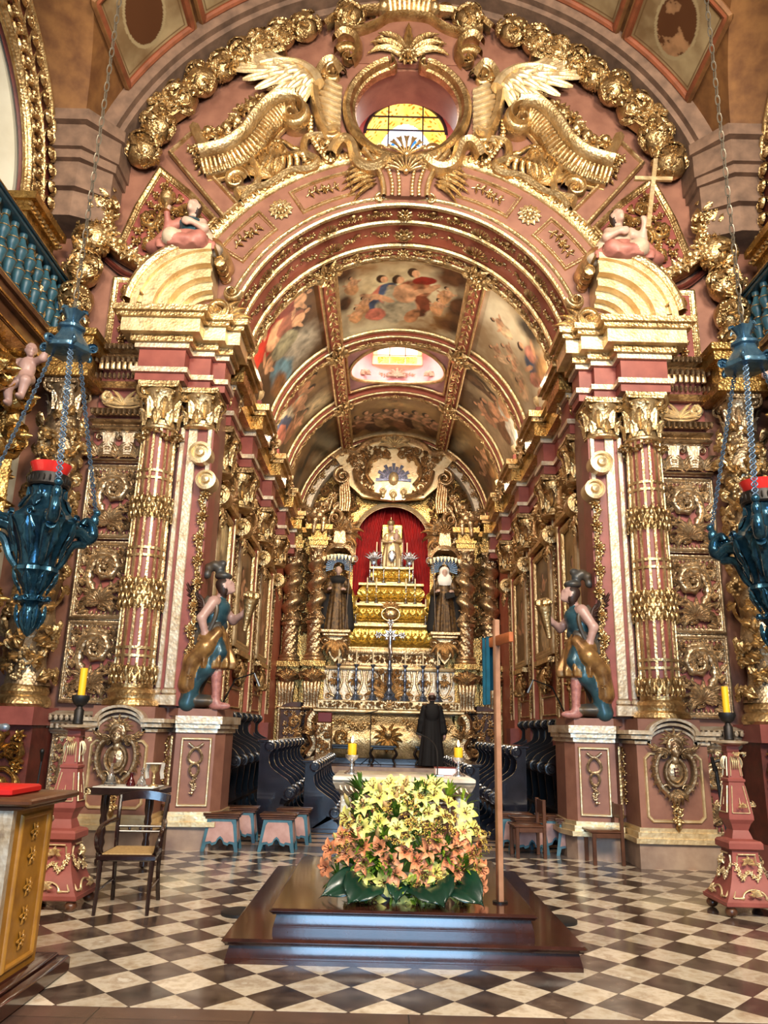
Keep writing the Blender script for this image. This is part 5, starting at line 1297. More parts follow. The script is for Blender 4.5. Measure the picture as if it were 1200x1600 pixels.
# ribs
def ribclump(mb, a, y, s, seed, fr_=None):
    q = math.radians(a); f = Fr((RV*math.cos(q), y, ZC+RV*math.sin(q)), (-math.sin(q),0,math.cos(q)), (0,-1,0), (-math.cos(q),0,-math.sin(q)))
    mb.rosette((0,0,.06), .17*s, 8, .12*s, f); 
    for k in range(8):
        b = k*TAU/8+.2; t = np.linspace(0,1,7); mb.leaf(np.c_[.34*s*t*np.cos(b+.4*t), .34*s*t*np.sin(b+.4*t), .05+.08*s*np.sin(t*2.6)], .09*s, .07*s, 3, 7, fr=f)
    mb.bunch((0,0,.1),(.2*s,.2*s,.1),9,.05*s,f,seed,nb=5)
for i, y in enumerate(YB):
    L = thing('vault_rib', ['pink vault rib with gilt blossoms, first behind the chancel arch','pink vault rib with gilt blossoms, before the skylight','pink vault rib with gilt blossoms, just beyond the skylight','pink vault rib with gilt blossoms, against the high altar'][i], 'rib', (0,y,ZC), 'crosswise ribs of the chapel vault')
    aa = np.linspace(2,178,80)
    mb = MB(); mb.grid(np.array([vaultpt(aa,np.full(80,y+dy),RV-dr) for dy,dr in ((-.17,-.14),(-.17,.05),(.17,.05),(.17,-.14))])); mb.build('band', 'red_soffit', L)
    for sgn in (-1,1):
        mb = MB(); mb.tube(vaultpt(aa, np.full(80,y+sgn*.16), RV-.05), .035, 8); mb.build('gilt_edge', 'gold_bright', L)
    for k, a in enumerate((AR,180-AR,4,176)): mb = MB(); ribclump(mb, a, y, 1.05, k); mb.build('crossing_boss', 'gold_leaf', L)
    for k, a in enumerate((90,76,104,47,34,20,133,146,160)):
        mb = MB(); q = math.radians(a); f = Fr(((RV-.06)*math.cos(q), y, ZC+(RV-.06)*math.sin(q)), (-math.sin(q),0,math.cos(q)), (0,-1,0), (-math.cos(q),0,-math.sin(q)))
        mb.rosette((0,0,0), .09, 6, .06, f, 1)
        for s in (1,-1):
            for e in (1,-1): t = np.linspace(0,1,8); mb.leaf(np.c_[s*(.05+.26*t), e*.05*np.sin(t*PI), .02+.04*np.sin(t*PI)], .045, .04, 4, 7, fr=f)
        mb.build('sprig', 'gold_leaf', L)
for s, nm in ((-1,LSIDE),(1,RSIDE)):
    L = thing('lengthwise_rib', f'long pink vault rib running to the altar {nm}', 'rib', (s*1.4, 12.5, 9.6), 'lengthwise ribs of the chapel vault')
    a = AR if s > 0 else 180-AR; yy = np.linspace(12.5,22,40)
    mb = MB(); mb.grid(np.array([vaultpt(np.full(40,a+da),yy,RV-dr) for da,dr in ((-3.2,-.14),(-3.2,.04),(3.2,.04),(3.2,-.14))])); mb.build('band', 'red_soffit', L)
    for e in (1,-1):
        mb = MB(); mb.tube(vaultpt(np.full(40,a+e*3.2),yy,RV-.04), .03, 8); mb.build('gilt_edge', 'gold_bright', L)
    for y in np.arange(12.95,21.9,.62):
        mb = MB(); q = math.radians(a); f = Fr(((RV-.05)*math.cos(q), y, ZC+(RV-.05)*math.sin(q)), (-math.sin(q),0,math.cos(q)), (0,-1,0), (-math.cos(q),0,-math.sin(q)))
        mb.ell((0,0,.03),(.05,.08,.05),8,fr=f)
        for e in (1,-1):
            for d in (1,-1): t = np.linspace(0,1,8); mb.leaf(np.c_[e*.07*np.sin(t*PI), d*(.04+.22*t), .02+.05*np.sin(t*PI)], .05, .04, 4, 7, fr=f)
        mb.build('sprig', 'gold_leaf', L)
# lantern details and window
L = thing('lantern_frame', 'oval gilt moulding round the bright skylight in the vault', 'frame', (0,17.25,9.8))
mb = MB(); P = rows = None
n = 80; th = np.arange(n)/n*TAU; q = np.c_[SKX*np.cos(th), SKC[1]+SKY*np.sin(th)]; mb.tube(np.c_[q, ZC+np.sqrt((RV+.08)**2-q[:,0]**2)], .045, 8, True); mb.build('oval_moulding', 'gold_bright', L)
k = 1/np.maximum(np.abs(np.cos(th))/1.2, np.abs(np.sin(th))/1.08); rc = np.c_[k*np.cos(th), SKC[1]+k*np.sin(th)]
mb = MB(); mb.tube(np.c_[rc, ZC+np.sqrt((RV+.06)**2-rc[:,0]**2)], .04, 8, True); mb.build('outer_moulding', 'gold_bright', L)
for (x,y,s_) in ((0,18.22,.26),(-.8,17.93,.15),(.8,17.93,.15)):
    mb = MB(front(x,10.3 if x == 0 else 10.2,y)); fan(mb, (0,-.05), s_, 10, 170, 7, mb.fr, .05, .05, .4, 3); mb.rosette((0,0,0), s_*.35, 8, .05)
    if x == 0:
        for e in (1,-1): spray(mb, A(e*.2,0), .35, 0 if e>0 else 180, mb.fr, .04, 4)
    mb.build('plaster_spray', 'cloth_cream', L)
def glasspic(n, m, kind):
    p = Pic(n, m, (230,170,60), (255,214,110), 4, 6); u, v = p.u+0*p.v, p.v+0*p.u
    sw = np.sin(u*40+3*np.sin(v*22))*np.sin(v*34+3*np.sin(u*26)); p.I[sw > .55] = lin((196,104,26))
    if kind == 'oc':
        inn = ((u-.5)/.34)**2+((v-.1)/.55)**2 < 1; p.I[inn] = lin((236,244,250))
        for cu in (.38,.62):
            b = (np.abs(u-cu)*2.2+np.abs(v-.22)*1.5) < .28; p.I[b] = lin((30,110,190)); b = ((u-cu)/.05)**2+((v-.22)/.09)**2 < 1; p.I[b] = lin((190,220,240))
    else:
        inn = (v > .28)|(np.abs(u-.5) < .0); p.I[inn] = lin((255,250,236)); sd = (np.abs(u-.5) > .4); p.I[sd] = lin((250,210,130))
    return p
W = thing('window_1', 'arched stained-glass window with amber scrolls behind the oculus', 'window', (.05,13.6,12.8)); W['kind'] = 'structure'
pc = glasspic(90, 60, 'oc'); uu = np.linspace(-.85,.85,90)[:,None]; vv = np.linspace(0,1,60)[None]
X = .02+uu+0*vv; Z = 12.87+vv*(.67+np.sqrt(np.maximum(.85**2-uu**2,0)))
mb = MB(); mb.grid(np.stack([X, 13.62+0*X, Z], -1)); o = mb.build('glass_pane', 'stained_glass', W, smooth=0); set_cols(o, pc.I)
mb = MB(front(.02,13.54,13.58))
for x in (-.36,.36): mb.box(x-.014,x+.014,-.67,.76,0,.03)
for y in (-.36,.12,.46): mb.box(-.85,.85,y-.012,y+.012,0,.03)
mb.sweep(arc((0,0),.85,0,180,30), [(-.03,0),(-.03,.05),(.03,.05),(.03,0)]); mb.build('glazing_bar', 'lead', W)
for a_, tag_ in ((93,'topmost'),(150,'on the shaded flank'),(32,'on the sunlit flank')):
    q = math.radians(a_); yo, zo, r = 12.15, 12.45, 1.02
    mb = MB(Fr((r*math.cos(q),yo,zo+r*math.sin(q)),(-math.sin(q),0,math.cos(q)),unit((-.5*math.cos(q),.85,.6-.2*math.sin(q))),unit((-math.cos(q),-.5,-math.sin(q))))); mb.rosette((0,0,.0), .16, 10, .03, rings=1); mb.build('plaster_flower', 'cloth_cream', label=f'cream plaster flower inside the pink oculus, {tag_}', cat='ornament')
W = thing('window_2', 'leaded amber window high in the skylight shaft', 'window', (0,18.0,10.5)); W['kind'] = 'structure'
pc = glasspic(90, 60, 'lan'); uu = np.linspace(-.62,.62,90)[:,None]; vv = np.linspace(0,1,60)[None]
mb = MB(); mb.grid(np.stack([uu+0*vv, 18.08+0*uu*vv, 10.52+.85*vv+0*uu], -1)); o = mb.build('glass_pane', 'stained_glass', W, smooth=0); set_cols(o, pc.I)
mb = MB(front(0,10.52,18.06))
for x in (-.62,-.2,.2,.62): mb.box(x-.015,x+.015,0,.85,0,.02)
for y in (0,.25,.85): mb.box(-.62,.62,y-.012,y+.012,0,.02)
mb.build('glazing_bar', 'wax_white', W)
# ---------------------------------------------------------------- chapel side walls
YP = (12.25, 14.35, 17.1, 19.7)       # pilasters
def wallfr(s, y, z, x=3.12): return Fr((s*x, y, z), (0,1,0), (0,0,1), (-s,0,0))
def stackprof(f, y0, y1, d, name_mats):
    return [ (nm, mat, MB(f).box(y0-e, y1+e, z0, z1, -.05, d+e)) for nm,z0,z1,e,mat in name_mats ]
ENT = [('architrave',6.34,6.5,.0,'frieze_red'),('architrave_fillet',6.5,6.58,.05,'white_gilt'),('frieze',6.58,6.95,.0,'frieze_red'),('frieze_fillet',6.95,7.03,.06,'white_gilt'),('corona',7.03,7.3,.2,'gold_dark'),('cymatium',7.3,7.38,.26,'gold_leaf'),('cornice_top',7.38,7.5,.32,'gold_leaf')]  # corona's darker gilt paints in the shade on its inward faces
def p_cornice(L):
    f = wallfr(-1,0,0); acc = {}
    segs = [(12.0,22.6,.12)]+[(y-.3,y+.3,.34) for y in YP]+[(21.6,22.2,.34)]
    for y0,y1,d in segs:
        for nm,mat,mb in stackprof(f,y0,y1,d,ENT): acc.setdefault(nm,(mat,MB()))[1].merge(mb)
    for nm,(mat,mb) in acc.items(): mb.build(nm, mat, L, smooth=0)
    for y in YP:
        mb = MB(f); mb.box(y-.14,y+.14,7.5,7.78,-.05,.42); mb.build('vase_block', 'rose_deep', L, smooth=0)
        mb = MB(f.at(y,7.8,.25)); mb.lathe([(.02,.0),(.1,.02),(.06,.06),(.14,.16),(.15,.24),(.08,.3),(.1,.34),(0,.36)],12,fr=Fr(f(A(y,7.78,.3)),(1,0,0),(0,1,0),(0,0,1))); mb.volute((.16,.12),.1,1.3,0,1,.03,h=.1); mb.volute((-.16,.12),.1,1.3,PI,-1,.03,h=.1); mb.build('gilt_vase', 'gold_pale', L)
half(p_cornice, 'chapel_cornice', 'stepped pink and gilt cornice along the chapel wall', 'cornice', (-3.12,12,6.34), 'chapel cornices')
def p_pilaster(L):
    y = L.location.y; f = wallfr(-1,y,0)
    mb = MB(f); mb.box(-.22,.22,1.7,6.3,-.05,.1); mb.build('shaft', 'red_soffit', L, smooth=0)
    mb = MB(f)
    for s in (1,-1): mb.sweep([(s*.19,1.9,.1),(s*.19,5.6,.1)], halfround(.025,.03))
    mb.build('gilt_strips', 'gold_pale', L)
    mb = MB(f); 
    for z in np.arange(2.1,4.9,.3): mb.rosette((.03*math.sin(z*7),z,.1), .09, 7, .05); garland_line(mb, [(0,z+.1,.11),(.02,z+.22,.11)], .06, seed=int(z*10), nb=5)
    mb.build('flower_drop', 'gold_leaf', L)
    mb = MB(f); mb.lathe([(.02,.2),(.05,.19),(.06,.14),(.1,.13),(.11,.17),(.17,.16),(.17,-.16),(.1,-.16)][::-1],22,fr=Fr(f(A(0,5.2,.22)),(1,0,0),(0,0,1),(0,-1,0))); mb.build('console_roll', 'gold_leaf', L)
    mb = MB(Fr(f(A(0,5.55,.1)),(1,0,0),(0,1,0),(0,0,1))); capital(mb, .24, .78, mb.fr); mb.build('capital', 'gold_leaf', L)
    mb = MB(f.at(0,5.0,.2)); garland_line(mb, [(-.2,.0,.0),(-.1,-.12,.04),(0,-.16,.06),(.1,-.12,.04),(.2,0,0)], .09, seed=3); fan(mb,(0,.0),.32,200,340,6,mb.fr,.06,.06,.3,3); mb.build('garland', 'gold_leaf', L)
    mb = MB(f); mb.box(-.3,.3,.75,1.7,-.05,.22); mb.build('pedestal', 'rose_deep', L, smooth=0)
PN = ('next to the arch','second from the arch','third from the arch','next to the altar')
for y, nm in zip(YP, PN):
    half(p_pilaster, 'chapel_pilaster', f'gilt chapel pilaster with flower drop, {nm},', 'pilaster', (-3.12,y,.75), 'chapel wall pilasters')
def wallpic(seed, lo, hi, robes):
    p = Pic(70,130,lo,hi,seed,3)
    for i,(u,v,h,c) in enumerate(robes): p.figure(u,v,h,c)
    return p
BAY = ((12.72,13.95),(14.85,16.6),(17.6,19.2))
WP = {(-1,0):('arched picture of a pale sky over dark figures',(60,46,34),(206,180,130),[(.5,.25,.4,(70,50,36)),(.35,.3,.3,(140,60,40))]),(-1,1):('tall dark brown picture of standing monks',(60,40,26),(150,108,66),[(.4,.5,.5,(90,56,40)),(.65,.35,.5,(120,80,54))]),(-1,2):('tall reddish brown picture of small figures',(76,46,30),(170,116,74),[(.5,.3,.4,(140,84,60)),(.5,.65,.3,(170,120,84))]),
      (1,0):('golden brown picture with pale draped figure',(110,80,46),(206,170,110),[(.5,.45,.5,(190,160,120)),(.3,.3,.3,(130,90,60))]),(1,1):('tall olive picture of a kneeling pale figure',(80,60,38),(176,140,90),[(.5,.3,.45,(206,176,130)),(.4,.65,.3,(120,84,56))]),(1,2):('tall dim brown picture of a standing figure',(70,50,30),(160,120,74),[(.5,.4,.6,(120,86,56))])}
for s in (-1,1):
    for b,(y0,y1) in enumerate(BAY):
        lab, lo, hi, robes = WP[(s,b)]; pc = wallpic(30+b+5*s, lo, hi, robes)
        if (s,b) == (-1,0): pc.blob(.5,.85,.45,.2,(226,200,150),soft=.3)
        z0, z1 = 3.15, 5.15
        yy = np.linspace(y0+.12,y1-.12,70)[:,None] if s < 0 else np.linspace(y1-.12,y0+.12,70)[:,None]
        vv = np.linspace(z0,z1,130)[None]
        pts = np.stack([s*3.06+0*yy+0*vv, yy+0*vv, vv+0*yy], -1)
        L = canvas('wall_painting', lab+(', gilt frame, first bay' if b==0 else ', gilt frame, middle bay' if b==1 else ', gilt frame, last bay'), pts, pc, fr_w=.06, cat='painting', nrm=lambda B, s=s: np.c_[np.full(len(B),-s), 0*B[:,0], 0*B[:,0]], inner='gold_pale')
        # carved surround above and below
        f = wallfr(s,(y0+y1)/2,0,3.1)
        R_ = thing('picture_surround', f'carved gilt cresting and apron round the {lab}', 'carving', tuple(f(A(0,2.0,0))), 'carved picture surrounds')
        w = (y1-y0)/2
        mb = MB(f); mb.box(-w,w,1.75,6.35,-.03,.0); mb.build('wall_panel', 'red_soffit', R_, smooth=0)
        mb = MB(f); mb.box(-w,w,5.28,5.36,0,.2); mb.box(-w*.95,w*.95,5.36,5.42,0,.14); mb.build('upper_cornice', 'gold_leaf', R_, smooth=0)
        mb = MB(f.at(0,5.42,.04)); fan(mb,(0,0),.7,20,160,9,mb.fr,.12,.12,.4,5); scrollfill(mb, rectp(-w*.9,w*.9,.02,.85), mb.fr, .22, 7, 120, .1); mb.build('cresting', 'gold_leaf', R_)
        mb = MB(f); mb.box(-w*.8,w*.8,2.92,3.02,0,.16); mb.build('sill', 'gold_leaf', R_, smooth=0)
        mb = MB(f.at(0,2.86,.05)); garland_line(mb, spline([(-w*.6,-.02),(-w*.35,-.3),(0,-.42),(w*.35,-.3),(w*.6,-.02)],5), .15, seed=b); fan(mb,(0,0),.5,220,320,5,mb.fr,.1,.1,.3,4); mb.build('apron_garland', 'gold_leaf', R_)
        for e in (1,-1):
            mb = MB(f); mb.sweep([(e*(w-.04),1.8,.0),(e*(w-.04),5.25,.0)], ogee(.04,.05)); mb.build('side_moulding', 'gold_bright', R_)
        mb = MB(f); frame(mb, rectp(-w*.75,w*.75,1.95,2.3), halfround(.02,.03)); mb.build('lower_panel_frame', 'gold_bright', R_)
# ---------------------------------------------------------------- high altar retable
YR = 22.0; FR_ = front(0,0,YR)
def p_solo(L):
    X, Y = L.location.x, L.location.y; f = Fr((X,Y,0),(1,0,0),(0,1,0),(0,0,1))
    mb = MB(f); mb.lathe([(.3,3.36),(.32,3.4),(.28,3.46),(.3,3.5),(.26,3.56)],24); mb.build('base', 'gold_retable', L)
    z = np.linspace(3.55,6.15,80); th = np.arange(28)/28*TAU; up = z > 4.45
    amp = np.where(up,.035,0)*np.clip((z-4.45)*6,0,1); ph = z*11
    rr = .2+.035*np.where(up,np.sin(z*6.6*1+.5)*0,0)+.012
    R2 = rr[:,None]+np.where(up[:,None], .045*np.cos(th[None]-ph[:,None]), .022*np.cos(9*(th[None]-z[:,None]*3.2)))
    mb = MB(f); mb.grid(np.stack([amp[:,None]*np.cos(ph)[:,None]+R2*np.cos(th), amp[:,None]*np.sin(ph)[:,None]+R2*np.sin(th), z[:,None]+0*th], -1), False, True, flip=True); mb.build('twisted_shaft', 'gold_retable', L)
    mb = MB(f); zz = np.linspace(4.5,6.1,64); a = zz*11+PI; P = np.c_[.18*np.cos(a), .18*np.sin(a), zz]
    garland_line(mb, P, .055, seed=6, per=.8, nb=5); mb.build('vine', 'gold_retable', L)
    mb = MB(f); mb.lathe([(.22,4.36),(.27,4.38),(.28,4.42),(.27,4.46),(.22,4.48)],24); garland_line(mb, [(.26*math.cos(t),.26*math.sin(t),4.52) for t in np.linspace(0,TAU,30)], .05, seed=2, nb=5); mb.build('collar', 'gold_retable', L)
    mb = MB(Fr((X,Y,6.12),(1,0,0),(0,1,0),(0,0,1))); capital(mb,.19,.45,mb.fr); mb.build('capital', 'gold_retable', L)
    mb = MB(); mb.box(X-.26,X+.26,Y-.26,YR+.9,6.58,6.72); mb.box(X-.3,X+.3,Y-.3,YR+.9,6.72,6.8); mb.box(X-.22,X+.22,Y-.22,YR+.9,6.8,7.02); mb.box(X-.38,X+.38,Y-.38,YR+.9,7.02,7.16); mb.build('entablature', 'gold_dark', L, smooth=0)
    mb = MB(); mb.box(X-.34,X+.34,Y-.34,YR+.9,3.22,3.36); mb.build('pedestal_slab', 'gold_dark', L, smooth=0)
    g = front(X,2.1,Y-.2); mb = MB(g)
    mb.ell((0,.85,.0),(.26,.24,.22),14); mb.volute((-.26,.85),.12,1.4,0,1,.04,h=.22); mb.volute((.26,.85),.12,1.4,PI,-1,.04,h=.22)
    fan(mb,(0,.75),.35,40,140,5,g.at(0,0,.15),.07,.07,.3,3)
    for x in np.linspace(-.2,.2,5): mb.tube(np.c_[bez((x,.7,.1),(x*.8,.4,.16),(x*.7,.2,.02),(x*.9,0.02,.06),10)], .05, 6)
    for x in np.linspace(-.22,.22,6): mb.ell((x,.02,.07),(.05,.05,.06),6)
    mb.build('console', 'gold_retable', L)
    mb = MB(); mb.box(X-.3,X+.3,Y-.05,YR+.9,.75,3.22); mb.build('pedestal', 'gold_dark', L, smooth=0)
half(p_solo, 'twisted_column', 'inner twisted gilt column of the high altar beside a saint', 'column', (-2.08,21.75,.75), 'twisted columns of the high altar')
half(p_solo, 'twisted_column', 'outer twisted gilt column of the high altar by the chapel wall', 'column', (-2.82,22.2,.75), 'twisted columns of the high altar')
# back board of the retable, with the niche
RT = thing('retable', 'carved gilt altarpiece wall filling the end of the chapel, open in the middle', 'altarpiece', (0,22.6,.75))
mb = MB(front(0,0,22.5)); plate(mb, [(3.1,.75),(3.1,7.6)]+[tuple(p) for p in arc((0,7.3),2.95,4,176,40)]+[(-3.1,7.6),(-3.1,.75)], [[(1.13,3.6),(1.13,6.9)]+[tuple(p) for p in arc((0,6.92),1.13,2,178,24)]+[(-1.13,6.9),(-1.13,3.6)]], -.1, 0); mb.build('board', 'gold_dark', RT, smooth=30)
mb = MB(front(0,0,22.45)); 
for s in (1,-1):
    scrollfill(mb, [(s*1.25,4.2),(s*3.05,4.2),(s*3.05,6.6),(s*1.25,6.6)][::s], mb.fr, .16, 3, 300, .1)
    scrollfill(mb, [(s*1.2,6.95),(s*2.7,6.95),(s*2.2,8.6),(s*1.5,8.9),(s*1.0,8.2)][::s], mb.fr, .2, 8, 240, .12)
mb.build('scroll_carving', 'gold_retable', RT)
mb = MB(front(0,7.3,22.2)); mb.sweep(arc((0,0),2.62,3,177,60), [(-.16,-.2),(-.16,.0),(-.12,.06),(.12,.06),(.16,.0),(.16,-.2)])
mb.build('arch_band', 'white_gilt', RT)
mb = MB(front(0,7.3,22.12)); 
for a in np.arange(12,170,12): 
    p_ = A(2.62*math.cos(math.radians(a)),2.62*math.sin(math.radians(a))); mb.rosette((p_[0],p_[1],0), .12, 8, .07)
mb.build('arch_rosettes', 'gold_retable', RT)
mb = MB(front(0,0,22.35)); q = np.r_[[(1.13,6.2)], arc((0,6.92),1.13,0,180,40), [(-1.13,6.2)]]; mb.sweep(np.c_[q,np.zeros(42)], ogee(.07,.14)); beads(mb, q, .1, .045, w=.08); mb.build('niche_moulding', 'gold_pale', RT)
# high cartouche with the sunburst
TC = thing('sunburst_cartouche', 'scrolled gilt cartouche with silver-blue sunburst above the red curtain', 'cartouche', (0,21.9,8.0))
f = front(0,8.05,21.95)
out = [(0,0.0),(.9,.1),(1.3,.45),(1.5,.95),(1.75,1.3),(1.6,1.55),(1.2,1.5),(.9,1.78),(.4,1.9),(0,2.0)]
pts = out+[(-x,y) for x,y in out[::-1][1:-1]]
mb = MB(f); mb.prism(pts,-.1,.08); mb.build('board', 'gold_pale', TC)
mb = MB(f)
for s in (1,-1):
    for P_,w in (([(0,1.95),(.45,1.88),(.85,1.72),(1.15,1.45),(1.55,1.5),(1.85,1.25)],.09),([(.35,.1),(.75,.2),(1.05,.5),(1.15,.9)],.07),([(.55,1.35),(.75,1.1),(.8,.75),(.6,.45)],.06)):
        q = spline([(s*x,y) for x,y in P_],8); mb.sweep(np.c_[q,np.full(len(q),.08)], [(-w,0),(-w,.12),(0,.2),(w,.12),(w,0)])
    mb.volute((s*1.5,.72),.26,1.7,PI/2,-s if s>0 else 1,.08,h=.2,lead=None); mb.volute((s*.78,.42),.17,1.5,0,s,.05,h=.2); mb.volute((s*.6,1.32),.15,1.5,PI,-s,.05,h=.2)
    for i in range(5): q = bez((s*(1.35+.05*i),.6-.05*i),(s*(1.3+.07*i),.3),(s*(1.2+.08*i),.0),(s*(1.3+.06*i),-.35),8); mb.sweep(np.c_[q,np.full(8,.05)], halfround(.04,.06))
    garland_line(mb, spline([(s*1.0,1.3),(s*1.1,1.0),(s*1.0,.7)],5), .1, f.at(0,0,.08), seed=2)
for s in (1,-1): scrollfill(mb, [(s*.75,.5),(s*1.05,.55),(s*1.2,1.0),(s*1.5,1.38),(s*1.15,1.45),(s*.8,1.65),(s*.1,1.75),(s*.1,1.3),(s*.6,1.2)][::s], f.at(0,0,.08), .15, 5, 200, .09); scrollfill(mb, [(s*.05,.02),(s*.85,.15),(s*1.1,.45),(s*.7,.4),(s*.4,.12)][::s], f.at(0,0,.08), .12, 6, 80, .08)
mb.build('scrollwork', 'gold_retable', TC)
mb = MB(f); fan(mb,(0,1.6),.5,25,155,7,f.at(0,0,.15),.1,.1,.4,4); shell(mb,(0,1.62),.3,f.at(0,0,.2),20,160,7,.08); mb.build('crest', 'gold_pale', TC)
mb = MB(f)
for k in range(13):
    a = math.radians(180*k/12); c_, s_ = math.cos(a), math.sin(a); L_ = .52 if k%2==0 else .42
    mb.add([(.12*c_-.02*s_,.62+.12*s_+.02*c_,.14),(.12*c_+.02*s_,.62+.12*s_-.02*c_,.14),(L_*c_+.05*s_,.62+L_*s_-.05*c_,.12),(L_*c_-.05*s_,.62+L_*s_+.05*c_,.12)],[(0,1,2,3)])
mb.build('silver_rays', 'silver_blue', TC)
mb = MB(f); mb.ell((0,.66,.16),(.15,.2,.1),12); mb.build('lamb', 'gold_pale', TC)
mb = MB(f)
for x,y,s_ in ((-.3,.25,.22),(0,.16,.24),(.3,.25,.22)): cherub(mb,(x,y,.12),s_,f)
mb.build('cherub_heads', 'gold_pale', TC)
# curtain
mb = MB()
for s in (1,-1):
    n = 90; t = np.linspace(0,1,n); zz = np.linspace(4.2,8.15,30)
    X = []; 
    for z in zz:
        w = np.clip((z-4.6)/3.5,0,1)**1.1; xin = .18+.62*(1-w)**1.0; xo = 1.45
        if z < 4.6: xin = .8
        x = xin+(xo-xin)*t; X.append(np.c_[s*x, 22.85-.05*np.sin(t*70)*(.4+.6*(1-t))-.12*(1-w)*(1-t), np.full(n,z)])
    mb.grid(np.array(X))
mb.build('curtain', 'curtain_red', label='pair of pleated red curtains drawn apart inside the altar niche', cat='curtain', loc=(0,22.8,4.2), smooth=180)
mb = MB(); n = 60; x = np.linspace(-1.3,1.3,n); mb.grid(np.array([np.c_[x, 22.98-.03*np.sin(x*40), np.full(n,z)] for z in (4.2,8.2)])); mb.build('plain_drape', 'curtain_red', label='plain red cloth hanging behind the parted curtains', cat='drape', loc=(0,22.98,4.2))
# ---- stepped throne
def tier(name, lab, hw, y0, z0, z1, mat='gold_yellow', bulge=.12, seed=0):
    L = thing(name, lab, 'altar step', (0,y0,z0), 'steps of the throne')
    zz = np.linspace(z0+.06,z1-.08,12); P = [(0,0)]
    o = bulge*np.sin(np.linspace(0,PI,12))
    prof = np.array([[0,0]]); mb = MB()
    R = []
    for k in range(12):
        e = o[k]; R.append([(-hw-e,22.7,zz[k]),(-hw-e,y0-e,zz[k]),(hw+e,y0-e,zz[k]),(hw+e,22.7,zz[k])])
    mb.grid(np.array(R), flip=False); mb.build('body', mat, L, smooth=30)
    mb = MB(); mb.box(-hw-.08,hw+.08,y0-.08,22.7,z0,z0+.06,.01); mb.build('base_moulding', 'gold_bright', L, smooth=0); mb = MB(); mb.box(-hw-.12,hw+.12,y0-.12,22.7,z1-.08,z1,.01); mb.build('top_moulding', 'gold_bright', L, smooth=0)
    mb = MB(front(0,z0+.08,y0-bulge*.9)); 
    for x in np.arange(-hw+.12,hw-.05,.2): fan(mb,(x,.02),(z1-z0)*.62,30,150,5,mb.fr,.035,.05,.3,3); mb.rosette((x+.1,(z1-z0)*.5,0),.05,6,.04,rings=1)
    mb.build('carving', mat, L)
    return L
tier('throne_step','lowest yellow-gold step of the throne behind the silver crucifix',1.12,21.98,3.75,4.45)
tier('throne_step','second yellow-gold step of the throne, with an oval boss',1.0,22.1,4.45,5.05)
tier('throne_step','third bulging yellow-gold step of the throne',.82,22.2,5.05,5.65,bulge=.14)
tier('throne_step','topmost small step of the throne, bearing the tall statue',.52,22.3,5.65,6.15,bulge=.08)
mb = MB(front(0,4.72,21.9)); mb.ell((0,0,.05),(.2,.14,.1),18); mb.sweep(np.c_[arc((0,0),.25,0,360,30,.19),np.full(30,.02)], halfround(.03,.08)); fan(mb,(0,.15),.3,20,160,7,mb.fr,.05,.06,.3,3); mb.build('boss', 'gold_retable', label='oval gilt boss in the middle of the second throne step', cat='boss')
for s, wh in ((-1,LSIDE),(1,RSIDE)):
    mb = MB(front(s*1.05,4.5,21.95)); mb.volute((0,.35),.2,1.5,PI/2,-s,.07,h=.25); mb.volute((s*.05,.7),.13,1.4,0,s,.05,h=.25); q = spline([(s*.12,0),(s*.18,.25),(s*.05,.55),(s*.12,.85)],6); mb.sweep(np.c_[q,np.full(len(q),0)], halfround(.1,.22)); mb.build('side_scroll', 'gold_yellow', label=f'yellow-gold scroll at the end of the throne {wh}', cat='scroll', group='throne end scrolls')
mb = MB(front(0,3.3,21.95)); mb.box(-1.5,1.5,-.06,.06,-.2,.14,.02); mb.box(-1.35,1.35,.3,.45,-.2,.1,.02); mb.box(-1.4,1.4,.06,.3,-.2,0); scrollfill(mb, rectp(-1.35,1.35,.07,.3), mb.fr.at(0,0,.0), .1, 3, 200, .06); mb.build('gradine', 'gold_retable', label='long gilt shelf with carved front beneath the throne', cat='shelf')
RD = thing('reredos', 'white and gilt carved panel wall behind the silver candlesticks', 'panel', (0,21.9,2.2))
mb = MB(); mb.box(-1.85,1.85,21.85,22.5,2.0,3.24); mb.build('board', 'white_gilt', RD, smooth=0)
mb = MB(front(0,2.3,21.84)); 
for s in (1,-1):
    for x in (.42,.95,1.5): mb.sweep(np.c_[spline([(s*x-.18,.85),(s*x-.2,.5),(s*x,.15),(s*x+.2,.5),(s*x+.18,.85)],7), np.zeros(29)], halfround(.035,.06)); fan(mb,(s*x,.62),.22,200,340,5,mb.fr,.05,.05,.3,3); mb.rosette((s*x,.72,.02),.1,7,.06); mb.volute((s*x-.16,.14),.09,1.4,0,1,.03,h=.06); mb.volute((s*x+.16,.14),.09,1.4,PI,-1,.03,h=.06)
fan(mb,(0,.1),.7,30,150,7,mb.fr,.1,.08,.4,4); scrollfill(mb, rectp(-.35,.35,.05,.95), mb.fr, .16, 2, 80, .08); mb.build('scrollwork', 'gold_retable', RD)
mb = MB(front(0,0,21.84)); mb.box(-1.9,1.9,3.16,3.26,-.1,.1,.02); mb.build('top_moulding', 'gold_pale', RD); mb = MB(front(0,0,21.84)); mb.box(-1.9,1.9,2.12,2.2,-.1,.06,.02); mb.build('base_moulding', 'gold_pale', RD)
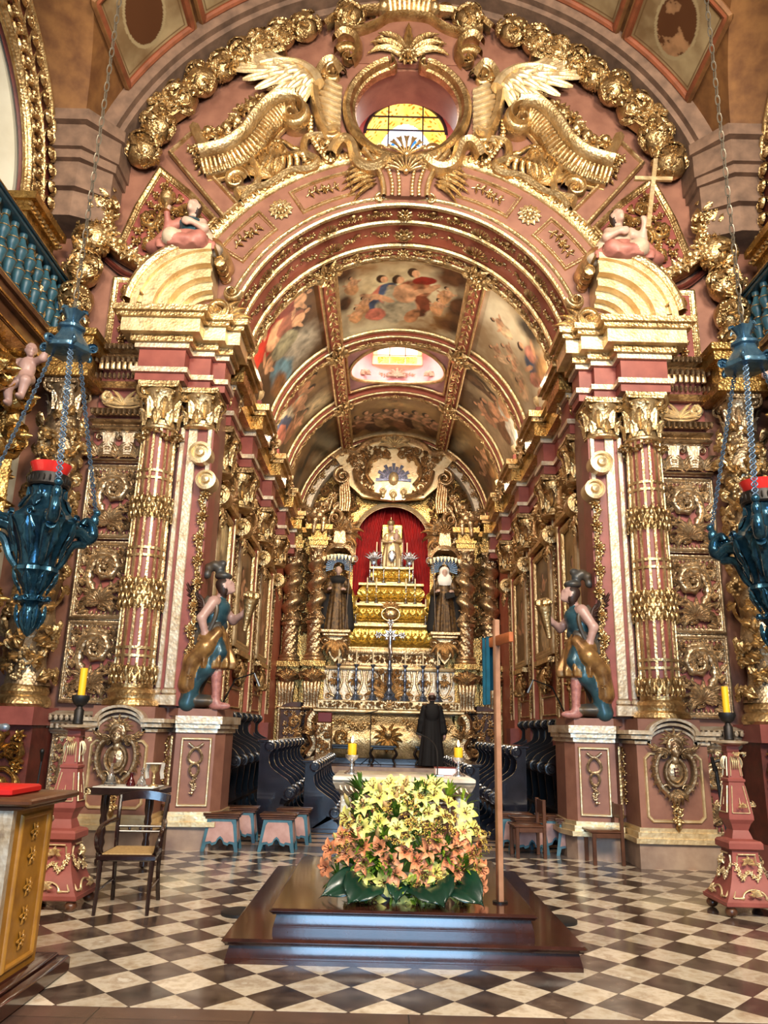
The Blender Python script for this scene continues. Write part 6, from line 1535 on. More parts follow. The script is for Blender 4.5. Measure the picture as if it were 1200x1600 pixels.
# ---- high altar table
HA = thing('high_altar', 'long gilt high altar with carved frontal', 'altar', (0,21.5,.9))
mb = MB(); mb.box(-1.9,1.9,21.3,22.0,2.1,2.34,.02); mb.box(-2.0,2.0,21.2,22.0,2.02,2.1,.02); mb.build('mensa', 'gold_pale', HA)
zz = np.linspace(.9,2.0,14); e = .14*np.sin((zz-.9)/1.1*PI*1.3); R = [[(-1.75-a,22,z),(-1.75-a,21.4-a,z),(1.75+a,21.4-a,z),(1.75+a,22,z)] for a,z in zip(e,zz)]
mb = MB(); mb.grid(np.array(R)); mb.build('frontal', 'gold_bright', HA, smooth=30)
mb = MB(front(0,2.14,21.28)); scrollfill(mb, rectp(-1.85,1.85,.0,.17), mb.fr, .08, 5, 260, .05); mb.rosette((0,.08,.03),.16,10,.08); mb.build('frieze_carving', 'gold_retable', HA)
mb = MB(front(0,1.5,21.27)); fan(mb,(0,-.1),.4,0,360,14,mb.fr,.07,.07,.3,4); mb.ell((0,0,.05),(.14,.16,.08),14)
for s in (1,-1): garland_line(mb, spline([(s*.4,.3),(s*.8,.15),(s*1.2,.3),(s*1.6,.2)],6), .1, seed=4); scrollleaf(mb,(s*1.2,-.1),.25,0,s,1.3,.1,.08,mb.fr)
mb.build('frontal_carving', 'gold_leaf', HA)
for s in (1,-1):
    mb = MB(front(s*1.95,.9,21.3)); q = spline([(0,1.1),(s*.12,.9),(s*.08,.6),(s*-.05,.3),(s*.12,.0)],7); mb.sweep(np.c_[q,np.zeros(len(q))], halfround(.14,.25)); mb.volute((0,.95),.16,1.4,0,s,.05,h=.28); fan(mb,(0,.5),.35,30,150,5,mb.fr.at(0,0,.2),.07,.06,.3,3); mb.build('corner_console', 'gold_retable', HA)
for s, wh in ((-1,LSIDE),(1,RSIDE)):
    D = thing('retable_door', f'brown and gilt arched side door panel of the retable {wh}', 'door panel', (s*2.45,22.05,.75), 'retable side doors')
    mb = MB(front(s*2.45,.75,21.7)); mb.prism([(-.5,0),(.5,0),(.5,1.3)]+[tuple(p) for p in arc((0,1.3),.5,10,170,12,.22)]+[(-.5,1.3)],-.3,0); mb.build('leaf', 'wood_brown', D, smooth=30)
    mb = MB(front(s*2.45,.75,21.7)); scrollfill(mb, rectp(-.38,.38,.1,1.3), mb.fr, .17, 6, 120, .06); mb.sweep(np.c_[[-.5,-.5,.5,.5],[0,1.35,1.35,0],[0]*4], halfround(.04,.06)); mb.build('carving', 'gold_retable', D)
# ---------------------------------------------------------------- people and carved figures
def head(c, s, skin=0, hair=1, yaw=0., pitch=0., long_hair=True, beard=False, bald=False):
    """prims of a head, chin to crown = s; faces -y before yaw; c = head centre"""
    cy_, sy_ = math.cos(yaw), math.sin(yaw); cp, sp = math.cos(pitch), math.sin(pitch)
    def R(p):
        x, y, z = p; y, z = cp*y+sp*z, -sp*y+cp*z; return A(c[0]+cy_*x-sy_*y, c[1]+sy_*x+cy_*y, c[2]+z)
    Rm_ = np.array([[cy_,-sy_,0],[sy_,cy_,0],[0,0,1]])@np.array([[1,0,0],[0,cp,sp],[0,-sp,cp]])
    e = lambda p, r, m: elp(R(A(*p)*s), A(*r)*s, m, Rm_)
    P = [e((0,.02,.08),(.34,.40,.42),skin), e((0,-.1,-.2),(.24,.26,.3),skin), e((0,-.30,-.40),(.10,.10,.08),skin), e((0,-.40,-.02),(.055,.10,.12),skin), e((0,-.38,-.23),(.11,.05,.03),skin),
         e((.13,-.33,.09),(.09,.05,.03),skin), e((-.13,-.33,.09),(.09,.05,.03),skin), e((.34,.03,-.02),(.04,.09,.12),skin), e((-.34,.03,-.02),(.04,.09,.12),skin)]
    if hair is not None:
        P += [e((0,.12,.2),(.38,.40,.36),hair)] if not bald else [e((.0,.16,.0),(.385,.36,.26),hair)]
        if bald: P += [e((0,.1,.28),(.3,.3,.24),skin)]
        if long_hair: P += [e((.26,.18,-.1),(.14,.2,.34),hair), e((-.26,.18,-.1),(.14,.2,.34),hair), e((0,.3,-.2),(.3,.16,.42),hair)]
    if beard: P += [e((0,-.3,-.38),(.18,.14,.2),hair)]
    return P
def hand(w, d, up, s=.19, m=0, curl=.5, side=1):
    """palm, four unequal bent fingers and a thumb; w = wrist, d = pointing direction, up = back of the hand"""
    w = A(*w); d = unit(d); up = unit(np.asarray(up,float)-d*(np.asarray(up,float)@d)); r = np.cross(d, up)*side
    P = [cap(w, w+d*.22*s, .15*s, .17*s, m), elp(w+d*.3*s, (.2*s,.2*s,.2*s), m), cap(w+d*.15*s-r*.08*s, w+d*.42*s-r*.14*s, .1*s,.1*s,m), cap(w+d*.15*s+r*.08*s, w+d*.42*s+r*.14*s, .1*s,.1*s,m)]
    for i,(o,L) in enumerate(((-.2,.40),(-.07,.46),(.07,.43),(.19,.33))):
        a = w+d*.44*s+r*o*s; b = a+(d-up*curl*.45)*L*.5*s; c = b+(d*.7-up*curl*1.1)*L*.5*s; P += [cap(a,b,.065*s,.058*s,m), cap(b,c,.058*s,.045*s,m)]
    a = w+d*.16*s-r*.17*s; b = a+(d*.7-r*.7-up*.2*curl)*.22*s; P += [cap(a,b,.08*s,.065*s,m), cap(b,b+(d*.9-r*.1-up*.4*curl)*.2*s,.062*s,.05*s,m)]
    return P
def limb(pts, rad, m): return [cap(pts[i], pts[i+1], rad[i], rad[i+1], m) for i in range(len(pts)-1)]
# ---- armoured angels beside the opening
def p_angel(L):
    X, Y, Z = L.location; f = Fr((X,Y,Z),(1,0,0),(0,1,0),(0,0,1))
    # faces +x, weight on near leg; figure 1.72 m high
    sk, hr, ar, go, dr, bt = range(6)
    P = [elp((.0,0,1.02),(.17,.19,.15),go), elp((.02,0,1.2),(.165,.19,.2),ar), elp((.05,0,1.33),(.17,.2,.14),ar), cap((.03,-.17,1.40),(.03,.17,1.40),.075,.075,sk), cap((.05,0,1.42),(.09,0,1.53),.06,.055,sk)]
    P += [cap((-.12,0,1.06),(.14,0,1.09),.06,.06,dr), cap((.0,-.17,1.05),(.1,-.15,1.07),.05,.05,dr)]
    P += head((.135,0,1.63), .25, sk, hr, PI/2, .45, True)
    P += limb([(.02,-.2,1.38),(-.10,-.27,1.16),(-.04,-.25,.94)],[.075,.06,.042],sk)+hand((-.035,-.25,.93),(.35,.05,-.9),(0,-1,.2),.19,sk,.7,1)
    P += limb([(.05,.2,1.38),(.22,.26,1.2),(.36,.14,1.27)],[.075,.058,.042],sk)+hand((.36,.14,1.27),(.7,-.3,.5),(.2,.6,.7),.18,sk,1.2,1)
    P += limb([(.05,-.09,.95),(.10,-.10,.55)],[.115,.075],go)+limb([(.10,-.10,.58),(.12,-.1,.42)],[.075,.06],sk)+limb([(.12,-.1,.44),(.14,-.1,.1)],[.07,.05],bt)+[elp((.2,-.11,.04),(.14,.05,.05),bt), elp((.13,-.1,.07),(.06,.05,.07),bt)]
    P += limb([(-.03,.09,.95),(-.08,.12,.5),(-.2,.12,.12)],[.12,.085,.055],dr)+[elp((-.14,.12,.05),(.13,.06,.06),dr)]
    P += [fun(skirt([(1.0,.18),(.8,.24),(.6,.29),(.52,.28)],11,.12,.4,(.02,0),1.,.95,go,1.2)[3], (-.33,-.33,.52),(.37,.33,1.02), go)]
    P += limb([(-.12,-.12,.98),(-.2,-.16,.7),(-.18,-.12,.35),(-.25,-.08,.08)],[.09,.11,.10,.13],dr)+limb([(-.16,.02,.95),(-.26,.02,.5),(-.24,.0,.1)],[.1,.12,.14],go)
    P += limb([(.12,-.2,.98),(-.02,-.26,.78),(-.2,-.22,.6),(-.24,-.16,.3)],[.07,.11,.1,.12],go)+limb([(.1,-.2,.95),(.16,-.18,.72),(.0,-.18,.5),(-.16,-.14,.3),(-.22,-.14,.06)],[.06,.08,.09,.08,.1],ar)+limb([(-.1,.1,1.35),(-.24,.0,1.1),(-.28,-.02,.7),(-.3,-.02,.2)],[.08,.1,.11,.12],dr)
    P += [elp((-.02,-.2,.88),(.12,.1,.12),go), elp((.12,-.1,.78),(.1,.1,.14),dr), elp((-.1,.0,.1),(.3,.2,.09),dr)]
    mb = MB(); mi = body(mb, P, .035, .014, f); mb.build('figure', ['skin','hair','armour_teal','skirt_gold','drape_dark','boot'], L, smooth=180, mi=mi)
    mb = MB(f); P = [elp((.09,0,1.77),(.12,.11,.06),0), elp((.03,0,1.87),(.07,.07,.08),0), elp((-.04,0,1.92),(.08,.07,.07),0), elp((-.12,.0,1.88),(.07,.06,.07),0), elp((.06,.02,1.95),(.06,.05,.05),0), elp((-.14,0,1.79),(.06,.05,.06),0)]
    body(mb, P, .03, .012, f); mb.build('plume', 'drape_dark', L, smooth=180)
    mb = MB(Fr((X-.06,Y-.16,Z+1.26),unit((-1,.1,.0)),(0,0,1),unit((-.1,-1,0)))); wing(mb, .5, mb.fr.at(0,0,.0,.85), 3, 7, .05, -.35); mb.build('wing', 'wing_dark', L)
    mb = MB(f); mb.lathe([(.035,0),(.05,.12),(.075,.3),(.11,.42),(.07,.46)],14,fr=Fr((X+.42,Y+.06,Z+1.04),(1,0,0),(0,1,0),unit((.15,0,1)))); b2 = MB(Fr((X+.48,Y+.06,Z+1.5),(1,0,0),(0,1,0),(0,0,1))); b2.bunch((0,0,0),(.11,.1,.08),20,.045,seed=2); b2.ell((0,0,0),(.1,.1,.09),10); mb.merge(b2); mb.build('cornucopia', 'gold_leaf', L)
    mb = MB(f); q = bez((.02,-.2,1.42),(.14,-.22,1.3),(.05,-.2,1.1),(-.05,-.22,.9),12); mb.tube(q, .03, 8); q = bez((-.05,-.12,1.45),(-.16,-.18,1.3),(-.2,-.16,1.1),(-.16,-.16,.95),12); mb.tube(q, .05, 8); mb.build('mantle', 'drape_dark', L); L.scale = (1.07,)*3
half(p_angel, 'angel_statue', 'painted wooden angel in teal armour looking up', 'statue', (-2.66,11.32,1.82), 'armoured angel statues')
# ---- seated virtues on the curved pediments
def seated(L, cross):
    X, Y, Z = L.location; s = -1 if cross else 1; f = Fr((X,Y,Z),(s,0,0),(0,1,0),(0,0,1))
    P = [elp((0,0,.34),(.16,.13,.18),2), elp((0,-.02,.48),(.15,.12,.12),2), cap((-.15,0,.53),(.15,0,.53),.06,.06,0), cap((0,0,.55),(.01,-.02,.64),.05,.045,0)]
    P += head((.02,-.04,.76), .24, 0, 1, -.3, .25)
    P += limb([(.16,0,.52),(.22,-.1,.38),(.05,-.2,.42)],[.065,.055,.038],0)+hand((.05,-.2,.42),(-.9,-.05,.2),(0,-1,0),.15,0,.5,1)
    P += limb([(-.16,0,.52),(-.3,-.06,.4),(-.32,-.14,.58)],[.075,.06,.038],3 if not cross else 0)+hand((-.32,-.14,.58),(0,-.2,1),(-.4,-1,0),.15,0,1.1,1)
    P += limb([(.08,-.02,.18),(.2,-.26,.1)],[.14,.12],3)+limb([(-.08,-.02,.18),(-.18,-.26,.12)],[.14,.13],4)
    P += [elp((-.3,-.02,.08),(.3,.2,.12),3), elp((.26,0,.06),(.28,.2,.11),4), elp((0,-.12,.06),(.34,.26,.12),3), cap((-.26,.02,.46),(-.42,.0,.12),.08,.13,3), cap((.2,.05,.42),(.36,.02,.1),.07,.1,4)]
    P = [skirt([(-.02,.3),(.1,.3),(.3,.16)],9,.14,0,(0,-.05),1.3,.9,3)]+P
    mb = MB(); mi = body(mb, P, .04, .014, f); mb.build('figure', ['skin_pale','hair','armour_teal' if not cross else 'cloth_cream','cloth_pink','cloth_cream'], L, smooth=180, mi=mi)
    if cross:
        mb = MB(f); g = Fr(f(A(-.35,-.18,.5)),(1,0,0),unit((.16,0,1)),(0,-1,0)); mb.box(-.03,.03,0,1.15,-.02,.02,fr=g); mb.box(-.27,.27,.78,.84,-.021,.021,fr=g); mb.build('cross', 'gold_pale', L)
    else:
        mb = MB(Fr(f(A(-.33,-.17,.58)),(1,0,0),(0,1,0),(0,0,1))); mb.lathe([(0,0),(.07,.01),(.03,.05),(.03,.12),(.09,.17),(.1,.28),(.085,.285),(.07,.18)],18); mb.build('chalice', 'gold_leaf', L)
L = thing('virtue_statue', "painted seated woman lifting a gilt chalice on the armchair's side pediment", 'statue', (-3.42,10.8,8.74)); seated(L, False); L.scale = (1.12,)*3
L = thing('virtue_statue', "painted seated woman holding a tall slim gilt cross high on the pediment", 'statue', (3.42,10.8,8.74)); seated(L, True); L.scale = (1.12,)*3
# ---- saints beside the throne
def saint(L, nun):
    X, Y, Z = L.location; f = Fr((X,Y,Z),(1,0,0),(0,1,0),(0,0,1))
    P = [skirt([(0,.36),(.3,.32),(.8,.25),(1.15,.2),(1.4,.17)],10,.07,1.,(0,0),1.,.8,2), cap((-.17,0,1.42),(.17,0,1.42),.09,.09,2), cap((0,0,1.45),(0,-.02,1.56),.06,.05,0)]
    P += head((0,-.03,1.68), .25, 0, None if nun else 1, 0, .1, False, False, False)
    P += limb([(.2,0,1.4),(.3,-.06,1.12),(.2,-.24,1.1)],[.1,.1,.08],2)+hand((.2,-.25,1.1),(-.4,-.8,.2),(.3,0,1),.17,0,.9,1)
    P += limb([(-.2,0,1.4),(-.3,-.06,1.12),(-.22,-.24,1.1)],[.1,.1,.08],2)+hand((-.22,-.25,1.1),(.1,-.9,.3),(-.5,0,.8),.17,0,1.,-1)
    P += [cap((-.3,.02,1.1),(-.36,0,.1),.1,.14,3), cap((.3,.02,1.1),(.36,0,.1),.1,.14,3)]
    if nun: P += [elp((0,.05,1.72),(.15,.15,.17),4), cap((-.1,-.02,1.55),(.1,-.02,1.55),.1,.1,4), elp((0,-.04,1.42),(.2,.14,.16),4)]
    else: P += [elp((0,-.02,1.4),(.24,.17,.14),3)]
    mb = MB(); mi = body(mb, P, .04, .018, f); mb.build('figure', ['skin_pale','hair','habit','robe_black','linen'], L, smooth=180, mi=mi)
    mb = MB(front(X,Z+1.8,Y+.12)); 
    for a in np.radians(np.linspace(-15,195,22)): mb.add([(.16*math.cos(a-.04),.16*math.sin(a-.04),0),(.16*math.cos(a+.04),.16*math.sin(a+.04),0),(.38*math.cos(a+.05),.38*math.sin(a+.05),.01),(.38*math.cos(a-.05),.38*math.sin(a-.05),.01)],[(0,1,2,3)])
    mb.build('radiant_halo', 'chain_blue', L)
    mb = MB(f); s = 1 if not nun else -1; q = np.r_[[(s*.26,-.34,0.02),(s*.34,-.30,1.95)], np.c_[s*(.34+.0)+s*(.12-.12*np.cos(np.linspace(0,5,20))*np.linspace(1,.4,20))-s*.0, np.full(20,-.3), 1.95+.13*np.sin(np.linspace(0,5,20))*np.linspace(1,.4,20)]]; mb.tube(q, .016, 8); mb.ell((s*.34,-.3,1.9),(.035,.035,.05),8); mb.build('crozier', 'silver', L)
    if nun: mb = MB(Fr((X+.12,Y-.34,Z+1.0),unit((1,.2,.35)),unit((-.3,.2,1)),unit((.1,-1,.2)))); mb.box(-.13,.13,-.09,.09,-.03,.03); mb.build('book', 'robe_black', L); 
for x, nun, lab in ((-1.5,False,'carved monk saint with bishop staff and dark radiant halo, gilt habit'),(1.5,True,'carved nun saint with white veil and open book beside the throne')):
    L = thing('saint_statue', lab, 'statue', (x,21.75,4.22)); saint(L, nun)
    wh = LSIDE if x < 0 else RSIDE
    B_ = thing('statue_bracket', f'carved gilt bracket with leafy drop under the saint {wh}', 'bracket', (x,21.8,3.3), 'saint brackets')
    mb = MB(); mb.box(x-.42,x+.42,21.4,22.4,4.12,4.22,.02); mb.box(x-.36,x+.36,21.46,22.4,4.04,4.12,.02); mb.build('shelf', 'gold_retable', B_)
    mb = MB(front(x,3.4,21.7)); mb.prism([(-.34,.64),(-.3,.4),(-.12,.1),(0,-.05),(.12,.1),(.3,.4),(.34,.64)],-.7,.05); fan(mb,(0,.55),.5,200,340,7,mb.fr.at(0,0,.06),.09,.1,.4,4); mb.volute((-.3,.5),.13,1.4,0,1,.04,h=.2); mb.volute((.3,.5),.13,1.4,PI,-1,.04,h=.2); mb.build('drop', 'gold_retable', B_)
    N_ = thing('statue_canopy', f'gilt shell canopy with hanging tassels over the saint {wh}', 'canopy', (x,21.8,6.15), 'saint canopies')
    mb = MB(front(x,6.2,21.95)); mb.sweep(np.c_[arc((0,.0),.45,0,180,24), np.zeros(24)], [(-.05,-.3),(-.05,.3),(.07,.36),(.07,-.3)]); mb.build('hood', 'gold_retable', N_)
    mb = MB(front(x,6.1,21.6)); 
    for k in range(9): u = -.4+.1*k; mb.prism([(u-.045,.12+.3*math.sqrt(max(0,.19-u*u))),(u+.045,.12+.3*math.sqrt(max(0,.19-u*u))),(u,-.04+.3*math.sqrt(max(0,.19-u*u)))],-.02,.03)
    mb.build('tassel_fringe', 'gold_pale', N_)
    mb = MB(front(x,6.55,21.75)); mb.prism([(-.2,0),(.2,0),(.14,.5),(-.14,.5)],-.4,.1); shell(mb,(0,.5),.25,mb.fr.at(0,0,.12),10,170,8,.06); mb.volute((-.28,.1),.12,1.4,0,1,.04,h=.15); mb.volute((.28,.1),.12,1.4,PI,-1,.04,h=.15); mb.build('finial', 'gold_retable', N_)
# statue of the throne: crowned mother and child before a gilt slab
L = thing('enthroned_statue', 'pale gilt crowned mother and child statue topping the stepped throne', 'statue', (0,22.4,6.15))
f = Fr((0,22.4,6.15),(1,0,0),(0,1,0),(0,0,1))
P = [skirt([(0,.30),(.3,.28),(.6,.24),(.8,.18)],9,.06,0,(0,0),1,.8,0), elp((0,0,.86),(.17,.13,.2),0), cap((-.15,0,.98),(.15,0,.98),.07,.07,0), cap((0,0,1.0),(0,0,1.1),.045,.04,1)]+head((-.04,-.02,1.2),.2,1,0,.1,.1)
P += limb([(.17,0,.95),(.25,-.1,.78),(.12,-.2,.76)],[.07,.06,.04],0)+hand((.12,-.2,.76),(-.8,-.4,.1),(0,0,1),.13,1,.6)+limb([(-.17,0,.95),(-.26,-.1,.78),(-.1,-.2,.72)],[.07,.06,.04],0)+hand((-.1,-.2,.72),(.8,-.4,.1),(0,0,1),.13,1,.6,-1)
P += [elp((.12,-.16,.9),(.08,.08,.11),1)]+head((.13,-.18,1.06),.14,1,0,.2,.0,False)
mb = MB(); mi = body(mb, P, .03, .014, f); mb.build('figure', ['gold_pale','skin_pale'], L, smooth=180, mi=mi)
mb = MB(f); mb.box(-.3,.3,.14,.2,.35,1.35,.02); mb.build('gilt_slab', 'gold_yellow', L)
mb = MB(f); mb.lathe([(.08,1.27),(.1,1.3),(.12,1.38),(.02,1.46),(.02,1.52),(0,1.54)],12,(-.04,-.02,0)); mb.build('crown', 'gold_bright', L)
mb = MB(front(0,6.33,22.02)); mb.ell((0,.1,0),(.12,.18,.04),14); mb.build('medallion', 'silver', L)
# gilt angels seated on the retable cornice
def p_retangel(L):
    X, Y, Z = L.location; f = Fr((X,Y,Z),(1,0,0),(0,1,0),(0,0,1))
    P = [elp((0,0,.3),(.14,.12,.2),0), cap((-.13,0,.46),(.13,0,.46),.06,.06,0), cap((0,0,.48),(.03,0,.56),.05,.045,0)]+head((.04,-.02,.66),.2,0,0,.4,.1)
    P += limb([(.14,0,.45),(.28,-.06,.5),(.34,-.06,.72)],[.06,.05,.035],0)+hand((.34,-.06,.72),(.1,-.1,1),(0,-1,0),.13,0,.6)+limb([(-.14,0,.45),(-.26,-.08,.3),(-.16,-.2,.2)],[.06,.05,.035],0)+hand((-.16,-.2,.2),(.6,-.5,-.2),(0,0,1),.13,0,.6,-1)
    P += limb([(.07,-.05,.16),(.16,-.3,.14),(.14,-.3,-.2)],[.11,.09,.06],0)+limb([(-.07,-.05,.16),(-.08,-.32,.1),(-.12,-.28,-.24)],[.11,.09,.06],0)+[elp((0,0,.1),(.3,.22,.12),0), elp((-.2,0,.2),(.16,.14,.2),0)]
    mb = MB(); body(mb, P, .04, .018, f); mb.build('figure', 'gold_retable', L, smooth=180)
    mb = MB(Fr((X-.05,Y+.12,Z+.42),(-1,0,0),(0,0,1),(0,-1,0))); wing(mb,.6,mb.fr.at(0,0,0,.3),2,6,.04,-.2); mb.build('wing', 'gold_retable', L)
    mb = MB(front(X+.05,Z-.02,Y+.1)); mb.volute((.42,.3),.22,1.5,PI/2,-1,.07,h=.25); garland_line(mb,[(-.35,.3,.05),(-.3,0,.1),(.3,.9,.05),(.38,1.0,.05)],.12,seed=8); mb.build('scroll_seat', 'gold_retable', L)
half(p_retangel, 'retable_angel', 'gilt angel seated on a scroll over the twisted columns', 'statue', (-2.12,21.7,7.18), 'gilt angels of the retable')
def p_spandrel(L):
    f = front(-1.42,7.1,22.2); mb = MB(f); mb.bunch((0,.1,0),(.3,.38,.2),46,.075,seed=3); fan(mb,(0,.0),.6,0,360,14,mb.fr,.1,.1,.4,4); mb.build('fruit_cluster', 'gold_retable', L)
    mb = MB(f); mb.volute((.12,-.35),.12,1.4,PI,-1,.04,h=.15); mb.volute((-.2,.75),.2,1.5,0,1,.06,h=.2); q = spline([(-.3,-.4),(-.45,.1),(-.35,.6),(-.1,.95)],7); mb.sweep(np.c_[q,np.full(len(q),0)], halfround(.08,.16)); mb.build('scroll', 'gold_retable', L)
half(p_spandrel, 'fruit_boss', 'gilt cluster of fruit beside the curtained niche', 'carving', (-1.42,22.2,6.9), 'fruit clusters by the niche')
# ---- the monk at the altar, back view
f = Fr((1.07,20.2,.745),(1,0,0),(0,1,0),(0,0,1))
P = [skirt([(.02,.31),(.4,.27),(.9,.215),(1.2,.2),(1.36,.19)],8,.06,.5,(0,0),1.05,.8,2), cap((-.17,0,1.40),(.17,0,1.40),.075,.075,2), elp((0,.01,1.3),(.22,.14,.18),2), cap((0,.01,1.45),(0,-.0,1.53),.075,.06,2)]
P += head((0,.015,1.655), .23, 0, 1, PI, -.15, False, False, True)
P += limb([(-.2,0,1.4),(-.27,.03,1.1),(-.29,.08,.86)],[.07,.068,.085],2)+hand((-.30,.12,.82),(.05,.15,-.95),(-1,0,0),.19,0,.4,1)
P += limb([(.2,0,1.4),(.27,.02,1.1),(.31,.04,.84)],[.07,.068,.085],2)+hand((.32,.05,.79),(.0,.1,-.95),(1,0,0),.19,0,.4,-1)
P += [elp((0,-.13,1.3),(.17,.08,.2),2), cap((-.1,-.1,1.45),(.1,-.1,1.45),.06,.06,2)]
P += [elp((-.1,.12,.03),(.06,.13,.035),3), elp((.1,.12,.03),(.06,.13,.035),3)]
mb = MB(); mi = body(mb, P, .04, .014, f, sub=()); mb.build('person', ['skin','hair','robe_black','sole'], smooth=180, mi=mi, label='balding person in a long black hooded habit, back turned, at the high altar', cat='person')
# ---------------------------------------------------------------- platform, altar table, flowers
L = thing('altar_platform', 'two-stepped dark polished wooden platform in the middle of the marble floor', 'platform', (0,7.5,0))
def step(nm, hw, y0, y1, z0, z1):
    mb = MB(); mb.box(-hw+.06,hw-.06,y0+.06,y1-.06,z0,z1-.03); P = np.array(rectp(-hw+.06,hw-.06,y0+.06,y1-.06)); P = np.c_[P, np.full(4,z0)]; mb.sweep(P, [(0,.0),(-.03,0),(-.03,.03),(-.026,.034),(-.026,.042),(-.008,.112),(-.012,.114),(-.02,.116),(-.035,.118),(-.035,.126),(-.02,.13)], closed=True); mb.box(-hw,hw,y0,y1,z1-.036,z1,.016); mb.build(nm, 'wood_step', L, smooth=30)
step('lower_step', 1.285, 6.07, 9.13, 0.0, .165); step('upper_step', .985, 6.26, 8.72, .165, .325)
for s, wh in ((-1,"platform edge on the armchair's side"),(1,"platform edge on the tall cross's side")):
    mb = MB(); mb.lathe([(.0,0),(.17,0),(.17,.025),(.15,.035),(0,.035)],28,(s*1.40,7.6,0)); mb.build('floor_disc', 'black_matte', label=f'low round dark disc on the marble beside the {wh}', cat='floor disc', group='discs beside the platform')
ZT = .325
AT = thing('altar_table', 'white and gilt altar table with cream marble top behind the flowers', 'altar', (.02,7.9,ZT))
mb = MB(); mb.box(-.62,.66,7.36,8.42,1.15,1.19,.008); mb.build('top', 'marble_white', AT)
mb = MB(); 
R = [[(-.62+e,8.4,z),(-.62+e,7.38+e,z),(.66-e,7.38+e,z),(.66-e,8.4,z)] for e,z in ((.09,1.03),(.07,1.04),(.03,1.08),(.005,1.13),(.0,1.15))]; mb.grid(np.array(R)); mb.build('carved_edge', 'white_gilt', AT, smooth=0)
mb = MB(front(.02,1.09,7.41))
for x in np.linspace(-.56,.56,26): mb.leaf(np.c_[[x-.02,x,x+.03],[.04,0,-.04],[.0,.02,.02]], .03, .02, 1, 5)
fan(mb,(0,-.02),.06,30,150,5,mb.fr,.015,.02,.2,2); mb.build('edge_carving', 'gold_old', AT)
for x0,x1,y0,y1 in ((-.55,-.45,7.46,7.56),(.49,.59,7.46,7.56),(-.55,-.45,8.24,8.34),(.49,.59,8.24,8.34)):
    mb = MB(); mb.box(x0,x1,y0,y1,ZT,1.03,.01); mb.build('leg', 'white_gilt', AT)
mb = MB(); mb.box(-.45,.49,7.5,7.53,ZT+.1,1.0); mb.box(-.53,-.51,7.56,8.24,ZT+.1,1.0); mb.box(.55,.57,7.56,8.24,ZT+.1,1.0); mb.build('panel', 'wood_brown', AT)
mb = MB(front(.02,ZT+.1,7.5)); frame(mb, rectp(-.42,.42,.05,.55), halfround(.02,.025)); scrollfill(mb, rectp(-.38,.38,.08,.52), mb.fr, .12, 2, 120, .04); mb.build('panel_carving', 'gold_old', AT)
def altar_candle(x, y, wh, h):
    K = thing('candle_holder', f'silver stemmed candle cup on the altar table, {wh}', 'candle holder', (x,y,1.19), 'candle cups on the altar table')
    mb = MB(); mb.lathe([(.0,0),(.068,0),(.066,.01),(.05,.022),(.03,.03),(.014,.05),(.012,.065),(.022,.075),(.022,.085),(.012,.095),(.014,.11),(.04,.125),(.062,.15),(.066,.17),(.06,.172),(.05,.15),(0,.14)],28,(x,y,1.19)); mb.build('cup', 'silver', K)
    Cn = thing('candle', f'lit stubby yellow candle, {wh}', 'candle', (x,y,1.336), 'lit altar candles')
    mb = MB(); mb.lathe([(0,0),(.04,0),(.042,.01),(.042,h),(.036,h+.004),(.02,h-.004),(0,h-.006)],24,(x,y,1.336)); mb.build('wax', 'wax_yellow', Cn)
    mb = MB(); mb.tube([(x,y,1.336+h-.006),(x,y,1.336+h+.014)], .003, 5); mb.build('wick', 'black_matte', Cn)
    mb = MB(); mb.lathe([(0,0),(.011,.012),(.014,.028),(.009,.05),(.003,.066),(0,.07)],14,(x,y,1.336+h+.008)); mb.build('flame', 'flame', Cn)
altar_candle(-.47,7.84,'at the end without the book',.125); altar_candle(.55,7.84,'next to the red book',.11)
L = thing('microphone', 'gooseneck microphone on a square base on the altar table', 'microphone', (.34,7.72,1.19))
mb = MB(); mb.box(.28,.40,7.67,7.76,1.19,1.205,.004); mb.build('base', 'steel', L)
mb = MB(); mb.tube(spline([(.34,7.72,1.2),(.342,7.73,1.36),(.325,7.78,1.46),(.26,7.86,1.53),(.19,7.92,1.56)],8), .006, 8); mb.build('gooseneck', 'iron', L)
mb = MB(); mb.tube([(.2,7.915,1.556),(.15,7.95,1.575)], [.009,.012], 10); mb.build('capsule', 'black_matte', L)
L = thing('book', 'closed red missal with thick pale pages on the altar table', 'book', (.42,7.98,1.19))
mb = MB(); mb.box(.33,.54,7.86,8.10,1.19,1.196,.002); mb.box(.33,.54,7.86,8.10,1.256,1.262,.002); mb.box(.535,.541,7.86,8.1,1.19,1.262,.002); mb.build('cover', 'red_leather', L)
mb = MB(); mb.box(.335,.535,7.865,8.09,1.196,1.256); mb.build('pages', 'paper', L)
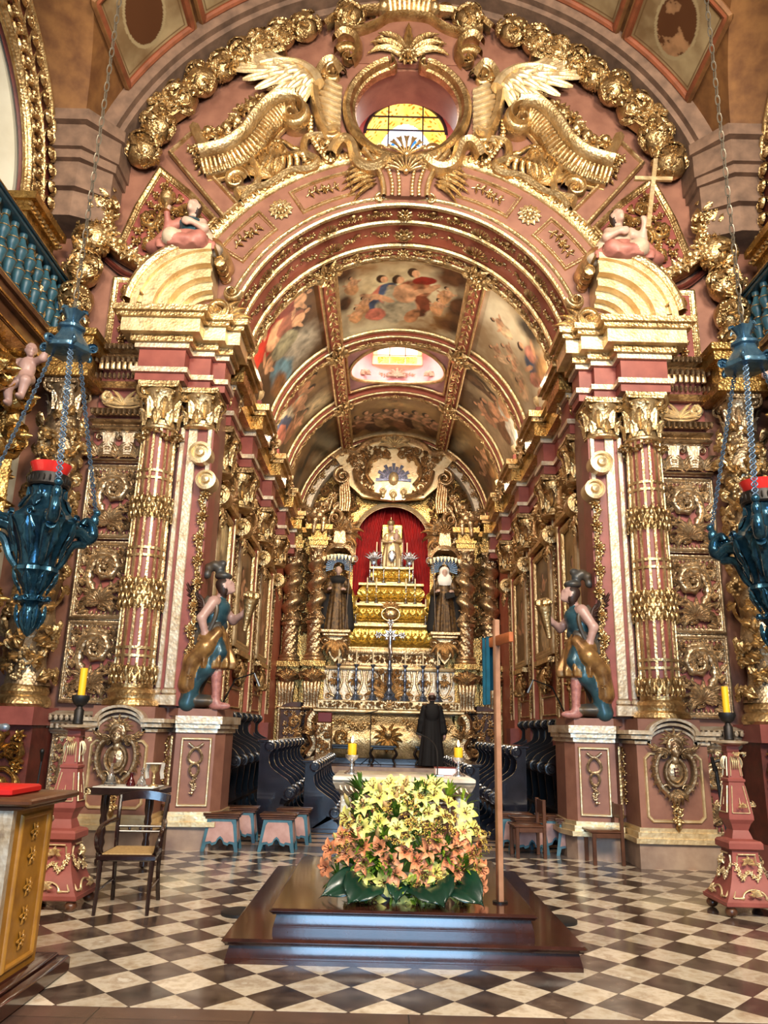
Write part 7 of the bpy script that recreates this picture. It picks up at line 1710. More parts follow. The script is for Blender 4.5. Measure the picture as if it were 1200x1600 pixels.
# flower arrangement
FL = thing('flower_arrangement', 'big bank of yellow and orange lilies with dark leaves before the altar table', 'flowers', (.02,6.85,ZT))
mb = MB(); mb.box(-.17,.21,6.72,6.98,ZT,ZT+.12,.01); mb.build('white_box', 'linen', FL)
mb = MB(); mb.box(-.2,.24,6.68,7.02,ZT+.12,ZT+.16,.01); mb.build('tray', 'linen', FL)
def lilymesh(c, d, r, seed, open_=1.):
    R = np.random.RandomState(seed); d = unit(d); a = unit(np.cross(d,(0.2,.1,1))); b = np.cross(d,a); f = Fr(c,a,b,d); mb = MB(f); st = MB(f)
    for k in range(6):
        t = np.linspace(0,1,9); w = (.30 if k%2 else .24)*r; an = k*TAU/6+R.uniform(-.1,.1); rad = r*(.08+.95*open_*t**1.15); z = r*(.75*t-.62*open_*t**2.6)
        C_ = np.c_[rad*np.cos(an), rad*np.sin(an), z]; v = np.linspace(-1,1,5); ww = w*np.sin(PI*np.clip(t*.93+.05,0,1)**.85)
        G_ = C_[:,None]+np.array([-math.sin(an),math.cos(an),0])*(ww[:,None]*v)[...,None]; G_[:,:,2] += (-.06*r*(1-np.abs(v))+.02*r)[None]*np.sin(t*PI)[:,None]; mb.grid(G_)
        q = an+.5; st.tube([(0,0,.05*r),(.2*r*math.cos(q),.2*r*math.sin(q),.42*r),(.28*r*math.cos(q),.28*r*math.sin(q),.52*r)], .0025, 4); st.ell((.28*r*math.cos(q),.28*r*math.sin(q),.53*r),(.007,.005,.005),5)
    return mb, st
ctr = A(.02,6.95,.62)
def place(u, v): # point and outward direction on the bank of flowers
    z = .36+.78*v; half_ = .60*math.sqrt(max(.02,1-(abs(v-.36)/.80)**2.2)); x = .02+u*half_; y = 6.92-.34*math.sqrt(max(0,1-u*u*.9))*math.sqrt(max(.05,1-((v-.3)/.85)**2))
    return A(x,y,z), unit(A(x-ctr[0], (y-ctr[1])*1.6, (z-ctr[2])*.9+.12))
lilies = [('lily_yellow',[(-.62,.78),(-.42,.86),(-.2,.90),(.02,.80),(.22,.88),(.45,.9),(.62,.82),(.82,.74),(-.78,.68),(-.36,.66),(.1,.64),(-.12,.60),(.5,.70),(.72,.58),(-.55,.60),(.86,.6),(.3,.74),(-.05,.98),(-.6,.95),(.55,.98),(.35,.97),(-.3,.98)]),
          ('lily_orange',[(-.92,.38),(-.72,.36),(-.52,.44),(-.5,.30),(-.32,.44),(-.13,.22),(.25,.42),(.22,.22),(.5,.34),(.62,.44),(.62,.24),(.78,.38),(.92,.24),(-.78,.5),(.95,.08),(-.97,.22),(.66,.52),(-.62,.52),(.88,.46),(-.02,.40),(.12,.33),(-.2,.33),(.36,.5)]),
          ('lily_yellow',[(-.66,.10),(-.38,.02),(-.5,.2),(0.0,-.08),(.16,-.02),(.4,.06),(.58,.1),(.55,-.1),(.72,.0),(-.1,.04),(.36,.24),(-.26,.14),(.08,.14),(-.02,.54),(.3,.06)])]
k = 0
for col, pts in lilies:
    for (u,v) in pts:
        p, d = place(u, v); k += 1; mb, st = lilymesh(p+d*.05, d+A(0,-.3,.1)+RND.normal(size=3)*.25, .105 if col=='lily_yellow' else .1, k, RND.uniform(.8,1.05))
        o = mb.build('yellow_lily' if col=='lily_yellow' else 'orange_lily', col, FL, smooth=180); st.build('stamens', 'stamen', o)
for i in range(20):
    u, v = RND.uniform(-.95,.95), RND.uniform(0.05,.98); p, d = place(u, v); mb = MB(); e = unit(d+A(0,0,.6)+RND.normal(size=3)*.3)
    mb.tube([p+e*.02,p+e*.06,p+e*.11,p+e*.15], [.008,.02,.019,.004], 8); mb.build('lily_bud', 'bud', FL, smooth=180)
for i,(u,v) in enumerate([(-.72,.62),(-.3,.78),(.05,.72),(.2,.60),(.55,.66),(.38,.62),(-.55,.06),(.2,.12),(.5,.16),(-.78,.44),(.85,.30),(.75,.02),(.95,.5),(-.05,.55),(.1,.85),(-.45,.0)]):
    p, d = place(u,v); mb = MB(Fr(p+d*.04, unit(np.cross(d,(0,0,1))), unit(np.cross(np.cross(d,(0,0,1)),d)), d)); R = np.random.RandomState(i)
    for q in range(26):
        x, y = R.normal(size=2)*.045; mb.rosette((x,y,.02+.02*R.rand()), .02, 5, .014, rings=1)
    mb.build('speckled_spray', 'orchid', FL, smooth=180)
for i in range(64):
    u, v = (RND.uniform(-.95,.95), RND.uniform(-.05,.98)) if i < 34 else (RND.uniform(-.7,.75), RND.uniform(.0,.6)); p, d = place(u,v); p = p+d*(.02 if i > 44 else 0); mb = MB()
    for q in range(12):
        e = unit(d+RND.normal(size=3)*.6); g = Fr(p, unit(np.cross(e,(0,.3,1))), e, unit(np.cross(unit(np.cross(e,(0,.3,1))),e))); t = np.linspace(0,1,6); mb.leaf(np.c_[0*t,.15*t,.03*np.sin(t*2)], .016 if i%2 else .024, .006, 1, 3, fr=g)
    mb.build('foliage', 'leaf_lime' if i%3==0 else 'leaf_green', FL, smooth=180)
mb = MB(); mb.ell((.02,7.04,.58),(.42,.12,.26),24); mb.build('inner_foliage', 'leaf_green', FL, smooth=180)
for i,(b0,tp,wd) in enumerate((((-.34,6.62,.45),(-.63,6.47,.37),.12),((-.28,6.56,.44),(-.42,6.32,.345),.16),((-.04,6.6,.42),(-.06,6.37,.345),.10),((.20,6.56,.44),(.30,6.29,.345),.19),((.42,6.58,.45),(.60,6.36,.35),.15))):
    b0, tp = A(*b0), A(*tp); Ln = np.linalg.norm(tp-b0)*1.12; e = unit(tp-b0); sd = unit(np.cross((.0,-.75,.66),e)); up = np.cross(e,sd); g = Fr(b0-e*.03,e,sd,up)
    t = np.linspace(0,1,14); v = np.linspace(-1,1,11); w = wd*np.sin(PI*np.clip(t*.96+.04,0,1)**.8)**.55*(1+.04*np.sin(t*18))
    G_ = np.zeros((14,11,3)); G_[:,:,0] = (Ln*t)[:,None]-.05*np.abs(v)[None]; G_[:,:,1] = w[:,None]*v; G_[:,:,2] = .06*np.sin(t*PI)[:,None]+.02*np.abs(v)[None]+.008*np.cos(v*16)[None]*np.sin(t*PI)[:,None]-.012*np.exp(-(v/.12)**2)[None]
    mb = MB(g); mb.grid(G_); mb.grid(G_-A(0,0,.004)); mb.build('broad_leaf', 'leaf_dark', FL, smooth=180)
# processional cross
L = thing('wooden_cross', 'tall plain wooden cross standing on the platform beside the flowers', 'cross', (.76,6.66,ZT))
g = Fr((.76,6.66,ZT),unit((.22,-1,0)),(0,0,1),unit((-1,-.22,0)))
mb = MB(g); mb.box(-.03,.03,0,2.2,-.022,.022,.004); mb.build('upright', 'wood_cross', L)
mb = MB(g); mb.box(-.34,-.03,1.98,2.06,-.02,.02,.004); mb.box(.03,.34,1.98,2.06,-.02,.02,.004); mb.build('crossbar', 'wood_crossbar', L)
mb = MB(); mb.lathe([(0,0),(.06,0),(.06,.012),(0,.014)],16,(.76,6.66,ZT)); mb.build('foot_plate', 'iron', L)
mb = MB(g); x = np.linspace(-.30,-.12,16); mb.grid(np.array([np.c_[x, np.full(16,z), .026+.012*np.sin(x*70)+0*x] for z in np.linspace(2.07,1.5,14)])); mb.grid(np.array([np.c_[x, np.full(16,z), -.026-.012*np.sin(x*70)] for z in np.linspace(2.07,1.62,12)])); mb.grid(np.array([np.c_[x,np.full(16,2.068+.006*c),np.full(16,w)] for w,c in ((-.03,0),(0,1),(.03,0))]))
mb.build('teal_cloth', 'teal_cloth', label='teal cloth draped over the arm of the tall wooden cross', cat='cloth', smooth=180)
# ---------------------------------------------------------------- candle stands
def torchere(name, lab, x, y):
    L = thing(name, lab, 'candle stand', (x,y,0), 'carved candle stands'); B = lambda prof, **k: MB().lathe(prof, 4, (x,y,0), a0=PI/4, **k)
    q = math.sqrt(2)
    for sx in (-1,1):
        for sy in (-1,1):
            mb = MB(); mb.ell((x+sx*.22,y+sy*.22,.045),(.055,.055,.045),14); mb.lathe([(.03,.07),(.04,.085),(.04,.1)],12,(x+sx*.22,y+sy*.22,0)); mb.build('bun_foot', 'wood_brown', L)
    z = np.linspace(.13,.56,12); r = .27-.145*np.sin((z-.13)/.43*PI/2)**.8
    mb = B([(.27*q,.09),(.28*q,.10),(.28*q,.13)]+[(a*q,b) for a,b in zip(r,z)]); mb.build('base', 'rose_deep', L, smooth=25)
    mb = B([(.13*q,.56),(.165*q,.58),(.165*q,.63),(.15*q,.65),(.10*q,.665),(.09*q,.70),(.075*q,.74),(.095*q,.80)]); mb.build('collar', 'rose_deep', L, smooth=25)
    mb = B([(.095*q,.80),(.12*q,.84),(.12*q,.87),(.075*q,1.18),(.085*q,1.19),(.085*q,1.21),(.07*q,1.22),(.05*q,1.46),(.065*q,1.48)]); mb.build('shaft', 'rose_deep', L, smooth=25)
    mb = B([(.06*q,1.48),(.06*q,1.52),(.10*q,1.54)]); mb.build('neck', 'rose_deep', L, smooth=25)
    mb = MB(); mb.lathe([(.10,1.54),(.17,1.555),(.175,1.57),(.05,1.58),(0,1.58)],28,(x,y,0)); mb.build('drip_pan', 'white_gilt', L)
    for k in range(4):
        a = -PI/2+k*PI/2; d = A(math.cos(a), math.sin(a)); tn = A(-d[1], d[0])
        def face(z0,r0,z1,r1): 
            up = unit(A(d[0]*(r1-r0), d[1]*(r1-r0), z1-z0)); return Fr(A(x,y,0)+A(d[0]*r0,d[1]*r0,z0), (tn[0],tn[1],0), up, np.cross((tn[0],tn[1],0), up))
        f = face(.14,.272,.54,.138); mb = MB(f)
        lf = bez((-.2,.03),(-.12,.14),(-.1,.26),(-.085,.40),10); w_ = -.015+.0*np.linspace(0,1,10)-.055*np.sin(np.linspace(0,PI,10))
        for s in (1,-1): mb.sweep(np.c_[lf[:,0]*s, lf[:,1], w_], halfround(.008,.014))
        mb.sweep(np.c_[np.r_[np.linspace(-.2,-.11,4),.11*np.cos(np.linspace(PI,0,12)),np.linspace(.11,.2,4)], np.r_[[.03]*4,.03+.075*np.sin(np.linspace(0,PI,12)),[.03]*4], np.full(20,-.012)], halfround(.009,.014)); fan(mb,(0,.04),.07,20,160,5,f.at(0,0,-.03),.02,.02,.2,2)
        mb.sweep(np.c_[[-.085,.085],[.41,.41],[0,0]], halfround(.008,.014)); mb.build('gilt_lines', 'gold_pale', L)
        mb = MB(f.at(0,0,-.05)); fan(mb,(0,.33),.07,0,180,5,mb.fr,.022,.025,.3,2)
        garland_line(mb, spline([(-.12,.32,.02),(-.075,.2,.03),(0,.26,.02),(.075,.2,.03),(.12,.32,.02)],6), .026, seed=k, per=.7, nb=5); mb.build('garland', 'gold_pale', L)
        f = face(.87,.12,1.18,.075); mb = MB(f); 
        for s in (1,-1): mb.sweep([(s*.085,.03,.004),(s*.055,.28,.004)], halfround(.006,.01))
        mb.sweep([(-.085,.03,.004),(.085,.03,.004)], halfround(.006,.01)); fan(mb,(0,.08),.05,10,170,5,f,.015,.02,.2,2); mb.tube([(0,.1,.01),(0,.17,.01)],[.006,.002],6); mb.build('gilt_lines', 'gold_pale', L)
        f = face(1.22,.07,1.46,.05); mb = MB(f)
        for s in (1,-1): mb.sweep([(s*.05,.02,.004),(s*.034,.2,.004)], halfround(.005,.01))
        for u in (-.03,-.01,.01,.03): t = np.linspace(0,1,6); mb.leaf(np.c_[u*(1-.1*t),.21-.13*t,.01+.02*np.sin(t*PI)], .012, .02, 1, 5)
        fan(mb,(0,.235),.045,180,360,5,f.at(0,0,.01),.014,.02,.2,2); mb.build('tassel_carving', 'gold_pale', L)
    H = thing('candle_socket', f'black candle cup on the carved pink stand {"beside the armchair" if x<0 else "standing alone"}', 'candle holder', (x,y,1.58), 'candle sockets')
    mb = MB(); mb.lathe([(0,0),(.045,0),(.05,.01),(.045,.03),(.045,.13),(.03,.15),(.025,.17)],20,(x,y,1.58)); mb.build('socket', 'iron', H)
    mb = MB(); mb.lathe([(.02,.16),(.06,.19),(.085,.24),(.08,.27),(.05,.25),(0,.235)],20,(x,y,1.58)); mb.build('cup', 'black_matte', H)
    c = thing('candle', 'tall unlit yellow candle on the candle stand '+('beside the caned armchair' if x<0 else 'opposite the caned armchair'), 'candle', (x,y,1.816), 'stand candles')
    mb = MB(); mb.lathe([(0,0),(.034,0),(.034,.29),(.03,.293),(0,.29)],20,(x,y,1.816)); mb.build('wax', 'wax_yellow', c)
    mb = MB(); mb.tube([(x,y,2.1),(x,y,2.115)],.003,5); mb.build('wick', 'black_matte', c)
torchere('torchere','carved pink candle stand with gilt garlands, beside the caned armchair',-3.1,7.75)
torchere('torchere','carved pink candle stand with gilt garlands, standing alone by the microphone stand',3.32,8.2)
# ---------------------------------------------------------------- armchair
L = thing('armchair', 'dark wooden armchair with caned seat and curved arms', 'chair', (-2.44,7.72,0)); f = flat(-2.44,7.72,0,.10)
for s in (1,-1):
    mb = MB(f); mb.tube([(s*.225,-.29,0),(s*.22,-.27,.25),(s*.225,-.26,.46)],[.017,.02,.024],8); mb.build('front_leg', 'wood_dark', L)
    mb = MB(f); mb.tube(spline([(s*.21,.36,0),(s*.2,.27,.25),(s*.205,.24,.5),(s*.215,.27,.75),(s*.225,.33,.93)],6), .02, 8); mb.build('rear_leg', 'wood_dark', L)
    mb = MB(f); mb.tube(spline([(s*.215,.28,.72),(s*.25,.1,.72),(s*.275,-.1,.70),(s*.275,-.24,.66),(s*.265,-.3,.59),(s*.25,-.27,.52),(s*.23,-.22,.47)],6), .021, 8); mb.build('arm', 'wood_dark', L)
    mb = MB(f); mb.tube([(s*.215,-.27,.2),(s*.205,.28,.2)],.012,6); mb.build('side_stretcher', 'wood_dark', L)
mb = MB(f); mb.prism([(-.25,-.29),(.25,-.29),(.22,.25),(-.22,.25)], .43, .485, .012); mb.build('seat_rail', 'wood_dark', L)
mb = MB(f); mb.prism([(-.215,-.255),(.215,-.255),(.19,.22),(-.19,.22)], .482, .492, .002); mb.build('caned_seat', 'cane', L)
mb = MB(f); q = np.linspace(-1,1,14); R = []
for k in range(14): x = q[k]*.245; R.append([(x,.335-.03*(1-q[k]**2)+dy,.95-.012*abs(q[k])+dz+.03*(1-q[k]**2)) for dy,dz in ((-.014,-.075),(.014,-.075),(.02,0),(-.008,.0))])
mb.grid(np.array(R),False,True); b0 = mb.n-56; mb.N.append([b0+i for i in range(4)]); mb.N.append([b0+52+i for i in range(4)][::-1]); mb.build('crest_rail', 'wood_dark', L)
mb = MB(f); 
for z in (.615,.66): mb.tube([(-.2,.255,z),(.2,.255,z)],.011,8)
for x in (-.1,0,.1): mb.ell((x,.255,.638),(.015,.012,.015),8)
mb.build('back_splat', 'wood_dark', L)
# ---------------------------------------------------------------- credence table
L = thing('credence_table', 'small dark table with white cloth against the pink pedestal', 'table', (-3.15,9.75,0))
mb = MB(); mb.box(-3.58,-2.72,9.5,10.05,.80,.88,.01); mb.build('top', 'wood_dark', L)
for x in (-3.42,-2.9):
    mb = MB(); mb.lathe([(.02,0),(.05,.02),(.05,.08),(.03,.1),(.045,.14),(.03,.2),(.045,.26),(.03,.32),(.045,.38),(.03,.44),(.045,.5),(.035,.56),(.05,.62),(.05,.8)],16,(x,9.78,0)); mb.build('leg', 'wood_dark', L)
mb = MB(); mb.box(-3.45,-2.87,9.74,9.82,.1,.15); mb.build('stretcher', 'wood_dark', L)
mb = MB(); mb.box(-3.5,-2.8,9.505,10.0,.88,.892,.004); mb.build('linen_cloth', 'linen', label='white linen cloth lying on the small dark table', cat='cloth')
def lathe_thing(name, lab, cat, x, y, z, prof, mat, n=22, group=None):
    mb = MB(); mb.lathe(prof, n, (x,y,z)); return mb.build(name, mat, label=lab, cat=cat, group=group)
lathe_thing('decanter','clear glass decanter with stopper, alone at the end of the linen cloth','bottle',-3.36,9.7,.892,[(0,0),(.07,0),(.075,.02),(.06,.05),(.035,.12),(.02,.17),(.022,.2),(.01,.205),(.02,.23),(.015,.25),(0,.255)],'clear_glass')
lathe_thing('cruet','small cruet of dark red wine on the linen cloth','cruet',-3.12,9.7,.892,[(0,0),(.05,0),(.055,.02),(.04,.06),(.02,.1),(.018,.14),(.028,.155),(0,.155)],'wine')
lathe_thing('cruet','small clear water cruet between the wine and the chalice','cruet',-3.0,9.72,.892,[(0,0),(.05,0),(.055,.02),(.042,.07),(.02,.11),(.018,.16),(.03,.175),(.012,.18),(.016,.2),(0,.21)],'clear_glass')
lathe_thing('chalice','gilt chalice on the linen cloth beneath a white veil','chalice',-2.86,9.72,.892,[(0,0),(.06,0),(.058,.012),(.02,.03),(.014,.08),(.024,.1),(.014,.12),(.016,.15),(.045,.18),(.055,.25),(.05,.252),(0,.2)],'gold_bright')
mb = MB(); mb.box(-2.95,-2.77,9.63,9.81,1.146,1.158,.004); 
for s in (1,-1):
    y = np.linspace(9.64,9.80,12); mb.grid(np.array([np.c_[np.full(12,-2.86+s*(.085+.02*(1.15-z))+.006*math.sin(z*40))+.006*np.sin(y*90), y, np.full(12,z)] for z in np.linspace(1.15,.98,8)]))
mb.build('chalice_veil', 'linen', label='white veil and stiff square laid over the chalice', cat='cloth')
# ---------------------------------------------------------------- stools
def make_stool(lab, x, y, rz):
    L = thing('stool', lab, 'stool', (0,0,0), 'painted wooden stools'); 
    mb = MB(); mb.box(-.24,.24,-.17,.17,.43,.455,.006); mb.box(-.22,.22,-.155,.155,.40,.43,.006); mb.box(-.25,.25,-.18,.18,.455,.475,.008); mb.build('seat', 'wood_brown', L)
    def side(f, wt, wb):
        edge = [(-wb,0),(-wb+.045,.0),(-wb*.72,.09),(-wb*.5,.10),(-wb*.42,.075),(-wb*.2,.095),(-wb*.12,.14),(0,.165),(wb*.12,.14),(wb*.2,.095),(wb*.42,.075),(wb*.5,.10),(wb*.72,.09),(wb-.045,0),(wb,0),(wt,.40),(-wt,.40)]
        mb = MB(f); plate(mb, edge, [], -.018, 0, back=True); mb.build('side_board', 'teal_light', L, smooth=0)
        c = A(0,.2); ins = [(-wb*.78,.12),(-wb*.5,.13),(-wb*.42,.11),(-wb*.22,.125),(-wb*.14,.165),(0,.195),(wb*.14,.165),(wb*.22,.125),(wb*.42,.11),(wb*.5,.13),(wb*.78,.12),(wt-.035,.33),(wt-.06,.37),(-wt+.06,.37),(-wt+.035,.33)]
        mb = MB(f); plate(mb, ins, [], 0, .004); mb.build('side_panel', 'pink_panel', L, smooth=0)
    for s in (1,-1):
        side(Fr((0,s*.19,0),(-s,0,0),unit((0,-s*.11,.99)),unit((0,s,.11))), .19, .245)
        side(Fr((s*.235,0,0),(0,s,0),unit((-s*.11,0,.99)),unit((s,0,.11))), .13, .18)
    L.location = (x,y,0); L.rotation_euler.z = rz; L['label'] = lab; return L
st0 = make_stool('front painted stool beside the pink pedestal on the armchair side',-2.30,11.3,.03)
for lab, x, y, rz in (('front painted stool at the foot of the dark choir stalls, armchair side',-1.55,11.35,-.02),('rear painted stool half hidden behind the one beside the armchair-side pedestal',-2.2,12.15,.02),('rear painted stool half hidden before the armchair-side choir stalls',-1.42,12.1,-.03),
                      ('painted stool behind the tall wooden cross',1.78,12.2,.02),('painted stool half under the plain chair behind the tall cross',1.9,11.72,0.1),('painted stool between the two plain wooden chairs',2.32,12.05,-.05),('painted stool behind the plain chair next to the pink pedestal',2.52,11.62,-.25)):
    dup(st0, (x,y,0), lab, rz)
# ---------------------------------------------------------------- plain chairs
def plain_chair(lab, x, y, rz):
    L = thing('wooden_chair', lab, 'chair', (x,y,0), 'plain wooden chairs'); f = flat(x,y,0,rz)   # faces -x
    for sy in (-1,1):
        mb = MB(f); mb.box(-.2,-.155,sy*.19-.022,sy*.19+.022,0,.385,.004); mb.build('front_leg', 'wood_brown', L)
        mb = MB(f); mb.box(.165,.21,sy*.19-.022,sy*.19+.022,0,.74,.004); mb.build('rear_leg', 'wood_brown', L)
        mb = MB(f); mb.box(-.155,.165,sy*.19-.012,sy*.19+.012,.325,.385,.003); mb.build('side_rail', 'wood_brown', L)
    mb = MB(f); mb.box(-.225,.20,-.215,.215,.385,.415,.008); mb.build('seat', 'wood_brown', L)
    mb = MB(f); mb.box(.175,.2,-.17,.17,.56,.73,.004); mb.build('backrest', 'wood_brown', L)
plain_chair('plain brown chair seen from the side, just behind the tall wooden cross',1.82,11.36,.05); plain_chair('plain brown chair seen from the side against the pink pedestal',2.55,11.08,.02) if 0 else plain_chair('plain brown chair seen from the side, in front of the pink pedestal',2.74,10.95,.02)
# ---------------------------------------------------------------- choir stalls
def divider(f, mb, H, D):
    pts = np.r_[[(0,0),(0,H)], [(.10,H+.02)], spline([(.16,H-.02),(.15,H-.12),(.10,H-.2),(.14,H-.36),(.3*D/.5,H-.48),(.42*D/.5,H-.56),(D*.98,H-.66),(D,H-.78),(D*.86,H-.86),(D*.66,H-.82)],4), spline([(D*.6,H*.30),(D*.72,.22),(D,.14),(D,.0)],4)]
    mb.prism(pts, -.025, .025, fr=f)
    for (u,v,r) in ((.11,H-.05,.085),(D*.92,H-.75,.095)):
        mb.lathe([(0,-.08),(r*.35,-.08),(r*.42,-.05),(r*.7,-.05),(r*.78,-.065),(r,-.06),(r,.06),(r*.78,.065),(r*.7,.05),(0,.05)],18,fr=f.at(u,v,0))
def stallrow(lab, xb, y0, y1, n, H, D, z, mat, s=-1):
    """backs at |x| = xb, seats towards the middle; s = side"""
    L = thing('choir_stall', lab, 'choir stall', (s*xb,(y0+y1)/2,z))
    mb = MB(); a, b = sorted((s*xb, s*(xb+.05))); mb.box(a,b,y0,y1,z,z+H); a, b = sorted((s*(xb-.1),s*(xb+.1))); mb.box(a,b,y0-.02,y1,z+H,z+H+.045,.01); mb.build('back_panel', mat, L, smooth=30)
    mb = MB(); a, b = sorted((s*(xb-D*.75),s*xb)); mb.box(a,b,y0,y1,z+.4,z+.44); a, b = sorted((s*(xb-D*.6),s*(xb-D*.55))); mb.box(a,b,y0,y1,z,z+.4); mb.build('seat', mat, L, smooth=30)
    mb = MB(); a, b = sorted((s*(xb-D-.05),s*(xb+.06))); mb.box(a,b,y0-.06,y1+.05,z,z+.07,.01); mb.build('plinth', mat, L, smooth=30)
    for i in range(n+1):
        y = y0+(y1-y0)*i/n; mb = MB(); divider(Fr((s*xb,y,z),(-s,0,0),(0,0,1),(0,1,0)), mb, H, D); mb.build('divider', mat, L, smooth=30)
    return L
for s, wh in ((-1,'armchair side'),(1,'tall cross side')):
    stallrow(f'high near-black choir stalls against the chapel wall, {wh}', 3.02, 12.75, 17.9, 8, 1.82, .62, 0, 'wood_black', s)
    stallrow(f'middle row of dark choir stalls, {wh}', 2.06, 12.95, 17.9, 8, 1.36, .5, 0, 'wood_blue', s)
    stallrow(f'low inner row of dark choir stalls along the aisle, {wh}', 1.36, 13.3, 17.9, 8, 1.05, .5, 0, 'wood_blue', s)
def boom(x, y, z, s, lab):
    L = thing('boom_microphone', lab, 'microphone', (x,y,z), 'microphones on bent booms')
    mb = MB(); mb.lathe([(0,0),(.05,0),(.05,.02),(.015,.03),(.012,.06)],14,(x,y,z)); mb.build('base', 'black_matte', L)
    for k in (-1,1): mb = MB(); mb.tube(np.array([(x,y+k*.02,z+.03),(x+s*.22,y+k*.02,z+.5),(x+s*.52,y+.1+k*.02,z+.62)]), .010, 6); mb.build('arm', 'black_matte', L)
    mb = MB(); mb.tube(np.array([(x+s*.52,y+.1,z+.62),(x+s*.62,y+.1,z+.40)]), [.012,.022], 8); mb.build('head', 'microphone_grey', L)
boom(-2.92,13.6,1.865,1,"boom microphone clamped on the high stalls, armchair side"); boom(2.92,13.6,1.865,-1,"boom microphone clamped on the high stalls, tall cross side")
# ---------------------------------------------------------------- around the high altar
def hcand(lab, x, silver_='silver_blue', z=2.34, y=21.45, h=.95, ch=.38, grp='tall candlesticks on the high altar'):
    L = thing('candlestick', lab, 'candlestick', (x,y,z), grp); k = h/.95
    mb = MB(); mb.lathe([(0,0),(.13*k,0),(.135*k,.03*k),(.09*k,.08*k),(.1*k,.12*k),(.05*k,.17*k),(.03*k,.22*k),(.055*k,.28*k),(.03*k,.34*k),(.028*k,.42*k),(.05*k,.5*k),(.055*k,.54*k),(.028*k,.6*k),(.025*k,.74*k),(.045*k,.8*k),(.03*k,.86*k),(.07*k,.92*k),(.075*k,.95*k),(0,.95*k)],16,(x,y,z),fl=.06,fn=3); mb.build('stick', silver_, L)
    mb = MB(); mb.lathe([(0,0),(.02,0),(.018,ch),(0,ch+.01)],10,(x,y,z+h)); mb.build('candle', 'wax_white', L)
XS = [-1.38,-.9,-.45,.42,.9,1.3]
for i, x in enumerate(XS): hcand(['silver candlestick at the armchair end of the high altar','second silver candlestick from the armchair end of the high altar','silver candlestick beside the silver crucifix, on the armchair side','silver candlestick beside the silver crucifix, on the monk side','silver candlestick directly behind the monk','silver candlestick at the far end beyond the monk'][i], x)
L = thing('altar_crucifix', 'tall ornate silver crucifix standing on the high altar', 'crucifix', (0,21.45,2.34))
mb = MB(); mb.lathe([(0,0),(.2,0),(.21,.04),(.14,.12),(.16,.18),(.08,.26),(.05,.34),(.09,.44),(.05,.54),(.045,.75),(.08,.82),(.045,.9),(.04,1.15)],20,(0,21.45,2.34),fl=.06,fn=3); mb.build('base', 'silver_blue', L)
mb = MB(front(0,3.45,21.45)); mb.box(-.04,.04,0,.95,-.02,.02,.01); mb.box(-.3,.3,.6,.67,-.02,.02,.01); mb.rosette((0,.64,.0),.2,8,.06)
for x,y in ((-.33,.635),(.33,.635),(0,.98)): mb.rosette((x,y,0),.11,6,.05)
mb.build('cross', 'silver', L)
mb = MB(); P_ = [cap((0,0,.2),(0,0,.45),.05,.075,0), elp((0,-.01,.56),(.045,.05,.06),0)]+limb([(.06,0,.46),(.17,0,.52),(.27,0,.58)],[.025,.02,.016],0)+limb([(-.06,0,.46),(-.17,0,.52),(-.27,0,.58)],[.025,.02,.016],0)+limb([(.0,0,.2),(.03,-.05,.05),(0,-.02,-.12)],[.06,.045,.03],0); body(mb, P_, .02, .012, Fr((0,21.41,3.55),(1,0,0),(0,1,0),(0,0,1))); mb.build('corpus', 'silver', L, smooth=180)
tiers_ = [(6.15,22.2,(-.44,-.3,.3,.44),'topmost throne step'),(5.65,22.12,(-.62,-.22,.22,.62),'third throne step'),(5.05,22.0,(-.68,-.42,.42,.68),'second throne step'),(4.45,21.9,(-.98,.98),'lowest throne step')]
for z,y,xs,nm in tiers_:
    for i,x in enumerate(xs):
        hcand(f'small silver candlestick with white candle, {["outer, armchair side","inner, armchair side","inner, tall cross side","outer, tall cross side"][i] if len(xs)==4 else ["armchair end","tall cross end"][i]}, on the {nm}', x, 'silver', z, y, .42, .3, 'small candlesticks of the throne')
for x, wh in ((-.52,'armchair side'),(.52,'tall cross side')):
    L = thing('palm_ornament', f'silver leaf-shaped altar ornament on a stem, {wh}', 'ornament', (x,22.14,5.65), 'silver altar palms')
    mb = MB(); mb.lathe([(0,0),(.08,0),(.06,.04),(.02,.08),(.02,.5)],14,(x,22.14,5.65)); mb.build('stem', 'silver', L)
    mb = MB(front(x,6.15,22.12)); mb.ell((0,.22,0),(.12,.2,.03),14); fan(mb,(0,.1),.34,40,140,7,mb.fr.at(0,0,.02),.04,.03,.2,4); mb.build('palm', 'silver', L)
for i,(x,lab) in enumerate(((-.12,'small black carved console table in front of the high altar, in the centre'),(-1.15,'small black carved console table by the red-topped stand'),(1.0,'small black carved console table mostly behind the monk'))):
    L = thing('console_table', lab, 'table', (x,20.75 if i else 20.55,.745), 'black console tables'); yy = L.location.y - .0
    mb = MB(); mb.box(x-.32,x+.32,yy-.16,yy+.16,1.17,1.22,.01); mb.box(x-.27,x+.27,yy-.12,yy+.12,1.11,1.17,.01); mb.build('top', 'wood_black', L)
    for sx in (-1,1):
        for sy in (-1,1): mb = MB(); mb.tube(spline([(x+sx*.27,yy+sy*.1,1.14),(x+sx*.33,yy+sy*.12,1.02),(x+sx*.25,yy+sy*.1,.88),(x+sx*.3,yy+sy*.12,.77)],5), [.03]*5+[.035]*5+[.025]*5+[.035], 8); mb.build('leg', 'wood_black', L)
L = thing('microphone_stand', 'thin black microphone stand in front of the high altar', 'microphone stand', (-.45,20.0,.745))
mb = MB(); mb.tube([(-.45,20,.8),(-.45,20,2.0)], .012, 8); mb.build('pole', 'black_matte', L)
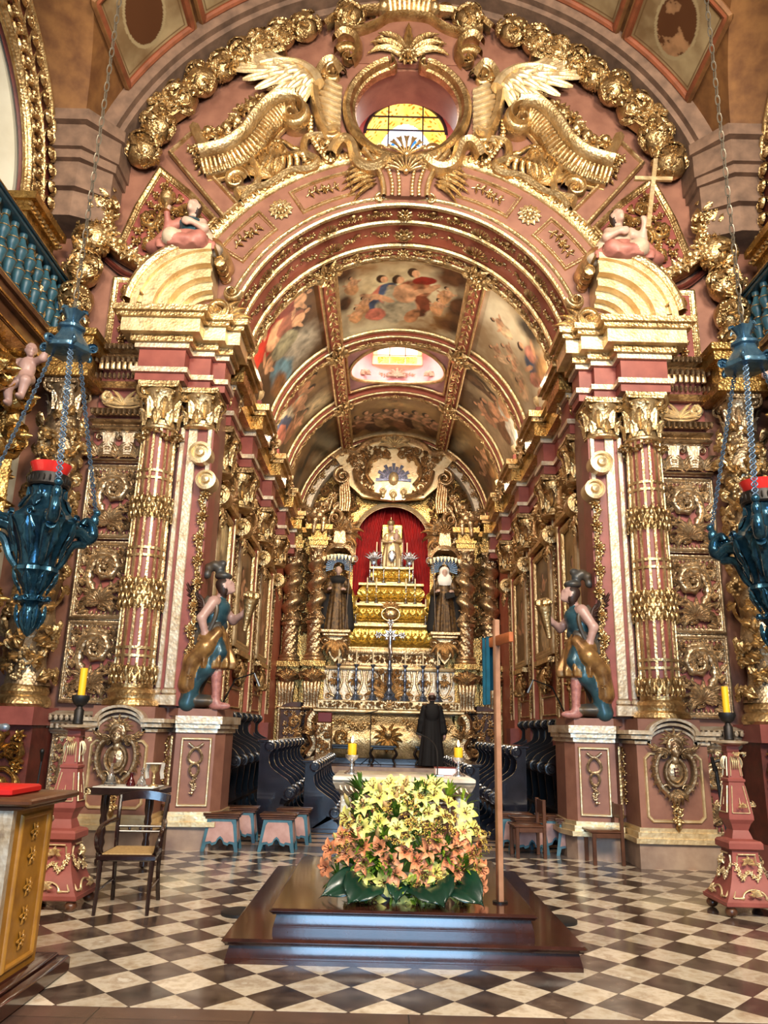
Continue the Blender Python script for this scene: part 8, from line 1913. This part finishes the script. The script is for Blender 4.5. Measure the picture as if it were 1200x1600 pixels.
for k in range(3): a = k*TAU/3+.4; mb = MB(); mb.tube([(-.45,20,.95),(-.45+.3*math.cos(a),20+.3*math.sin(a),.755)], .01, 6); mb.build('leg', 'black_matte', L)
mb = MB(); mb.tube([(-.6,20,1.97),(-.28,19.95,2.05)], .012, 8); mb.build('boom', 'black_matte', L)
L = thing('carved_stand', 'carved gilt pedestal with red box top beside the high altar', 'stand', (-1.62,20.4,.745))
mb = MB(); mb.box(-1.82,-1.42,20.2,20.6,.745,1.75,.03); mb.build('body', 'gold_retable', L)
mb = MB(front(-1.62,.8,20.19)); scrollfill(mb, rectp(-.19,.19,.02,.92), mb.fr, .12, 4, 80, .06); mb.build('carving', 'gold_retable', L)
mb = MB(); mb.box(-1.78,-1.44,20.22,20.58,1.75,1.98,.01); mb.build('red_box', 'red_leather', label='dark red box on the carved gilt stand by the high altar', cat='box')
# ---------------------------------------------------------------- microphone stands by the pedestals
L = thing('microphone_stand', 'slim black microphone stand with round base behind the candle stand', 'microphone stand', (-4.5,10.3,0))
mb = MB(); mb.lathe([(0,0),(.14,0),(.14,.015),(.03,.03)],24,(-4.5,10.3,0)); mb.build('base', 'black_matte', L)
mb = MB(); mb.tube([(-4.5,10.3,.02),(-4.45,10.3,1.12)], .011, 8); mb.build('pole', 'black_matte', L)
mb = MB(); mb.tube([(-4.45,10.3,1.12),(-4.43,10.24,1.22)], [.014,.026], 10); mb.ell((-4.428,10.23,1.24),(.03,.03,.035),10); mb.build('head', 'black_matte', L)
mb = MB(); mb.tube(spline([(-4.4,10.2,.01),(-4.0,9.9,.008),(-3.8,9.6,.008),(-3.95,9.3,.008),(-4.2,9.35,.008),(-4.35,9.0,.008)],8), .008, 6); mb.build('cable', 'black_matte', label='thin black cable curling on the marble near the slim microphone stand', cat='cable')
L = thing('microphone_stand', 'black microphone stand with clip and box foot before the carved dado', 'microphone stand', (4.14,10.45,0))
mb = MB(); mb.box(4.05,4.25,10.35,10.55,0,.17,.01); mb.build('base', 'black_matte', L)
mb = MB(); mb.tube([(4.17,10.45,.15),(4.12,10.45,.75)], .013, 8); mb.tube([(4.12,10.44,.7),(4.06,10.4,1.25)], .024, 8); mb.build('pole', 'black_matte', L)
mb = MB(); mb.tube([(4.05,10.4,1.2),(4.0,10.35,1.36)], [.03,.02], 8); mb.tube([(4.02,10.38,1.3),(4.12,10.36,1.33)], .018, 8); mb.build('clip', 'black_matte', L)
# ---------------------------------------------------------------- ambo at the edge
L = thing('ambo', 'white and gilt reading stand with ochre wooden side, cut off by the frame edge', 'lectern', (-3.4,6.2,0))
mb = MB(); mb.box(-4.4,-2.76,5.5,6.68,0,.10,.012); mb.box(-4.4,-2.82,5.56,6.62,.10,.13,.01); mb.build('base', 'wood_step', L)
f = Fr((-3.03,5.86,0),unit((-1,.0,0)),(0,0,1),unit((0,-1,0)))
mb = MB(); mb.box(-4.0,-2.9,5.86,6.42,.13,1.1); mb.build('body', 'wood_ochre', L, smooth=0)
mb = MB(); g = Fr((-2.9,6.14,.13),(0,1,0),(0,0,1),(1,0,0)); frame(mb, rectp(-.2,.2,.06,.9), halfround(.018,.02), fr=g); mb.build('side_moulding', 'wood_ochre', L)
for z in (.18,.32,.48,.66,.8): mb = MB(g); mb.rosette((0,z,0),.06,6,.02); mb.build('side_rosette', 'wood_ochre', L)
mb = MB(front(-3.37,.13,5.86)); plate(mb, rectp(-.5,.47,0,.97), [rectp(-.38,.35,.12,.85)], 0, .05); mb.build('front_frame', 'white_gilt', L)
mb = MB(front(-3.37,.13,5.86)); scrollfill(mb, rectp(-.38,.35,.12,.85), mb.fr, .2, 3, 60, .08); mb.build('front_carving', 'gold_leaf', L)
mb = MB(); mb.box(-4.05,-2.84,5.8,6.48,1.08,1.11,.01); mb.box(-4.1,-2.78,5.75,6.54,1.11,1.15,.012); mb.build('top', 'wood_brown', L)
mb = MB(); mb.box(-3.75,-3.05,5.9,6.35,1.15,1.2,.012); mb.build('lectern_cushion', 'red_cloth', label='flat red cushion on top of the reading stand', cat='cushion').location += Vector((.60,-.83,0)); L.location += Vector((.52,-.83,0))
L = thing('microphone', 'grey-headed microphone over the red cushion of the reading stand', 'microphone', (-3.75,6.4,1.15))
mb = MB(); mb.tube([(-3.75,6.4,1.15),(-3.6,6.35,1.45),(-3.32,6.2,1.56)], .008, 6); mb.build('gooseneck', 'black_matte', L); mb = MB(); mb.tube([(-3.33,6.2,1.56),(-3.24,6.17,1.555)], [.014,.026], 10); mb.ell((-3.23,6.165,1.555),(.032,.028,.028),10); mb.build('head', 'microphone_grey', L); L.location += Vector((.56,-.83,0))
# ---------------------------------------------------------------- nave sides: tribunes, arches, side altars, vault coffers, lamps
def p_balustrade(L):
    mb = MB(); mb.box(-5.55,-5.28,6.2,11.1,8.28,8.34,.01); mb.box(-5.52,-5.31,6.2,11.1,8.22,8.28,.01); mb.build('handrail', 'teal_wood', L)
    mb = MB(); mb.box(-5.55,-5.28,6.2,11.1,7.2,7.30,.01); mb.box(-5.5,-5.33,6.2,11.1,7.30,7.35,.01); mb.build('bottom_rail', 'teal_wood', L)
    mb = MB(); mb.box(-5.285,-5.27,6.2,11.1,8.30,8.32); mb.box(-5.285,-5.27,6.2,11.1,7.24,7.26); mb.build('gilt_fillet', 'gold_leaf', L)
    pr = None
    for i in range(18):
        y = 6.42+.265*i
        if pr is None:
            pb = MB(); pb.lathe([(.06,7.35),(.06,7.39),(.035,7.41),(.05,7.44),(.085,7.56),(.095,7.62),(.07,7.70),(.04,7.745),(.06,7.765),(.06,7.785),(.04,7.8),(.055,7.84),(.085,7.90),(.09,7.96),(.05,8.08),(.035,8.14),(.055,8.17),(.055,8.22)],18,(-5.41,y,0)); pr = pb.build('baluster', 'teal_light', L)
            rg = []; y0 = y
            for z,r in ((7.425,.045),(7.63,.098),(7.775,.063),(7.965,.093),(8.15,.045)): rg.append(MB().lathe([(r*.8,z-.012),(r*1.04,z-.006),(r*1.04,z+.006),(r*.8,z+.012)],18,(-5.41,y,0)).build('gilt_ring', 'gold_leaf', pr))
        else:
            c = pr.copy(); COL.objects.link(c); c.parent = L; c.location = pr.location.copy(); c.location.y += y-y0; [(lambda d: (COL.objects.link(d), setattr(d,'parent',c)))(r_.copy()) for r_ in rg]
for_ = half(p_balustrade, 'balustrade', 'teal wooden balustrade with gilt rings along the tribune', 'balustrade', (-5.41,8,7.2), 'tribune balustrades')
def p_balcony(L):
    mb = MB(); mb.box(-5.82,-5.27,4.6,11.1,6.95,7.2); mb.box(-5.82,-5.35,4.6,11.1,6.72,6.95); mb.box(-5.82,-5.22,4.6,11.1,7.12,7.18); mb.build('floor_beam', 'wood_brown', L, smooth=0)
    mb = MB(); mb.box(-5.27,-5.25,4.6,11.1,6.97,7.0); mb.box(-5.36,-5.33,4.6,11.1,6.74,6.76); mb.build('gilt_edge', 'gold_dark', L, smooth=0)
half(p_balcony, 'tribune_floor', 'brown beam carrying the teal balustrade of the tribune', 'beam', (-5.6,8,6.72), 'tribune beams')
def p_arch(L):
    f = Fr((-5.8,0,0),(0,1,0),(0,0,1),(1,0,0)); C_ = (7.7,9.0)
    mb = MB(f); mb.sweep(np.c_[arc(C_,2.62,0,180,48),np.zeros(48)], [(-.5,.05),(-.45,.14),(-.3,.16),(.3,.16),(.45,.14),(.5,.05)][::-1]); mb.build('band', 'bole', L)
    mb = MB(f)
    for r,w in ((2.15,.06),(2.6,.05),(3.08,.07)): mb.sweep(np.c_[arc(C_,r,0,180,60),np.full(60,.12)], ogee(w,.12))
    mb.build('mouldings', 'gold_leaf', L)
    mb = MB(f)
    for a in np.arange(4,178,5.2):
        for r in (2.38,2.84):
            p = pol(r,a); g = f.at(C_[0]+p[0],C_[1]+p[1],.17,math.radians(a+90)+(.4 if r<2.5 else -.4)); scrollleaf(mb,(0,0),.1,0,1 if r<2.5 else -1,1.2,.065,.07,g,[(-.2,.1),(-.05,.13)],5,7)
            t = np.linspace(0,1,7); mb.leaf(np.c_[-.12+.2*t,-.08-.06*np.sin(t*3),.02+.04*t], .05, .05, 3, 7, fr=g)
    mb.build('carving', 'gold_leaf', L)
    mb = MB(f); 
    for y0,y1 in ((9.75,10.75),):
        mb.box(y0+.08,y1-.05,6.6,8.5,0,.22); mb.box(y0-.06,y1+.06,8.9,9.02,0,.42); mb.box(y0,y1,8.74,8.9,0,.34); mb.box(y0+.04,y1-.02,8.5,8.74,0,.28)
    mb.build('pier', 'gold_dark', L, smooth=0)
    mb = MB(f.at(0,0,.23)); scrollfill(mb, rectp(9.86,10.68,7.0,8.48), mb.fr, .2, 5, 120, .1); mb.build('pier_carving', 'gold_leaf', L); mb = MB(f.at(0,0,.23)); beads(mb, [(9.72,8.82),(10.78,8.82)], .09, .04, w=.12); mb.build('capital_beading', 'gold_leaf', L)
half(p_arch, 'tribune_arch', 'gilt carved arch over the cream tribune opening', 'arch', (-5.8,7.7,6.6), 'tribune arches')
def p_corb(L):
    for z0,z1,e in ((10.75,10.95,.0),(10.35,10.75,.12),(10.2,10.35,.2),(9.75,10.2,.3),(9.3,9.75,.42)):
        mb = MB(); mb.prism([(-5.85,10.2+e),(-5.05-e*.6,10.2+e),(-4.62-e*.5,10.7+e*.3),(-4.62-e*.5,YF+.05),(-5.85,YF+.05)], z0, z1, 0.0, fr=IDF); mb.build('course', 'stone_brown', L, smooth=0)
    mb = MB(front(-4.75,8.9,10.95)); garland_line(mb, [(0,.0,0),(-.05,.35,.05),(.02,.7,0)], .16, seed=2); mb.build('gilt_clump', 'gold_leaf', L)
half(p_corb, 'vault_corbel', 'stepped brown stone corbel carrying the nave vault', 'corbel', (-5.2,10.8,9.3), 'vault corbels')
def p_side(L):
    f = Fr((-5.78,0,0),(0,1,0),(0,0,1),(1,0,0))
    mb = MB(f); mb.box(7.2,10.55,0,6.7,0,.1); mb.build('backing', 'bole', L, smooth=0)
    mb = MB(f.at(0,0,.1)); scrollfill(mb, rectp(8.3,10.5,1.8,6.6), mb.fr, .42, 31, 260, .26); mb.build('scroll_carving', 'gold_dark', L)
    mb = MB(f.at(0,0,.1)); scrollfill(mb, rectp(8.0,10.5,.35,1.6), mb.fr, .36, 17, 120, .2); mb.build('lower_carving', 'gold_dark', L)
    for y in (8.35,9.3,10.2):
        mb = MB(f); mb.sweep([(y,1.8,.1),(y,6.6,.1)], ogee(.12,.3)); mb.build('upright_moulding', 'gold_dark', L)
    for z,w,h in ((1.7,.12,.4),(4.5,.1,.3),(6.6,.14,.45)):
        mb = MB(f); mb.sweep([(7.3,z,.1),(10.5,z,.1)], ogee(w,h)); mb.build('cross_moulding', 'gold_dark', L)
    mb = MB(); mb.box(-5.8,-5.4,7.2,10.5,0,.32); mb.build('plinth', 'stone_base', L, smooth=0)
half(p_side, 'side_altar', 'dark gilt carved side altar along the nave wall', 'altar', (-5.7,9,0), 'nave side altars')
def p_putto(L):
    X,Y,Z = L.location; f = Fr((X,Y,Z),(1,0,0),(0,1,0),(0,0,1))
    P = [elp((0,0,.3),(.12,.11,.17),0), elp((0,-.02,.14),(.13,.12,.12),0)]+head((.03,-.02,.56),.22,0,1,.6,.0,False)
    P += limb([(.1,0,.4),(.24,-.08,.42),(.3,-.12,.54)],[.055,.05,.035],0)+hand((.3,-.12,.54),(.2,-.2,1),(0,-1,0),.1,0,.6)+limb([(-.1,0,.4),(-.22,-.08,.3),(-.16,-.18,.22)],[.055,.05,.035],0)+hand((-.16,-.18,.22),(.6,-.5,-.2),(0,0,1),.1,0,.6,-1)
    P += limb([(.07,-.03,.12),(.12,-.22,.02),(.08,-.2,-.2)],[.085,.07,.045],0)+[elp((.08,-.25,-.22),(.04,.08,.035),0)]+limb([(-.07,-.03,.12),(-.14,-.16,-.06),(-.12,-.1,-.26)],[.085,.07,.045],0)+[elp((-.12,-.15,-.28),(.04,.08,.035),0)]
    mb = MB(); mi = body(mb, P, .03, .012, f); mb.build('figure', ['skin','gold_dark'], L, smooth=180, mi=mi)
    for s in (1,-1): mb = MB(Fr((X+s*.05,Y+.1,Z+.4),(s,0,0),(0,0,1),(0,-1,0))); wing(mb,.35,mb.fr.at(0,0,0,.2),2,5,.03,0); mb.build('wing','gold_dark',L)
half(p_putto, 'putto', 'painted chubby winged child perched on the side altar carving', 'statue', (-5.22,9.9,6.0), 'putti of the side altars')
# nave vault coffers
for s, wh in ((-1,'armchair side'),(1,'tall cross side')):
    for bi,(b0,b1,bn) in enumerate(((29,46,'lower'),(48.5,64.5,'middle'),(67,88,'upper'))):
        for yi,(y0,y1,yn) in enumerate(((9.1,10.65,'next to the gable'),(7.0,8.8,'second from the gable'))):
            if bi == 0 and yi: continue
            aa = lambda a: a if s > 0 else 180-a
            pc = Pic(80,80,(132,106,74),(186,164,124),60+bi+3*yi+7*(s>0),3); u,v = pc.u-.5+0*pc.v, pc.v-.5+0*pc.u
            rr = np.hypot(u/.24,v/.33); pc.I[(rr < 1.14)] = lin((178,158,120)); m_ = rr < 1; pc.I[m_] = lin((92,56,34)); f_ = np.clip((fbm(80,80,5,4,bi+yi*9)-.5)*5,0,1)
            if s > 0 or bi == 1: pc.I = np.where((m_&(f_>.35))[...,None], lin((186,140,100))*(.5+f_[...,None]*.5), pc.I)
            e = np.maximum(np.abs(u),np.abs(v)); pc.I[(e>.46)] = lin((150,86,56)); pc.I[(e>.415)&(e<.43)] = lin((104,76,48)); pc.I[((np.abs(u)<.006)|(np.abs(v)<.006))&(rr>1.14)&(e<.415)] = lin((112,84,54))
            a = np.radians(np.linspace(aa(b0),aa(b1),80))[:,None]; yy = np.linspace(y0,y1,80)[None]
            pts = np.stack([(VR-.03)*np.cos(a)+0*yy, yy+0*a, VZ+(VR-.03)*np.sin(a)+0*yy],-1)
            canvas('vault_coffer', f'{bn} painted nave-vault coffer with oval medallion {yn}, {wh}', pts, pc, 'ceiling_painting', .06, 'ceiling_red', 'coffer', nrm=lambda B: np.c_[-B[:,0],0*B[:,0],-(B[:,2]-VZ)]/5, inner='ceiling_wood', group='painted nave coffers')
# hanging lamps
def lamp(L):
    X,Y,Z = L.location; c = (X,Y,0)
    z0 = 3.5
    mb = MB(); mb.lathe([(0,2.42),(.04,2.45),(.12,2.55),(.135,2.64),(.10,2.72),(.13,2.76),(.19,2.78),(.17,2.82),(.10,2.85),(.12,2.9),(.17,2.98),(.2,3.05),(.26,3.09),(.25,3.13),(.2,3.16),(.21,3.25),(.26,3.4),(.32,3.52),(.36,3.58),(.40,3.62),(.38,3.66),(.3,3.72),(.26,3.76),(.22,3.84),(.19,3.9),(.2,3.96),(.22,3.98),(.2,4.0),(0,4.0)],36,c,fl=.06,fn=12)
    for k in range(8):
        a = k*TAU/8; g = Fr((X,Y,0),(-math.sin(a),math.cos(a),0),(0,0,1),(math.cos(a),math.sin(a),0))
        for zs,rs,w_ in (((3.64,3.5,3.35,3.2),(.4,.37,.29,.25),.1),((3.08,3.0,2.92,2.86),(.27,.23,.17,.15),.07),((3.74,3.8,3.88,3.97),(.32,.28,.22,.24),.08),((2.74,2.68,2.6,2.5),(.17,.16,.15,.1),.05)): mb.leaf(np.c_[np.zeros(12), np.interp(np.linspace(0,1,12),np.linspace(0,1,4),zs), np.interp(np.linspace(0,1,12),np.linspace(0,1,4),rs)], w_, .045, 4, 7, fr=g)
        mb.volute((0,3.66),.05,1.2,0,1,.02,h=.05,fr=g.at(0,0,.39)); mb.volute((0,2.8),.035,1.2,0,1,.014,h=.04,fr=g.at(0,0,.18))
    m2 = MB(); m2.merge(mb, Fr((X*.16,Y*.16,0),(.84,0,0),(0,.84,0),(0,0,1))); m2.build('bowl', 'lamp_metal', L)
    mb = MB(); mb.lathe([(.2,4.0),(.215,4.02),(.2,4.12),(.2,4.14),(.17,4.14),(.17,4.0)],30,c); 
    for k in range(22): a=k*TAU/22; mb.ell((X+.21*math.cos(a),Y+.21*math.sin(a),4.07),(.014,.014,.045),6)
    mb.build('gallery', 'iron', L)
    mb = MB(); mb.lathe([(.14,4.1),(.16,4.12),(.21,4.25),(.215,4.26),(.2,4.25),(.15,4.13),(0,4.12)],30,c); mb.build('red_glass_cup', 'red_glass', L)
    for k in range(3):
        a = -PI/2+.55+k*TAU/3; g = Fr((X,Y,3.5),(1.1*math.cos(a),1.1*math.sin(a),0),(0,0,1),(-math.sin(a),math.cos(a),0))
        mb = MB(g); q = spline([(.22,-.2),(.28,.05),(.42,.12),(.52,.06),(.6,.12),(.58,.24),(.5,.28),(.46,.22)],8); mb.tube(np.c_[q,0*q[:,0]], np.interp(np.linspace(0,1,len(q)),[0,.3,1],[.05,.075,.03]), 10); q = spline([(.2,-.35),(.27,-.25),(.36,-.05),(.5,.0)],6); mb.tube(np.c_[q,0*q[:,0]], np.linspace(.03,.05,len(q)), 8)
        mb.volute((.50,.2),.09,1.3,0,1,.03,h=.06); mb.ell((.6,.3,0),(.05,.09,.05),10); mb.ell((.62,.4,0),(.04,.045,.045),10); mb.leaf(np.c_[np.linspace(.25,.55,9),.1+.08*np.sin(np.linspace(0,3,9)),np.full(9,.05)],.06,.05,4,7); mb.build('arm', 'lamp_metal', L)
        # lattice chain from arm to crown
        p0 = A(X+.66*math.cos(a),Y+.66*math.sin(a),3.9); p1 = A(X+.16*math.cos(a),Y+.16*math.sin(a),5.62); n = 26; mb = MB(); d = (p1-p0)/n; tn = A(-math.sin(a),math.cos(a),0)
        for i in range(n):
            b = p0+d*i; t = np.linspace(0,1,7)
            for e in (1,-1): mb.tube(np.array([b+d*x+tn*e*.028*math.sin(x*PI)+A(0,0,0) for x in t]), .0075, 5)
            mb.ell(b+d*.5,(.012,.012,.012),5)
            if i%2==0: mb.tube(np.array([b+d*x+A(math.cos(a),math.sin(a),0)*.024*math.sin(x*PI) for x in t]), .007, 5)
        mb.build('side_chain', 'chain_blue', L)
    mb = MB(); mb.lathe([(.0,5.56),(.2,5.58),(.24,5.6),(.25,5.64),(.24,5.66),(.19,5.72),(.14,5.8),(.12,5.86),(.15,5.88),(.15,5.91),(.1,5.95),(.07,6.0),(.09,6.05),(.13,6.1),(.06,6.12),(.03,6.16),(0,6.18)],30,c,fl=.06,fn=6)
    for k in range(6): a=k*TAU/6; g=Fr((X,Y,5.62),(math.cos(a),math.sin(a),0),(0,0,1),(-math.sin(a),math.cos(a),0)); mb.volute((.27,.03),.06,1.3,PI,-1,.025,h=.05,fr=g); mb.leaf(np.c_[[.05,.1,.14,.17],[.46,.5,.5,.46],[0,.01,.01,0]],.04,.02,2,5,fr=g)
    mb.build('crown', 'lamp_light', L)
    mb = MB(); n = 60; z = np.linspace(6.14,14.0 if abs(X)<4 else 13,n)
    for i in range(n-1):
        t = np.linspace(0,TAU,9)[:-1]; r = (z[1]-z[0])*.62; mid = (z[i]+z[i+1])/2; e = i%2
        mb.tube(np.array([(X+(.028*math.cos(q) if e else 0), Y+(0 if e else .028*math.cos(q)), mid+r*math.sin(q)) for q in t]), .008, 5, True)
    mb.build('chain', 'chain_grey', L)
half(lamp, 'sanctuary_lamp', 'hanging blue-grey metal lamp with red glass cup', 'lamp', (-3.82,8.0,2.42), 'hanging sanctuary lamps')
# ---------------------------------------------------------------- camera, light
cam = bpy.data.cameras.new('camera'); co = bpy.data.objects.new('camera', cam); COL.objects.link(co)
f_ = 1220.; zy = f_*f_/(340+5*.0244)
zw = unit((.0244*zy, zy, -f_)); yw = unit((-5,-340,-f_)); xw = np.cross(yw, zw)
Rm = Matrix([list(xw)+[0], list(yw)+[0], list(zw)+[0], [0,0,0,1]])
co.matrix_world = Matrix.Translation((-.2, 0, 1.6)) @ Rm
cam.sensor_fit = 'VERTICAL'; cam.sensor_height = 36; cam.sensor_width = 27; cam.lens = 36*f_/1600; cam.clip_start = .05; cam.clip_end = 100
SC.camera = co
def area(name, loc, target, size, power, col=(1,.9,.75), sy=None, spread=180):
    l = bpy.data.lights.new(name, 'AREA'); l.energy = power; l.color = col; l.shape = 'RECTANGLE'; l.size = size; l.size_y = sy or size
    l.spread = math.radians(spread)
    o = bpy.data.objects.new(name, l); COL.objects.link(o); o.location = loc
    o.rotation_euler = (Vector(target)-Vector(loc)).to_track_quat('-Z','Y').to_euler(); return o
def spot(name, loc, target, power, col=(1,.85,.65), ang=60, r=.1, blend=.6):
    l = bpy.data.lights.new(name, 'SPOT'); l.energy = power; l.color = col; l.spot_size = math.radians(ang); l.shadow_soft_size = r; l.spot_blend = blend
    o = bpy.data.objects.new(name, l); COL.objects.link(o); o.location = loc
    o.rotation_euler = (Vector(target)-Vector(loc)).to_track_quat('-Z','Y').to_euler(); return o
def point(name, loc, power, col=(1,.85,.65), r=.15):
    l = bpy.data.lights.new(name, 'POINT'); l.energy = power; l.color = col; l.shadow_soft_size = r
    o = bpy.data.objects.new(name, l); COL.objects.link(o); o.location = loc; return o
# nave windows, entrance daylight and an added warm fill behind and above the visitor
area('nave_window_light', (4.5, -3, 10), (-1, 11, 6), 2.5, 2100, (1,.88,.70), 3)
area('nave_window_light_b', (-4.5, -3, 10), (1, 11, 6), 2.5, 800, (1,.86,.68), 3)
area('entrance_daylight', (0, -7, 3.2), (0, 8, .6), 4, 900, (.40,.68,1), 4)
area('added_low_fill_light', (0, -1.5, 7.5), (0, 10.5, .8), 2, 480, (1,.9,.78), 2)  # warm fill added to brighten the lower area, no actual pendant
# lamps over the cornice of the nave
spot('cornice_spot', (-3.2, 4.5, 8.5), (-2.5, 11, 10.5), 900, (1,.84,.6), 75, .2)
spot('cornice_spot_b', (3.2, 4.5, 8.5), (2.5, 11, 10.5), 900, (1,.84,.6), 75, .2)
spot('front_spot', (2.2, 2.0, 9.5), (0, 11, 5.5), 900, (1,.9,.76), 80, .15)
# lantern daylight, lamps on the chapel cornice
area('lantern_daylight', (0, 16.75, 11.0), (0, 15.6, 5), 1.2, 140, (1,.93,.82), 1.2)
for s in (1,-1):
    for y in (13.2, 16.4, 19.6):
        point('cornice_lamp', (s*2.45, y, 7.85), 26, (1,.82,.58), .1)
for s in (1,-1): spot('vault_spot', (s*2.4, 12.9, 7.9), (s*-.3, 14.6, 10), 150, (1,.88,.68), 110, .1); spot('vault_spot_b', (s*2.4, 19.6, 7.9), (-s*.5, 17.2, 10), 70, (1,.88,.68), 110, .1)
spot('retable_spot', (0, 17.5, 9.2), (0, 22, 5.5), 620, (1,.84,.6), 75, .15)
spot('presbytery_spot', (1.2, 15.5, 9.2), (0, 21, 2.5), 260, (1,.84,.62), 70, .15)
area('oculus_daylight', (0, 13.3, 13.5), (0, 11.5, 12.2), .8, 16, (1,.95,.9))
w = bpy.data.worlds.new('world'); SC.world = w; w.use_nodes = True
bg = w.node_tree.nodes['Background']; bg.inputs[0].default_value = (1,.88,.74,1); bg.inputs[1].default_value = .11
SC.view_settings.view_transform = 'Standard'; SC.view_settings.look = 'None'; SC.view_settings.gamma = 1; SC.view_settings.exposure = 0
SC.view_settings.use_curve_mapping = False
SC.cycles.use_denoising = True; SC.cycles.max_bounces = 6; SC.cycles.diffuse_bounces = 3; SC.cycles.glossy_bounces = 4; SC.cycles.transmission_bounces = 4
SC.cycles.caustics_reflective = False; SC.cycles.caustics_refractive = False; SC.cycles.sample_clamp_indirect = 6
